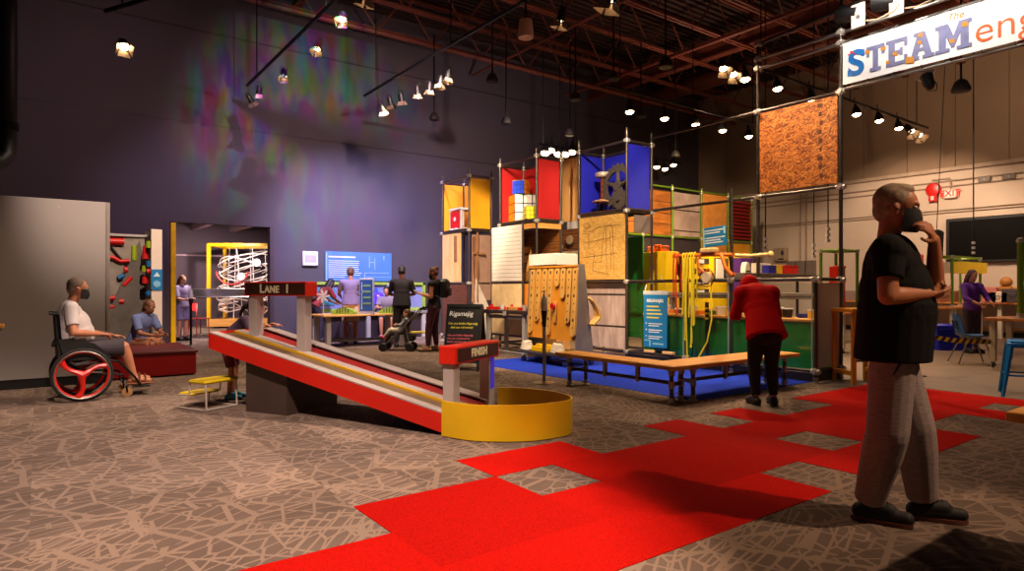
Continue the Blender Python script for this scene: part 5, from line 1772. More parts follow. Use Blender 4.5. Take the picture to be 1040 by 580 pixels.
slab_letter([R_(.1, .3, 0, 1), R_(.7, .92, 0, 1), [(.16, 1), (.36, 1), (.58, .3), (.46, .1)], [(.84, 1), (.66, 1), (.44, .3), (.52, .1)], R_(0, .4, 0, .13), R_(.6, 1, 0, .13), R_(0, .3, .87, 1), R_(.7, 1, .87, 1)], 950, 987, LP, 'letter_m')
hh = zA1 - zA0
def banner_text(body, px, z, size, m, name, off=.0, shear=0, al='CENTER'):
    return text(name, body, size, m, t, (-.004, yl(px), z), FACE_NEG_X, .002, al, shear, off)
banner_text('S', 869.5, (zA0 + zA1) / 2 - .01, hh * 1.38, LB, 'letter_s', .014)
mb = MB()
for dz in (0, 1):
    yy = yl(862.5 + 14 * dz)
    mb.prism([(yy - .02, zA0 + (.02 if not dz else hh * .72)), (yy + .02, zA0 + (.02 if not dz else hh * .72)), (yy + .02, zA0 + (.1 if not dz else hh * .98)), (yy - .02, zA0 + (.1 if not dz else hh * .98))], -.007, -.001, 'x')
mb.build('letter_s_serifs', LB, t, smooth=False)
banner_text('eng', 989, zA0 + hh * .42, hh * 1.28, LO, 'lettering_orange', -.004, 0, 'LEFT')
banner_text('The', 970, zA1 + .07, .115, LGd, 'lettering_gold', .0, .3)
mb = MB()
for px_, v, s_ in ((862, .93, .012), (865, .98, .02), (868, .9, .012)):
    mb.cyl((-.008, yl(px_), zA0 + hh * v), (-.001, yl(px_), zA0 + hh * v), s_, n=12)
mb.build('red_dots', mat('dot_red', (214, 40, 20), .5), t)
for px_, v, w_ in ((881, .82, .03), (897, .78, .03), (902, .2, .025), (909, .45, .03), (935, .88, .03), (934, .62, .025), (924, .06, .05), (980, .82, .035), (967, .35, .03)):
    y = yl(px_)
    MB().prism([(y - w_, zA0 + hh * v - w_), (y + w_, zA0 + hh * v - w_ * .6), (y + w_ * .8, zA0 + hh * v + w_), (y - w_, zA0 + hh * v + w_ * .7)], -.009, -.001, 'x').build('gold_accent', LGd, t, smooth=False)
# fainter line drawings behind the letters
mb = MB()
for px_, r_ in ((950, .06), (940, .05), (958, .045)):
    y = yl(px_)
    mb.tube([(-.003, y + r_ * math.cos(a), zA1 - .02 + r_ * math.sin(a)) for a in [2 * PI * i / 16 for i in range(16)]], .003, 4, closed=True)
mb.build('faint_drawings', mat('drawing_faint', (206, 208, 220), .6), t)

# flood lights above the banner
def flood(px, py, label):
    x = BX - .12
    y = at_x(px, x)
    z = zat(py, x, y)
    s = thing('flood_light', label, 'flood light', (x, y, z))
    MB().rbox(-.02, .0, -.09, .09, -.16, .16, .006).build('yoke_plate', mat('plate_white', (216, 196, 176), .5), s)
    MB().lathe([(0, -.03), (.025, -.03), (.03, -.022), (0, -.018)], (0, 0, -.02), 12, 'x').build('bolt', STEEL, s)
    MB().cyl((.06, .02, .06), (.10, .30, .14), .10, .12, 20).build('lamp_body', BLACK, s)
    MB().tube([(0, -.1, -.1), (-.03, -.25, -.14), (-.02, -.45, -.1), (0, -.6, .06)], .012, 6).build('cable', mat('cable_pale', (190, 160, 130), .5), s)
    return s
flood(872, 16, 'flood light with a white plate above the left end of the banner')
flood(911, 3, 'flood light with a white plate above the middle letters of the banner')

# ------------------------------------------------------------------ right-hand workshop
def workshop_table(label, x0, x1, y0, y1, h, frame_h=None, group='workshop tables'):
    t = thing('workshop_table', label, 'table', (x0, y0, 0), 0, group)
    w, l = x1 - x0, y1 - y0
    MB().rbox(0, w, 0, l, h - .05, h, .008).build('tabletop', wood('butcher_block', (168, 96, 44), (206, 136, 76), 2, (6, 1, 6)), t)
    for x in (.08, w - .16):
        for y in (.06, l - .14):
            g = MB().rbox(x, x + .08, y, y + .08, .1, h - .05, .004).build('leg', mat('leg_cream', (196, 182, 160), .5), t)
            MB().lathe([(0, -.015), (.04, -.015), (.045, 0), (.04, .015), (0, .015)], (x + .04, y + .04, .046), 14, 'y').build('caster', DKGREY, g)
            MB().cyl((x + .04, y + .04, .05), (x + .04, y + .04, .12), .02, n=8).build('caster_stem', STEEL, g)
    MB().rbox(.08, w - .08, .08, .14, .2, .26, .004).build('stretcher', mat('leg_cream', (196, 182, 160), .5), t)
    if frame_h:
        for x in (.1, w - .1):
            for y in (.1, l - .1):
                MB().cyl((x, y, h), (x, y, frame_h), .03, n=10).build('upright_pipe', LIME, t)
                MB().cyl((x, y, frame_h - .04), (x, y, frame_h + .03), .042, n=10).build('clamp', CLAMPW, t)
                MB().lathe([(0, h), (.06, h), (.06, h + .012), (.036, h + .02), (.036, h + .06), (0, h + .06)], (x, y, 0), 12).build('flange', CLAMPW, t)
        MB().cyl((.1, .1, frame_h), (.1, l - .1, frame_h), .026, n=8).build('top_pipe', LIME, t)
        MB().cyl((w - .1, .1, frame_h), (w - .1, l - .1, frame_h), .026, n=8).build('top_pipe', LIME, t)
        MB().cyl((.1, .1, frame_h), (w - .1, .1, frame_h), .026, n=8).build('top_pipe', LIME, t)
        MB().cyl((.1, l - .1, frame_h), (w - .1, l - .1, frame_h), .026, n=8).build('top_pipe', LIME, t)
    return t
# table behind the blue stool
q = gr(1012, 373)
tx, ty = q[0] - .1, q[1] + .12
workshop_table('workshop table with one tall green pipe, right behind the blue metal stool', tx - .1, tx + .9, ty - 2.2, ty, .80)
py_ = room(*((1036.5 - 520) / F * 8.9, 8.9))
t = thing('green_pipe_post', 'tall green pipe with a steel cap standing at the right edge on the workshop table', 'pipe', (tx + .12, at_x(1036.5, tx + .12), .80))
zz = zat(245, tx + .12, at_x(1036.5, tx + .12)) - .8
MB().cyl((0, 0, .02), (0, 0, zz), .045, n=14).build('pipe', LIME, t)
MB().lathe([(0, zz - .02), (.055, zz - .02), (.058, zz + .02), (.04, zz + .05), (0, zz + .06)], n=14).build('cap', CLAMPW, t)
MB().lathe([(0, 0), (.09, 0), (.09, .015), (.055, .025), (.055, .08), (0, .08)], n=14).build('flange', CLAMPW, t)
# middle table with lit pipe frame
x0, ya = at_depth(967, 14.8)
yb, xe_ = at_x(946, x0), at_y(995.5, ya)
hz = zat(312, x0, ya)
fh = zat(260.5, x0, ya)
workshop_table('workshop table under the green pipe frame with the yellow shades', x0 - .1, xe_ + .1, ya - .1, yb + .1, hz, fh)
t = thing('shade_row', 'row of yellow lamp shades and a white panel hung under the green pipe frame', 'lamp shades', (x0, ya, 0))
zs0, zs1 = zat(277, x0, ya), zat(266, x0, ya)
yy0 = yb - ya
xx0 = xe_ - x0
for k in range(3):
    MB().lathe([(.0, zs0), (xx0 * .14, zs0), (xx0 * .14, zs1), (0, zs1)], (xx0 * (.17 + .32 * k), 0, 0), 16).build('shade', mat('shade_yellow', (214, 168, 34), .5, 0, .05, 4, emit=(220, 160, 40), power=.25), t)
MB().rbox(-.02, .02, yy0 * .08, yy0 * .94, zs0, zs1, .004).build('white_panel', mat('panel_lit', (236, 216, 190), .5), t)
MB().cyl((0, 0, zs1 + .02), (xx0, 0, zs1 + .02), .014, n=6).build('hanging_rail', LIME, t)
# low green frame table glimpsed over the ribbed panel
x0 = 12.4
ya, yb = at_x(858, x0), at_x(826, x0)
workshop_table('workshop table with a green pipe frame glimpsed above the ribbed end panel', x0, x0 + .8, ya, yb, .8, zat(255, x0, yb))
s = thing('storage_box', 'bright red box on the table glimpsed above the ribbed end panel', 'box', (x0 + .2, at_x(851, x0 + .2), .8))
MB().rbox(0, .3, 0, at_x(842, x0 + .2) - at_x(851, x0 + .2), .0, zat(270, x0, ya) - .8, .01).build('box', RED, s)
MB().rbox(-.01, .31, -.01, .1, zat(270, x0, ya) - .83, zat(270, x0, ya) - .79, .005).build('lid', RED, s)
# wall counter along the pale wall
t = thing('work_counter', 'long wooden counter against the pale wall below the black screen', 'counter', (19.45, 1.5, 0))
MB().rbox(0, .85, 0, 8.5, .86, .91, .01).build('counter_top', wood('butcher_block', (168, 96, 44), (206, 136, 76), 2, (6, 1, 6)), t)
for k in range(9):
    MB().rbox(.1, .2, .1 + k * 1.02, .2 + k * 1.02, 0, .86, .006).build('leg', mat('leg_cream', (196, 182, 160), .5), t)
MB().rbox(.5, .8, 0, 8.5, .2, .24, .006).build('lower_shelf', MAPLE, t)
MB().rbox(.78, .85, 0, 8.5, .91, 1.2, .006).build('backsplash', mat('backsplash_grey', (140, 120, 116), .6), t)
items = [(937, 'red_sign', 'small red lit sign on the wall counter behind the man with the raised hand', (210, 20, 20)), (950, 'white_bag', 'white bag lying on the wall counter left of the green pipe frame', (226, 206, 186)), (962, 'brown_box', 'brown box on the wall counter behind the green pipe frame', (130, 84, 60)), (1003, 'pink_case', 'pink case on the wall counter, beneath the black screen', (196, 120, 116)), (1014, 'white_case', 'white case on the wall counter, right of the pink case', (216, 196, 180)), (1022, 'brown_bear', 'brown wooden toy figure standing on the wall counter', (170, 110, 40)), (1030, 'grey_case', 'dark grey case on the wall counter beside the wooden toy figure', (70, 62, 66))]
for px_, nm, lb, c in items:
    x = 19.75
    s = thing(nm if nm != 'brown_bear' else 'toy_figure', lb, nm.split('_')[1] if nm != 'brown_bear' else 'toy', (x, at_x(px_, x), .91))
    m_ = mat('wc_' + nm, c, .5, emit=(255, 20, 20) if nm == 'red_sign' else None, power=1.2 if nm == 'red_sign' else 0)
    if nm == 'red_sign':
        MB().rbox(-.02, .04, -.3, .3, .12, .38, .01).build('lit_face', m_, s)
        MB().rbox(-.04, .06, -.2, .2, 0, .12, .01).build('stand', BLACK, s)
    elif nm == 'brown_bear':
        MB().rbox(-.08, .08, -.16, .16, 0, .42, .05).build('body', m_, s)
        MB().ell((0, 0, .52), (.1, .14, .13)).build('head', m_, s)
        MB().ell((0, -.22, .35), (.05, .08, .05)).build('arm', m_, s)
        MB().ell((0, .22, .35), (.05, .08, .05)).build('arm', m_, s)
    elif nm == 'white_bag':
        MB().ell((0, 0, .1), (.12, .45, .12)).build('bag', m_, s)
        MB().tube([(0, -.2, .18), (0, -.05, .25), (0, .1, .2)], .02, 6).build('handle', m_, s)
    else:
        h_ = {'pink_case': .4, 'white_case': .28, 'brown_box': .3, 'grey_case': .35}[nm]
        MB().rbox(-.15, .15, -.24, .24, 0, h_, .02).build('case', m_, s)
        MB().tube([(-.16, -.08, h_ * .6), (-.2, -.06, h_ * .6), (-.2, .06, h_ * .6), (-.16, .08, h_ * .6)], .012, 6).build('handle', BLACK, s)
# black screen
t = thing('wall_screen', 'large black screen mounted high on the pale wall', 'screen', (XE - .12, at_x(960.5, XE - .12), 0))
z1, z0 = zat(223, XE, at_x(960.5, XE)), zat(268, XE, at_x(961, XE))
MB().rbox(0, .1, -3.2, 0, z0, z1, .02).build('bezel', BLACK, t)
MB().box(-.004, 0, -3.12, -.08, z0 + .08, z1 - .08).build('display', mat('screen_black', (10, 8, 8), .5, spec=.08), t)
for k, px_ in enumerate((1000, 1025)):
    jb = thing('junction_box', ['small junction box on the conduit under the ledge, right of the EXIT sign', 'small junction box on the conduit under the ledge, near the right edge'][k], 'junction box', (XE - .09, at_x(px_, XE - .05), 4.17), 0, 'junction boxes')
    MB().rbox(0, .06, -.14, .14, -.06, .09, .01).build('box', mat('junction_grey', (96, 82, 72), .5), jb)
    MB().cyl((-.004, 0, .015), (.0, 0, .015), .03, n=10).build('screw_cover', GREY, jb)
# exit sign, fire alarm, red cabinet, loudspeaker, dispenser, electrical box
def wy(px): return at_x(px, XE)
t = thing('exit_sign', 'lit red EXIT sign on the pale wall beside the fire alarm', 'exit sign', (XE - .1, wy(973), zat(201.5, XE, wy(967))))
w, h = wy(960) - wy(973), zat(192, XE, wy(967)) - zat(201.5, XE, wy(967))
MB().rbox(0, .08, 0, w, 0, h, .01).build('case', mat('exit_case', (200, 160, 150), .5), t)
MB().box(-.004, 0, .02, w - .02, .02, h - .02).build('lit_face', mat('exit_face', (235, 200, 190), .4, emit=(255, 120, 100), power=.8), t)
text('lettering', 'EXIT', h * .95, mat('exit_red', (220, 20, 16), .4, emit=(255, 20, 10), power=1.6), t, (-.008, w / 2, h / 2), FACE_NEG_X, .001, offset=.004)
MB().tube([(.04, w * .5, h), (.04, w * .5, h + .2), (.05, w * .6, h + .3), (.05, w * 2, h + .3)], .02, 6).build('conduit', mat('painted_conduit', (150, 130, 112), .5), t)
t = thing('fire_alarm', 'round red fire alarm with a strobe below it on the pale wall', 'fire alarm', (XE - .02, wy(948.5), zat(193, XE, wy(948.5))))
MB().lathe([(0, 0), (.2, 0), (.2, -.04), (.17, -.08), (.08, -.1), (0, -.1)], n=22, axis='x').build('bell', RED, t)
MB().rbox(-.08, 0, -.1, .1, -.34, -.12, .01).build('strobe_box', RED, t)
MB().rbox(-.11, -.08, -.04, .04, -.3, -.18, .01).build('strobe_lens', WHITE, t)
t = thing('fire_cabinet', 'red framed cabinet on the pale wall behind the man with the raised hand', 'cabinet', (XE - .14, wy(938), 0))
z0, z1 = zat(300, XE, wy(930)), zat(259, XE, wy(930))
w = wy(922) - wy(938)
MB().rbox(0, .14, 0, w, z0, z1, .01).build('case', mat('fire_red', (170, 16, 16), .4), t)
MB().box(-.006, 0, .08, w - .08, z0 + .1, z1 - .1).build('glazed_door', mat('fire_glass', (206, 170, 150), .2), t)
MB().rbox(-.03, -.006, .03, .06, (z0 + z1) / 2 - .06, (z0 + z1) / 2 + .06, .005).build('handle', STEEL, t)
sx = XE - 5.6
t = thing('hanging_speaker', 'slim black loudspeaker tilted on a cable in front of the pale wall', 'speaker', (sx, at_x(950.5, sx), zat(250, sx, at_x(950.5, sx))), (0, .12, 0))
MB().rbox(-.12, .12, -.10, .10, -.34, .32, .02).build('cabinet', BLACK, t)
MB().box(-.124, -.12, -.08, .08, -.3, .28).build('grille', mat('grille_black', (26, 24, 26), .8), t)
MB().cyl((0, -.0, .32), (0, 0, 5.3), .008, n=6).build('cable', BLACK, t)
t = thing('towel_dispenser', 'beige dispenser box with a dark window on the pale wall above the dark rack', 'dispenser', (XE - .2, wy(801), zat(265.5, XE, wy(795))))
w, h = wy(788.5) - wy(801), zat(252, XE, wy(795)) - zat(265.5, XE, wy(795))
MB().rbox(0, .2, 0, w, 0, h, .02).build('case', mat('dispenser_beige', (160, 140, 118), .5), t)
MB().ell((-.002, w * .25, h * .62), (.012, w * .1, h * .2)).build('window', BLACK, t)
MB().box(-.006, 0, w * .15, w * .6, h * .1, h * .2).build('slot', BLACK, t)
mb = MB()
t = thing('electrical_trunking', 'row of grey electrical boxes low on the pale wall behind the dark rack', 'electrical box', (XE - .14, wy(830), 0))
z0, z1 = zat(280, XE, wy(815)), zat(265, XE, wy(815))
for k in range(3):
    w = (wy(800) - wy(830)) / 3
    MB().rbox(0, .14, w * k + .02, w * (k + 1) - .02, z0, z1, .01).build('box', mat('trunk_grey', (110, 96, 88), .5), t)
MB().cyl((.1, w, z1), (.1, w, 4.4), .02, n=8).build('conduit', mat('painted_conduit', (150, 130, 112), .5), t)
MB().cyl((.1, w * 1.6, z1), (.1, w * 1.6, 4.4), .02, n=8).build('conduit', mat('painted_conduit', (150, 130, 112), .5), t)

# blue crate
q = gr(952, 356)
t = thing('blue_crate', 'bright blue plastic crate with a white label on the concrete floor', 'crate', (q[0], q[1], 0), -YAW - .05)
bw = 36 / F * dep(*q)
CB = mat('crate_blue', (18, 34, 200), .4, 0, .06)
bh = zat(330, *q)
mb = MB()
mb.prism([(.04, .0), (bw - .04, 0), (bw, bh - .1), (0, bh - .1)], 0, .5, 'y')
mb.build('tub', CB, t, smooth=False)
MB().rbox(-.03, bw + .03, -.03, .53, bh - .1, bh, .02).build('lid', CB, t)
MB().box(bw * .62, bw * .95, -.004, .0, bh * .3, bh * .72).build('label', mat('crate_label', (190, 200, 225), .6), t)
mb = MB()
for k in range(4):
    mb.box(bw * (.1 + .13 * k), bw * (.12 + .13 * k), -.005, .02, .05, bh - .12)
mb.build('rib', CB, t)
# blue shell chair
q = gr(990, 369)
t = thing('shell_chair', 'blue plastic shell chair on splayed chrome legs in front of the blue crate', 'chair', (q[0], q[1] + .05, 0), math.radians(37))
SHB = mat('shell_blue', (26, 84, 150), .35, 0, .06)
# local: +y is the back of the chair, seat faces -y
rows = [(-.22, .455), (-.1, .445), (.05, .44), (.17, .46), (.21, .52), (.235, .64), (.26, .76), (.275, .83)]
g = []
for i, (yy, z) in enumerate(rows):
    w = .215 if i < 5 else .215 - .02 * (i - 4)
    g.append([(w * (j / 4 - 1), yy - (.05 if i > 3 else 0) * ((j / 4 - 1) ** 2), z + (.03 if i <= 3 else 0) * ((j / 4 - 1) ** 2)) for j in range(9)])
MB().sheet(g, .012).build('shell', SHB, t, angle=1.2)
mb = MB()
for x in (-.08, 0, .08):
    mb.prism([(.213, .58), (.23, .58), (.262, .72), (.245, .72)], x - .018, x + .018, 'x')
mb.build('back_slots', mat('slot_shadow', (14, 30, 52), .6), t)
for sx_ in (-1, 1):
    MB().tube([(sx_ * .25, -.26, 0), (sx_ * .17, -.12, .42), (sx_ * .17, .1, .42), (sx_ * .25, .27, 0)], .012, 8).build('leg', STEEL, t)
MB().cyl((-.17, 0, .42), (.17, 0, .42), .012, n=8).build('seat_bar', STEEL, t)

# hazard tape
pA, pB = at_depth(930, 9.3), (tx + .02, ty - .08)
zA_, zB_ = zat(339, *pA), zat(347, *pB)
post_ = thing('tape_post', 'slim post holding the hazard tape, hidden behind the man with the raised hand', 'post', (pA[0], pA[1], 0))
MB().cyl((0, 0, .01), (0, 0, 1.0), .02, n=10).build('pole', BLACKM, post_)
MB().lathe([(0, 0), (.14, 0), (.14, .01), (.03, .03), (0, .03)], n=18).build('base', BLACKM, post_)
t = thing('hazard_tape', 'black and yellow striped hazard tape stretched towards the blue chair', 'tape', (pA[0], pA[1], 0), math.atan2(pB[1] - pA[1], pB[0] - pA[0]))
Ld = math.hypot(pB[0] - pA[0], pB[1] - pA[1])
def tz(s): return zA_ + (zB_ - zA_) * s - .04 * math.sin(PI * s)
N_ = 22
my, mbk = MB(), MB()
for k in range(N_):
    tgt = my if k % 2 == 0 else mbk
    s0, s1 = k / N_, (k + 1) / N_
    sh = .035 / Ld * 1.2
    def P(s, o):
        s_ = min(1, max(0, s + (sh if o > 0 else -sh)))
        return (s_ * Ld, tz(s_) + o)
    tgt.prism([P(s0, -.035), P(s1, -.035), P(s1, .035), P(s0, .035)], -.0015, .0015, 'y')
o = my.build('yellow_stripes', mat('tape_yellow', (226, 160, 16), .5), t, smooth=False)
mbk.build('black_stripes', BLACK, t, smooth=False)

# blue metal stool
q = gr(1017, 400)
t = thing('metal_stool', 'turquoise blue metal stool with splayed legs at the right edge', 'stool', (q[0] + .06, q[1] - .22, 0), math.radians(20))
SB = mat('stool_blue', (16, 112, 176), .35, .2, .06)
hs = .66
MB().rbox(-.17, .17, -.17, .17, hs - .03, hs, .015).build('seat', SB, t)
MB().rbox(-.175, .175, -.175, .175, hs - .09, hs - .03, .01).build('apron', SB, t)
for sx_ in (-1, 1):
    for sy_ in (-1, 1):
        MB().cyl((sx_ * .23, sy_ * .23, 0), (sx_ * .15, sy_ * .15, hs - .05), .018, .036, 4).build('leg', SB, t)
mb = MB()
c = [(-.195, -.195, .25), (.195, -.195, .25), (.195, .195, .25), (-.195, .195, .25)]
for i in range(4):
    mb.cyl(c[i], c[(i + 1) % 4], .012, n=8)
mb.build('foot_rail', SB, t)

# wooden counter at the near right edge
cq = at_depth(1021, 2.62)
cz = zat(418, *cq)
t = thing('near_counter', 'wooden-topped counter with a black front at the near right edge', 'counter', (cq[0], cq[1], 0), 0)
MB().rbox(0, .9, -1.6, .0, cz - .04, cz, .005).build('counter_top', mat_bench['x'], t)
MB().rbox(.10, .85, -1.55, -.06, 0, cz - .04, .005).build('front', BLACK, t)
# ------------------------------------------------------------------ people
def V(*a): return Vector(a)

STAND = dict(pelvis=(0, 0, .95), waist=(0, 0, 1.10), chest=(0, 0, 1.30), neck=(-.01, 0, 1.47), head=(.015, 0, 1.635),
             sh_r=(0, -.185, 1.415), sh_l=(0, .185, 1.415), el_r=(-.02, -.235, 1.13), el_l=(-.02, .235, 1.13),
             wr_r=(.05, -.24, .88), wr_l=(.05, .24, .88),
             hip_r=(0, -.09, .92), hip_l=(0, .09, .92), kn_r=(.02, -.10, .50), kn_l=(.02, .10, .50),
             an_r=(-.02, -.105, .09), an_l=(-.02, .105, .09), toe_r=(.15, -.125, .03), toe_l=(.15, .125, .03),
             face=(1, 0, -.05), hand_r=(.1, 0, -1), hand_l=(.1, 0, -1), palm_r=(0, 1, 0), palm_l=(0, -1, 0), curl_r=.35, curl_l=.35, thumb_r=(1, 0, 0), thumb_l=(1, 0, 0), up=(0, 0, 1))

def hand(mb, wr, d, n, th, curl, k):
    d = V(*d).normalized()
    n = V(*n); n = (n - d * n.dot(d)).normalized()
    w = V(*th); w = (w - d * w.dot(d) - n * w.dot(n))
    w = w.normalized() if w.length > .05 else d.cross(n)
    wr = V(*wr)
    fl = (.066, .078, .072, .056)
    for i, off in enumerate((.030, .011, -.010, -.029)):
        root = wr + d * .012 * k + w * off * .6 * k
        kn = wr + d * (.085 - .006 * abs(i - 1)) * k + w * off * k
        mb.cap(root, kn, .0135 * k, .0125 * k, n=8)
        p, a = kn, curl * .6
        for s, fr in enumerate((.45, .32, .23)):
            dd = (d * math.cos(a) + n * math.sin(a)).normalized()
            q = p + dd * fl[i] * fr * 1.15 * k
            mb.cap(p, q, (.0098 - .001 * s) * k, (.0092 - .001 * s) * k, n=8)
            p, a = q, a + curl
    t0 = wr + d * .025 * k + w * .02 * k
    t1 = t0 + (d * .6 + w * .75 + n * .25).normalized() * .038 * k
    t2 = t1 + (d * .85 + w * .35 + n * (.2 + curl * .3)).normalized() * .03 * k
    t3 = t2 + (d * .95 + w * .05 + n * (.2 + curl * .5)).normalized() * .024 * k
    mb.cap(t0, t1, .0145 * k, .0115 * k, n=8); mb.cap(t1, t2, .0115 * k, .0105 * k, n=8); mb.cap(t2, t3, .0105 * k, .009 * k, n=8)

def ellcyl(mb, p, q, rp, rq, M, n=20):
    vs = []
    for c, r in ((V(*p), rp), (V(*q), rq)):
        for i in range(n):
            a = 2 * PI * i / n
            vs.append(c + M @ V(r[0] * math.cos(a), r[1] * math.sin(a), 0))
    fs = [(i, (i + 1) % n, n + (i + 1) % n, n + i) for i in range(n)] + [tuple(range(n - 1, -1, -1)), tuple(range(n, 2 * n))]
    mb.add(vs, fs)

def headframe(J):
    f = V(*J['face']).normalized()
    up = V(*J['up']); up = (up - f * up.dot(f)).normalized()
    l = up.cross(f)
    return Matrix((f, l, up)).transposed()

def torso(mb, J, k, e=0.0, low=True, slim=1.0):
    pe, wa, ch, nk = (V(*J[a]) for a in ('pelvis', 'waist', 'chest', 'neck'))
    ax = (V(*J['sh_l']) - V(*J['sh_r'])).normalized()
    up = (ch - wa).normalized()
    fw = ax.cross(up).normalized()
    M = Matrix((fw, ax, up)).transposed()
    up2 = (wa - pe).normalized() if (wa - pe).length > .01 else up
    axh = (V(*J['hip_l']) - V(*J['hip_r'])).normalized()
    fw2 = axh.cross(up2).normalized()
    M2 = Matrix((fw2, axh, up2)).transposed()
    B = J.get('belly', 0)
    mb.ell(ch + up * .0, ((.112 + e) * k, (.162 * slim + e) * k, .19 * k + e), M, 18, 12)
    mb.ell(wa + fw * B * .4, ((.105 + e + B) * k, (.148 * slim + e + B * .5) * k, .19 * k + e), M, 18, 12)
    mb.ell((ch + wa) / 2 + fw * B * .3, ((.108 + e + B * .7) * k, (.152 * slim + e + B * .3) * k, .19 * k + e), M, 18, 12)
    if low:
        mb.ell(pe, ((.118 + e) * k, (.162 * slim + e) * k, .125 * k + e), M2, 18, 12)
    mb.cap(J['sh_r'], J['sh_l'], .058 * k + e, n=12)
    mb.cap(V(*J['sh_r']) * .6 + ch * .4 , V(*J['sh_l']) * .6 + ch * .4, .075 * k + e, n=12)
    mb.cap(nk - up * .05 * k, V(*J['sh_r']) * .75 + nk * .25, .05 * k + e, .05 * k + e)
    mb.cap(nk - up * .05 * k, V(*J['sh_l']) * .75 + nk * .25, .05 * k + e, .05 * k + e)

def remesh(o, vox, sm=3):
    m = o.modifiers.new('remesh', 'REMESH'); m.mode = 'VOXEL'; m.voxel_size = vox; m.use_smooth_shade = True
    s = o.modifiers.new('smooth', 'SMOOTH'); s.factor = .5; s.iterations = sm
    return o

def lerp(a, b, t): return V(*a) * (1 - t) + V(*b) * t

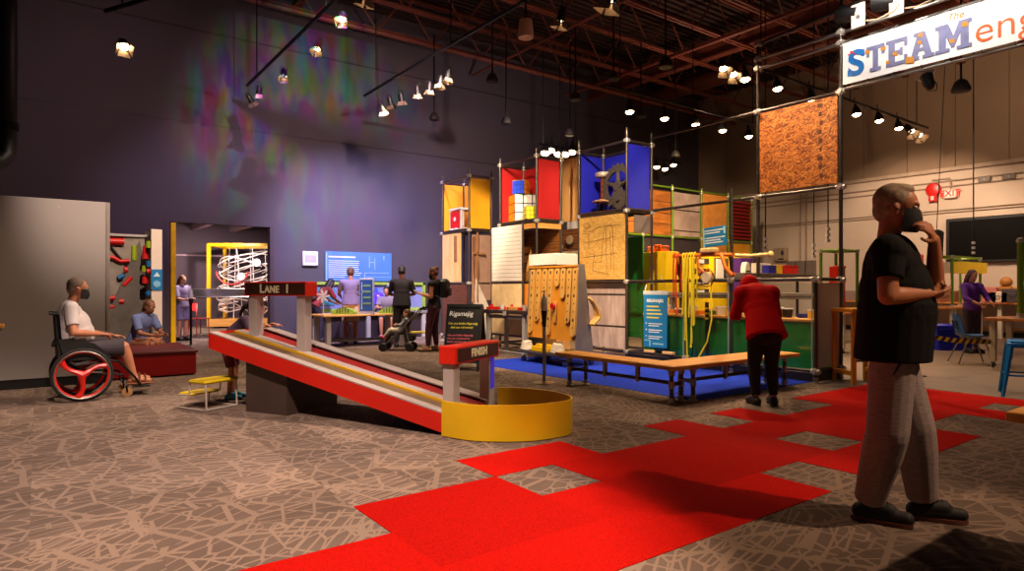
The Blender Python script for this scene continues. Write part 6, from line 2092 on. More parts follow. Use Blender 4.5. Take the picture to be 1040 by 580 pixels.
def person(label, loc, rz, pose=None, h=1.75, skin=SKIN, shirt=None, sleeve=.55, trousers=None, leg=1.0, shoe=None, hair=None,
           hair_style='short', mask=None, vox=.012, slim=1.0, group=None, name='person', bulk=0.0, headk=1.0, flare=0.0, hem=.05):
    J = dict(STAND)
    if pose: J.update(pose)
    k = h / 1.75
    for n_ in list(J):
        if isinstance(J[n_], tuple) and n_ not in ('face', 'hand_r', 'hand_l', 'palm_r', 'palm_l', 'thumb_r', 'thumb_l', 'up'):
            J[n_] = tuple(V(*J[n_]) * k)
    mb = MB()
    torso(mb, J, k, bulk, slim=slim)
    hd, nk = V(*J['head']), V(*J['neck'])
    M = headframe(J)
    hk = k * headk
    mb.cap(nk - V(0, 0, .03 * k), hd - M @ V(.02, 0, .04) * k, .056 * k * slim ** .5, .052 * k)
    H_ = lambda a, b, c: hd + M @ V(a, b, c) * hk
    mb.ell(H_(-.008, 0, .035), (.098 * hk, .077 * hk, .088 * hk), M, 18, 12)
    mb.ell(H_(.018, 0, -.03), (.076 * hk, .064 * hk, .088 * hk), M, 18, 12)
    mb.ell(H_(.055, 0, -.085), (.028 * hk, .034 * hk, .026 * hk), M)
    mb.cap(H_(.088, 0, .012), H_(.108, 0, -.028), .010 * hk, .0155 * hk, n=8)
    mb.cap(H_(.088, -.03, .03), H_(.088, .03, .03), .013 * hk, n=8)
    mb.cap(H_(.086, -.02, -.063), H_(.086, .02, -.063), .0105 * hk, n=8)
    for s in (-1, 1):
        mb.ell(H_(-.005, s * .079, -.005), (.02 * hk, .012 * hk, .034 * hk), M)
    for s in ('r', 'l'):
        mb.cap(J['sh_' + s], J['el_' + s], .052 * k + bulk * .4, .041 * k + bulk * .3)
        mid = lerp(J['el_' + s], J['wr_' + s], .3)
        mb.cap(J['el_' + s], mid, .040 * k + bulk * .3, .041 * k + bulk * .2); mb.cap(mid, J['wr_' + s], .041 * k + bulk * .2, .027 * k)
        hand(mb, J['wr_' + s], J['hand_' + s], J['palm_' + s], J['thumb_' + s], J['curl_' + s], k * 1.04)
        mb.cap(J['hip_' + s], J['kn_' + s], .084 * k + bulk * .5, .056 * k + bulk * .2)
        mid = lerp(J['kn_' + s], J['an_' + s], .3)
        mb.cap(J['kn_' + s], mid, .054 * k, .057 * k); mb.cap(mid, J['an_' + s], .057 * k, .036 * k)
        an, to = V(*J['an_' + s]), V(*J['toe_' + s])
        mb.cap(an - V(0, 0, .03 * k), to + V(0, 0, .008 * k), .036 * k, .026 * k)
        back = (an - to); back.z = 0
        if back.length > .01: back.normalize()
        mb.ell(an + back * .03 * k - V(0, 0, .045 * k), .034 * k)
    body = remesh(mb.build(name, skin, None), vox)
    tag(body, label, 'person', group)
    body.location = (loc[0], loc[1], loc[2] if len(loc) > 2 else 0)
    body.rotation_euler = (0, 0, rz)
    if shirt:
        mb = MB()
        torso(mb, J, k, .016 + bulk, low=False, slim=slim)
        pe_, wa_ = V(*J['pelvis']), V(*J['waist'])
        u_ = (wa_ - pe_).normalized()
        ah = (V(*J['hip_l']) - V(*J['hip_r'])).normalized()
        M_ = Matrix((ah.cross(u_).normalized(), ah, u_)).transposed()
        B_ = J.get('belly', 0) * k
        fw_ = M_ @ V(1, 0, 0)
        ellcyl(mb, wa_ + u_ * .05 * k + fw_ * B_ * .4, pe_ - u_ * hem * k, ((.118 + bulk) * k + B_, (.160 * slim + bulk) * k + B_ * .5), ((.152 + bulk) * k + B_ * .3, (.208 * slim + bulk) * k), M_)
        if sleeve > 0:
            for s in ('r', 'l'):
                if sleeve <= 1:
                    q = lerp(J['sh_' + s], J['el_' + s], sleeve)
                    mb.cyl(J['sh_' + s], q, .070 * k + bulk * .5, .064 * k + bulk * .4, n=14); mb.ell(J['sh_' + s], .072 * k + bulk * .5)
                else:
                    q = lerp(J['el_' + s], J['wr_' + s], sleeve - 1)
                    mb.cap(J['sh_' + s], J['el_' + s], .068 * k + bulk * .5, .054 * k + bulk * .4)
                    mb.cap(J['el_' + s], q, .054 * k + bulk * .4, .042 * k + bulk * .3)
        remesh(mb.build('shirt', shirt, body), vox, 2)
    if trousers:
        mb = MB()
        pe, wa = V(*J['pelvis']), V(*J['waist'])
        up2 = (wa - pe).normalized()
        axh = (V(*J['hip_l']) - V(*J['hip_r'])).normalized()
        M2 = Matrix((axh.cross(up2).normalized(), axh, up2)).transposed()
        mb.ell(pe, ((.136 + bulk) * k, (.176 * slim + bulk) * k, (.145 + bulk) * k), M2, 18, 12)
        for s in ('r', 'l'):
            if leg <= .5:
                q = lerp(J['hip_' + s], J['kn_' + s], leg * 2)
                mb.ell(J['hip_' + s], .100 * k); mb.cyl(J['hip_' + s], q, (.102 + bulk * .4) * k, (.084 + flare) * k, n=16)
            else:
                kk = V(*J['kn_' + s])
                q = lerp(J['kn_' + s], J['an_' + s], leg * 2 - 1)
                mb.cap(J['hip_' + s], kk, (.103 + bulk * .4) * k, (.074 + flare) * k, n=16)
                mid = kk + (q - kk) * .3
                mb.cap(kk, mid, (.074 + flare) * k, (.073 + flare) * k, n=16)
                mb.cyl(mid, q, (.073 + flare) * k, (.050 + flare) * k, n=16)
        remesh(mb.build('trousers' if leg > .5 else 'shorts', trousers, body), vox, 2)
    if shoe:
        for s in ('r', 'l'):
            an, to = V(*J['an_' + s]), V(*J['toe_' + s])
            back = an - to; back.z = 0
            back = back.normalized() if back.length > .01 else V(-1, 0, 0)
            side = V(-back.y, back.x, 0)
            z0 = min(an.z - .06 * k, to.z)
            mb = MB()
            heel = an + back * .035 * k - V(0, 0, .042 * k)
            mb.cap(heel, to + V(0, 0, .012 * k), .046 * k, .038 * k)
            mb.cap(an - V(0, 0, .02 * k), lerp(an, to, .55) + V(0, 0, .012 * k), .045 * k, .042 * k)
            sh = remesh(mb.build('shoe', shoe, body), min(vox, .01), 2)
            mb = MB()
            ol = []
            f = -back
            L = (to - heel).dot(f) + .085 * k
            for t_, w in ((0, .022), (.12, .038), (.35, .036), (.65, .047), (.85, .042), (.97, .022)):
                ol.append((t_ * L, w * k))
            pl = [(a, b) for a, b in ol] + [(a, -b) for a, b in reversed(ol)]
            base = heel + back * .046 * k
            zb_ = heel.z - .046 * k
            slope = ((to.z - .026 * k) - (heel.z - .046 * k))
            vs = []
            for dz in (0, .02 * k):
                for a, b in pl:
                    p = base + f * a + side * b
                    vs.append((p.x, p.y, zb_ + dz + slope * min(1, a / L)))
            n = len(pl)
            mb.add(vs, [(i, (i + 1) % n, n + (i + 1) % n, n + i) for i in range(n)] + [tuple(range(n - 1, -1, -1)), tuple(range(n, 2 * n))])
            mb.build('sole', J.get('sole_mat', BLACK), sh)
    if hair:
        mb = MB()
        if hair_style in ('short', 'long', 'tail', 'bun', 'crop'):
            mb.ell(H_(-.022, 0, .048), (.096 * hk, .086 * hk, .088 * hk), M, 18, 12)
            mb.ell(H_(-.05, 0, .0), (.062 * hk, .080 * hk, .075 * hk), M, 18, 12)
        if hair_style == 'short':
            mb.ell(H_(.008, 0, .104), (.062 * hk, .064 * hk, .03 * hk), M)
        if hair_style in ('long',):
            mb.cap(H_(-.06, -.03, -.02), H_(-.08, -.04, -.20), .06 * hk, .045 * hk); mb.cap(H_(-.06, .03, -.02), H_(-.08, .04, -.20), .06 * hk, .045 * hk)
            mb.cap(H_(-.0, -.075, .02), H_(-.02, -.085, -.14), .03 * hk, .025 * hk); mb.cap(H_(-.0, .075, .02), H_(-.02, .085, -.14), .03 * hk, .025 * hk)
        if hair_style == 'tail':
            mb.cap(H_(-.1, 0, .05), H_(-.16, 0, -.05), .035 * hk, .03 * hk); mb.cap(H_(-.16, 0, -.05), H_(-.15, 0, -.16), .03 * hk, .015 * hk)
        if hair_style == 'bun':
            mb.ell(H_(-.11, 0, .07), .048 * hk)
        if hair_style == 'hood':
            mb.ell(H_(-.015, 0, .02), (.125 * hk, .115 * hk, .14 * hk), M, 18, 12); mb.cap(H_(-.04, 0, -.06), H_(-.08, 0, -.18), .1 * hk, .12 * hk)
        remesh(mb.build('hood' if hair_style == 'hood' else 'hair', hair, body), min(vox, .009), 2)
    for s in (-1, 1):
        e = MB().ell(H_(.080, s * .031, .012), (.012 * hk, .0145 * hk, .0105 * hk), M, 12, 8).build('eye', mat('eye_white', (214, 208, 200), .3), body)
        MB().ell(H_(.0885, s * .031, .012), (.0048 * hk, .0065 * hk, .0065 * hk), M, 10, 6).build('iris', mat('iris_dark', (34, 22, 16), .2), e)
    if mask:
        mb = MB()
        g = []
        for i in range(7):
            v = i / 6
            row = []
            for j in range(11):
                a = (j / 10 - .5) * 2.5
                r_ = .083 + .026 * math.cos(a) ** 3 * math.sin(PI * (.15 + .75 * v))
                row.append(H_(.012 + r_ * math.cos(a) * 1.0, r_ * math.sin(a) * .93, -.108 + .112 * v))
            g.append(row)
        mb.sheet(g, .004 * hk)
        for s in (-1, 1):
            mb.tube([H_(.04, s * .077, -.02), H_(.01, s * .086, -.005), H_(-.015, s * .09, .01)], .003 * hk, 5)
        mb.build('face_mask', mask, body, angle=1.4)
    body['_'] = 0
    del body['_']
    return body, J, M, hk

HAIRG = mat('hair_grey', (150, 128, 104), .7, 0, .3, 40)
HAIRD = mat('hair_dark', (30, 20, 16), .6, 0, .3, 40)
HAIRB = mat('hair_brown', (88, 52, 28), .6, 0, .3, 40)
MASKB = mat('mask_black', (24, 22, 24), .85, 0, .1, 30)
TEEB = mat('tee_black', (15, 13, 13), .9, 0, .12, 8, spec=.2)

# ---- man with the raised hand, right foreground
fa, fb = gr(872, 530), gr(905, 541)
ra_ = gr(895, 538)
fwd = room(*(Vector((.90, -.44))))        # facing right and a little towards the viewer
rzm = math.atan2(fwd[1], fwd[0])
def rel(pt, org, rz):
    dx, dy = pt[0] - org[0], pt[1] - org[1]
    return (dx * math.cos(rz) + dy * math.sin(rz), -dx * math.sin(rz) + dy * math.cos(rz))
mo = at_depth(906, 3.42)
heelA, toeA = rel(gr(871, 527), mo, rzm), rel(gr(908, 541), mo, rzm)
heelB, toeB = rel(gr(926, 526), mo, rzm), rel(gr(978, 541), mo, rzm)
MH = 1.80
k_ = MH / 1.75
def sc(p): return (p[0] / k_, p[1] / k_)
hA, hB = sc(heelA), sc(heelB)
ux = (1, -.12)
sweat = mat('sweatpants_grey', (150, 132, 128), .9, 0, .25, 26, stretch=(1, 1, 9))
pose = dict(pelvis=(0, 0, .95), hip_r=(0, -.09, .92), hip_l=(.0, .09, .92),
            an_r=(hA[0] + .05, hA[1], .09), toe_r=(hA[0] + .22, hA[1] - .03, .03), kn_r=(hA[0] * .5 + .05, -.11, .5),
            an_l=(hB[0] + .05, hB[1], .09), toe_l=(hB[0] + .22, hB[1] + .02, .03), kn_l=(hB[0] * .55 + .05, .10, .5),
            waist=(.0, 0, 1.10), chest=(.0, 0, 1.30), neck=(-.02, 0, 1.475), head=(.02, 0, 1.635), belly=.05,
            sh_r=(-.03, -.20, 1.41), sh_l=(-.0, .19, 1.415), el_r=(-.04, -.265, 1.19), el_l=(.20, .09, 1.215),
            wr_r=(.145, -.10, 1.20), wr_l=(.185, .01, 1.475), hand_r=(.45, .85, .0), palm_r=(0, .1, 1), thumb_r=(.5, -.3, .8), curl_r=.5,
            hand_l=(-.32, -.72, .55), palm_l=(-.85, .2, -.1), thumb_l=(-.3, -1, 0), curl_l=.6, face=(1, -.12, -.13), sole_mat=mat('sole_brown', (110, 60, 44), .7))
man, J, M, hk = person('standing man in black T-shirt and grey sweatpants, one hand raised to his masked chin', mo, rzm, pose, MH, mat('skin_warm', (176, 110, 74), .5, 0, .08, 14), TEEB, .62, sweat, .97, mat('shoe_black', (24, 20, 20), .7, 0, .15, 20), HAIRG, 'short', MASKB, .0075, hem=.09, flare=.024, bulk=.012)
# trouser pocket seam and shoe laces
hp = V(*J['hip_r'])
MB().tube([(hp.x + .07, hp.y - .085, hp.z + .05), (hp.x + .03, hp.y - .107, hp.z - .04), (hp.x - .01, hp.y - .11, hp.z - .12)], .006, 6).build('pocket_zip', BLACK, man)
for s in ('r', 'l'):
    a, to = V(*J['an_' + s]), V(*J['toe_' + s])
    mb = MB()
    for q in range(4):
        p = lerp(a, to, .25 + .13 * q) + V(0, 0, .062 - .006 * q)
        mb.tube([p + V(0, -.028, -.012), p + V(0, 0, .004), p + V(0, .028, -.012)], .004, 5)
    mb.build('laces', TEEB, man)

# ---- man in the wheelchair
wo = (.40, 8.90)
pose = dict(pelvis=(-.06, 0, .60), waist=(-.08, 0, .74), chest=(-.10, 0, .94), neck=(-.09, 0, 1.11), head=(-.03, 0, 1.265), belly=.07,
            sh_r=(-.10, -.20, 1.05), sh_l=(-.10, .20, 1.05), el_r=(-.08, -.30, .78), el_l=(-.06, .30, .78),
            wr_r=(.17, -.16, .745), wr_l=(.30, .14, .71), hand_r=(.9, .35, -.1), palm_r=(0, .1, -1), thumb_r=(.3, 1, 0), hand_l=(1, -.1, -.1), palm_l=(0, -.1, -1), thumb_l=(.2, -1, 0), curl_r=.7, curl_l=.3,
            hip_r=(-.04, -.10, .58), hip_l=(-.04, .10, .58), kn_r=(.42, -.12, .585), kn_l=(.42, .12, .585),
            an_r=(.52, -.10, .225), an_l=(.54, .10, .225), toe_r=(.68, -.12, .16), toe_l=(.70, .12, .16), face=(1, -.05, -.12), sole_mat=mat('sandal_brown', (120, 70, 40), .7))
wm, J, M, hk = person('man in a pale T-shirt and dark shorts with a dark mask sitting in the wheelchair', wo, 0, pose, 1.74, SKIN, mat('tee_white', (206, 196, 196), .85, 0, .06, 8), .72, mat('shorts_slate', (70, 62, 70), .85, 0, .15, 8), .5, None, mat('hair_cropped', (116, 98, 86), .8, 0, .15, 60), 'crop', MASKB, .01, flare=.02, hem=-.02)
for s in ('r', 'l'):
    a, to = V(*J['an_' + s]), V(*J['toe_' + s])
    mb = MB()
    p = lerp(a, to, .5)
    mb.rbox(a.x - .08, to.x + .05, to.y - .05, to.y + .05, .128, .15, .01)
    for q in (.35, .75):
        p = lerp(a, to, q)
        mb.tube([(p.x, p.y - .045, .15), (p.x, p.y - .03, p.z + .035), (p.x, p.y + .03, p.z + .035), (p.x, p.y + .045, .15)], .01, 6)
    mb.build('sandal', mat('sandal_brown', (120, 70, 40), .7), wm)
cc = V(*J['neck'])
MB().tube([(cc.x + .06, cc.y - .05, cc.z - .02), (cc.x + .12, -.03, cc.z - .15), (cc.x + .19, -.01, cc.z - .32), (cc.x + .2, .0, cc.z - .36)], .006, 6).build('lanyard', BLACK, wm)

# ---- seated person by the climbing wall
q = at_depth(141, 10.35)
pose = dict(pelvis=(-.05, 0, .50), waist=(0, 0, .63), chest=(.08, 0, .82), neck=(.14, 0, .97), head=(.22, 0, 1.10),
            sh_r=(.12, -.18, .91), sh_l=(.12, .18, .91), el_r=(.24, -.22, .66), el_l=(.24, .22, .66), wr_r=(.42, -.12, .62), wr_l=(.42, .12, .62),
            hand_r=(1, .3, 0), hand_l=(1, -.3, 0), hip_r=(-.03, -.09, .48), hip_l=(-.03, .09, .48), kn_r=(.38, -.11, .47), kn_l=(.38, .11, .47),
            an_r=(.38, -.11, .09), an_l=(.36, .11, .09), toe_r=(.54, -.12, .03), toe_l=(.52, .12, .03), face=(1, 0, -.35))
person('person in blue top and tan shorts sitting on the red bench by the climbing wall', (q[0], q[1] - .02, -.05), -.9, pose, 1.62, SKIN2, mat('tee_faded_blue', (92, 104, 150), .85, 0, .1, 6), .8, mat('shorts_tan', (150, 96, 66), .85), .48, mat('shoe_tan', (120, 84, 60), .7), HAIRB, 'crop', None, .012)

# ---- girl in the next gallery
q = gr(185, 346)
person('girl in a lilac-grey dress standing by the sanitiser in the next gallery', q, math.radians(-60), dict(el_r=(.1, -.22, 1.14), wr_r=(.3, -.15, 1.1), hand_r=(1, .2, 0), el_l=(.1, .22, 1.14), wr_l=(.3, .1, 1.12), hand_l=(1, -.2, 0), face=(1, 0, -.3)), 1.58, SKIN3, mat('dress_lilac', (130, 120, 150), .85), .9, mat('dress_lilac', (130, 120, 150), .85), .42, mat('shoe_dark', (40, 30, 34), .7), HAIRB, 'long', None, .014, slim=.9, flare=.03)

# ---- child leaning over the top of the ramp
q = gr(236, 405)
pose = dict(pelvis=(-.08, 0, .95), waist=(.02, 0, 1.08), chest=(.18, 0, 1.22), neck=(.29, 0, 1.33), head=(.38, 0, 1.45),
            sh_r=(.24, -.17, 1.30), sh_l=(.24, .17, 1.30), el_r=(.36, -.27, 1.10), el_l=(.42, .22, 1.12), wr_r=(.52, -.30, 1.24), wr_l=(.62, .12, 1.22),
            hand_r=(1, 0, -.1), hand_l=(1, 0, -.1), hip_r=(-.08, -.09, .92), hip_l=(-.08, .09, .92), face=(1, 0, -.6), palm_r=(0, 0, -1), palm_l=(0, 0, -1), thumb_r=(0, 1, 0), thumb_l=(0, -1, 0))
person('child in dark top and maroon shorts leaning over the upper end of the ramp', q, math.radians(-28), pose, 1.22, SKIN, mat('child_top', (64, 44, 66), .85), .8, mat('child_shorts', (110, 34, 44), .85), .46, mat('child_shoe', (60, 150, 190), .6), HAIRD, 'tail', None, .010, headk=1.25, name='child')

# ---- people at the table
LAV = mat('shirt_lavender', (120, 104, 130), .85, 0, .1, 8)
q = gr(356, 349)
person('man in a purple-grey shirt and beige shorts with his back turned, behind the table', q, math.radians(75), dict(el_r=(.12, -.25, 1.16), wr_r=(.32, -.18, 1.08), el_l=(.12, .25, 1.16), wr_l=(.32, .18, 1.08), hand_r=(1, .1, 0), hand_l=(1, -.1, 0), face=(1, 0, -.3)), 1.74, SKIN, LAV, .7, mat('shorts_beige', (196, 170, 140), .85), .5, mat('shoe_dark', (40, 30, 34), .7), HAIRB, 'crop', None, .014, flare=.02)
q = at_depth(323, 15.1)
pose = dict(pelvis=(-.1, 0, .95), waist=(0, 0, 1.08), chest=(.16, 0, 1.24), neck=(.27, 0, 1.37), head=(.36, 0, 1.49), sh_r=(.22, -.17, 1.34), sh_l=(.22, .17, 1.34), el_r=(.36, -.22, 1.1), el_l=(.36, .22, 1.1), wr_r=(.55, -.14, 1.0), wr_l=(.55, .14, 1.0), hand_r=(1, 0, -.3), hand_l=(1, 0, -.3), hip_r=(-.1, -.09, .92), hip_l=(-.1, .09, .92), face=(1, 0, -.5))
b_, J, M, hk = person('person in red and black bending over the counter beside the LANE 1 gate', q, math.radians(10), pose, 1.62, SKIN2, mat('top_red_black', (120, 30, 28), .85, 0, .5, 5), .9, mat('jeans_dark', (40, 34, 50), .85), .97, mat('shoe_dark', (40, 30, 34), .7), HAIRD, 'long', None, .014)
MB().rbox(-.26, -.08, -.15, .15, .98, 1.34, .05).build('backpack', mat('pack_brown', (70, 44, 38), .8), b_)
q = at_depth(393, 15.9)
pose = dict(pelvis=(0, 0, .62), waist=(.02, 0, .76), chest=(.06, 0, .96), neck=(.08, 0, 1.12), head=(.12, 0, 1.27), sh_r=(.06, -.18, 1.06), sh_l=(.06, .18, 1.06), el_r=(.16, -.24, .84), el_l=(.16, .24, .84), wr_r=(.38, -.14, .84), wr_l=(.38, .14, .84), hand_r=(1, .2, 0), hand_l=(1, -.2, 0), hip_r=(0, -.1, .60), hip_l=(0, .1, .60), kn_r=(.36, -.12, .56), kn_l=(.36, .12, .56), an_r=(.36, -.11, .14), an_l=(.36, .11, .14), toe_r=(.52, -.12, .07), toe_l=(.52, .12, .07), face=(1, 0, -.3))
b_, *_r = person('person in grey top and black shorts seated on a stool behind the green mound', (q[0], q[1], 0), math.radians(-120), pose, 1.65, SKIN, mat('top_grey', (120, 110, 118), .85), .7, mat('shorts_black', (34, 30, 36), .85), .5, mat('shoe_pale', (190, 180, 170), .7), HAIRD, 'short', None, .014)
t = thing('counter_stool', 'plain stool under the person seated behind the green mound', 'stool', (q[0], q[1], 0))
MB().lathe([(0, .46), (.18, .46), (.19, .48), (.18, .5), (0, .5)], n=20).build('seat', DKGREY, t)
MB().cyl((0, 0, .03), (0, 0, .46), .03).build('column', STEEL, t)
MB().lathe([(0, 0), (.2, 0), (.2, .015), (.04, .04), (0, .04)], n=20).build('base', STEEL, t)

# ---- father, woman, stroller, toddler
q = gr(408, 352.5)
person('man in a black T-shirt and dark trousers seen from behind at the table', q, math.radians(62), dict(el_r=(.10, -.27, 1.16), wr_r=(.33, -.12, 1.12), el_l=(.10, .27, 1.16), wr_l=(.33, .12, 1.12), hand_r=(1, .3, 0), hand_l=(1, -.3, 0), face=(1, 0, -.45), belly=.03), 1.74, SKIN2, mat('tee_charcoal', (34, 28, 30), .85), .75, mat('trousers_dark', (30, 26, 28), .85), .97, mat('shoe_dark', (40, 30, 34), .7), HAIRD, 'crop', None, .012)
q = gr(441, 357)
b_, J, M, hk = person('woman in a black sleeveless top and patterned leggings looking at her phone', q, math.radians(180 - 36 - 10), dict(el_r=(.0, -.22, 1.14), wr_r=(.27, -.10, 1.20), el_l=(.0, .22, 1.14), wr_l=(.27, .06, 1.20), hand_r=(1, .3, .15), hand_l=(1, -.2, .15), palm_r=(0, .2, 1), palm_l=(0, -.2, 1), thumb_r=(0, -1, .5), thumb_l=(0, 1, .5), curl_r=.7, curl_l=.6, face=(1, 0, -.45), an_l=(.1, .105, .09), toe_l=(.27, .12, .03), kn_l=(.09, .1, .5)), 1.68, SKIN, mat('top_black', (28, 22, 26), .85), 0, mat('leggings_plum', (70, 22, 42), .8, 0, .6, 30), .95, mat('sandal_tan', (150, 110, 80), .7), HAIRB, 'bun', MASKB, .012, slim=.88)
mb = MB()
mb.rbox(-.30, -.12, -.14, .14, 1.08, 1.46, .05)
pk_ = mb.build('backpack', BLACK, b_)
MB().rbox(-.34, -.29, -.1, .1, 1.12, 1.28, .02).build('pocket', mat('pack_dark', (40, 34, 36), .8), pk_)
for s in (-1, 1):
    MB().tube([(-.13, s * .09, 1.40), (-.03, s * .11, 1.46), (.10, s * .11, 1.36), (.06, s * .13, 1.16), (-.12, s * .11, 1.10)], .015, 6).build('strap', BLACK, pk_)
wr = (V(*J['wr_r']) + V(*J['wr_l'])) / 2
ph = thing('phone', 'phone held by the woman in the black sleeveless top', 'phone', (0, 0, 0))
mw = Matrix.Translation(b_.location) @ Matrix.Rotation(b_.rotation_euler.z, 4, 'Z')
pp = mw @ (wr + V(.115, 0.02, .045))
ph.location = pp; ph.rotation_euler = (0, -.5, b_.rotation_euler.z)
MB().rbox(-.07, .07, -.035, .035, 0, .009, .003).build('case', BLACK, ph)
MB().box(-.065, .065, -.031, .031, .009, .0095).build('screen', mat('phone_screen', (160, 170, 190), .2, emit=(170, 190, 220), power=.6), ph)

q = gr(405, 356)
ST = thing('stroller', 'folding umbrella stroller with dark seat and small double wheels beside the man in black', 'stroller', (q[0], q[1], 0), math.radians(180 - 36.45 - 2))
# local x: forward (towards the left of the picture)
for s in (-1, 1):
    for x in (.28, -.26):
        w = thing('w', None, None) if False else None
        for d in (-.025, .025):
            MB().lathe([(.03, -.012), (.075, -.012), (.082, -.006), (.082, .006), (.075, .012), (.03, .012)], (x, s * .2 + d, .082), 18, 'y').build('wheel', BLACK, ST)
    MB().tube([(-.52, s * .19, .86), (-.45, s * .19, .84), (-.1, s * .19, .45), (.28, s * .2, .1)], .013, 8).build('push_bar', STEEL, ST)
    MB().tube([(-.26, s * .2, .1), (-.2, s * .19, .4), (-.15, s * .18, .7)], .012, 8).build('rear_bar', STEEL, ST)
    MB().tube([(-.56, s * .19, .9), (-.52, s * .19, .87), (-.46, s * .19, .85)], .022, 8).build('handle', BLACK, ST)
MB().cyl((-.26, -.2, .1), (-.26, .2, .1), .01).build('rear_axle', STEEL, ST)
g = [[(x, -.17 + .34 * j / 4, z - .03 * math.sin(PI * j / 4)) for j in range(5)] for x, z in ((-.30, .82), (-.24, .62), (-.16, .42), (-.08, .36), (.06, .36), (.14, .36), (.2, .28), (.26, .18))]
MB().sheet(g, .012).build('seat_sling', mat('sling_dark', (40, 30, 40), .85), ST, angle=1.2)
MB().rbox(-.34, -.2, -.14, .14, .2, .34, .03).build('basket', mat('basket_dark', (34, 28, 30), .85), ST)
pose = dict(pelvis=(-.1, 0, .62), waist=(-.17, 0, .74), chest=(-.26, 0, .92), neck=(-.33, 0, 1.07), head=(-.32, 0, 1.23), sh_r=(-.28, -.17, 1.01), sh_l=(-.28, .17, 1.01), el_r=(-.14, -.2, .82), el_l=(-.14, .2, .82), wr_r=(.06, -.12, .82), wr_l=(.06, .12, .82), hand_r=(1, .2, 0), hand_l=(1, -.2, 0), hip_r=(-.06, -.09, .6), hip_l=(-.06, .09, .6), kn_r=(.32, -.12, .62), kn_l=(.32, .12, .62), an_r=(.56, -.12, .32), an_l=(.56, .12, .32), toe_r=(.68, -.13, .36), toe_l=(.68, .13, .36), face=(1, 0, -.25))
person('toddler in pale clothes and pink shoes riding in the stroller', (q[0], q[1], .10), math.radians(180 - 36.45 - 2), pose, .92, SKIN3, mat('toddler_top', (150, 150, 170), .85), 1.6, mat('toddler_trousers', (200, 190, 170), .85), .95, mat('toddler_shoe', (196, 60, 90), .7), HAIRB, 'short', None, .009, headk=1.45, name='child')

# ---- person in red by the bench
q = gr(776, 411)
pose = dict(pelvis=(-.04, 0, .88), waist=(.04, 0, 1.02), chest=(.18, 0, 1.22), neck=(.33, 0, 1.34), head=(.45, 0, 1.38), sh_r=(.22, -.17, 1.30), sh_l=(.22, .17, 1.30), el_r=(.26, -.25, 1.04), el_l=(.26, .25, 1.04), wr_r=(.46, -.14, 1.02), wr_l=(.46, .14, 1.02), hand_r=(1, .2, 0), hand_l=(1, -.2, 0), hip_r=(-.02, -.09, .84), hip_l=(-.02, .09, .84), kn_r=(.03, -.1, .46), kn_l=(.05, .1, .46), face=(1, 0, -.5))
person('person in a bulky red hooded jacket and black trousers seen from behind at the bench', q, math.radians(54), pose, 1.62, SKIN, mat('jacket_red', (176, 6, 6), .85, 0, .1, 6, spec=.1), 1.9, mat('trousers_black', (26, 20, 20), .85), .97, mat('shoe_dark', (40, 30, 34), .7), mat('jacket_red', (176, 6, 6), .85, 0, .1, 6, spec=.1), 'hood', None, .013, bulk=.035, hem=.10)

# ---- person in purple in the workshop
q = at_depth(987, 12.6)
person('person in a purple top standing between the workshop tables', q, math.radians(-120), dict(el_r=(.12, -.25, 1.16), wr_r=(.34, -.16, 1.05), el_l=(.12, .25, 1.16), wr_l=(.34, .16, 1.05), hand_r=(1, .1, 0), hand_l=(1, -.1, 0), face=(1, 0, -.35)), 1.62, SKIN, mat('top_purple', (92, 34, 140), .85), 1.5, mat('trousers_dusk', (60, 44, 60), .85), .97, mat('shoe_dark', (40, 30, 34), .7), mat('hair_mauve', (70, 40, 60), .7), 'long', None, .014, slim=.9)
# ------------------------------------------------------------------ track lighting
LENS = mat('lamp_lens', (255, 230, 200), .3, emit=(255, 214, 160), power=26)
BARN = mat('barn_door_inner', (150, 130, 110), .4, .4)
def track(label, p, q, drop=1.2):
    t = thing('lighting_track', label, 'lighting track', p)
    d = Vector(q) - Vector(p)
    MB().cyl((0, 0, 0), tuple(d), .03, n=8).build('track', BLACKM, t)
    for f in (.08, .5, .92):
        c = d * f
        MB().cyl(tuple(c), (c.x, c.y, 7.4 - p[2]), .012, n=6).build('hanger_rod', BLACKM, t)
    return t
def aim_rot(p, target):
    return (Vector(target) - Vector(p)).to_track_quat('-Z', 'Y').to_euler()
def lamp_proto():
    t = thing('track_spotlight', 'x', 'spotlight', (0, 0, 0))
    MB().lathe([(0, .26), (.05, .26), (.075, .2), (.085, .05), (.10, 0), (.092, 0), (.075, .05), (0, .06)], n=18).build('housing', BLACK, t)
    MB().lathe([(0, .03), (.082, .03), (.082, .022), (0, .02)], n=18).build('lens', LENS, t)
    g_ = MB().tube([(.095, 0, .12), (.105, 0, .2), (.06, 0, .34), (-.06, 0, .34), (-.105, 0, .2), (-.095, 0, .12)], .008, 6).build('yoke', BLACKM, t)
    mb = MB()
    for a in range(4):
        c, s = math.cos(a * PI / 2), math.sin(a * PI / 2)
        P0 = [(.085, -.08, 0), (.085, .08, 0), (.14, .11, -.12), (.14, -.11, -.12)]
        P1 = [(x + .004, y, z) for x, y, z in P0]
        R = lambda p: (p[0] * c - p[1] * s, p[0] * s + p[1] * c, p[2])
        mb.add([R(p) for p in P0 + P1], [(0, 1, 2, 3), (7, 6, 5, 4), (0, 4, 5, 1), (1, 5, 6, 2), (2, 6, 7, 3), (3, 7, 4, 0)])
    mb.build('barn_doors', BARN, t, smooth=False)
    return t
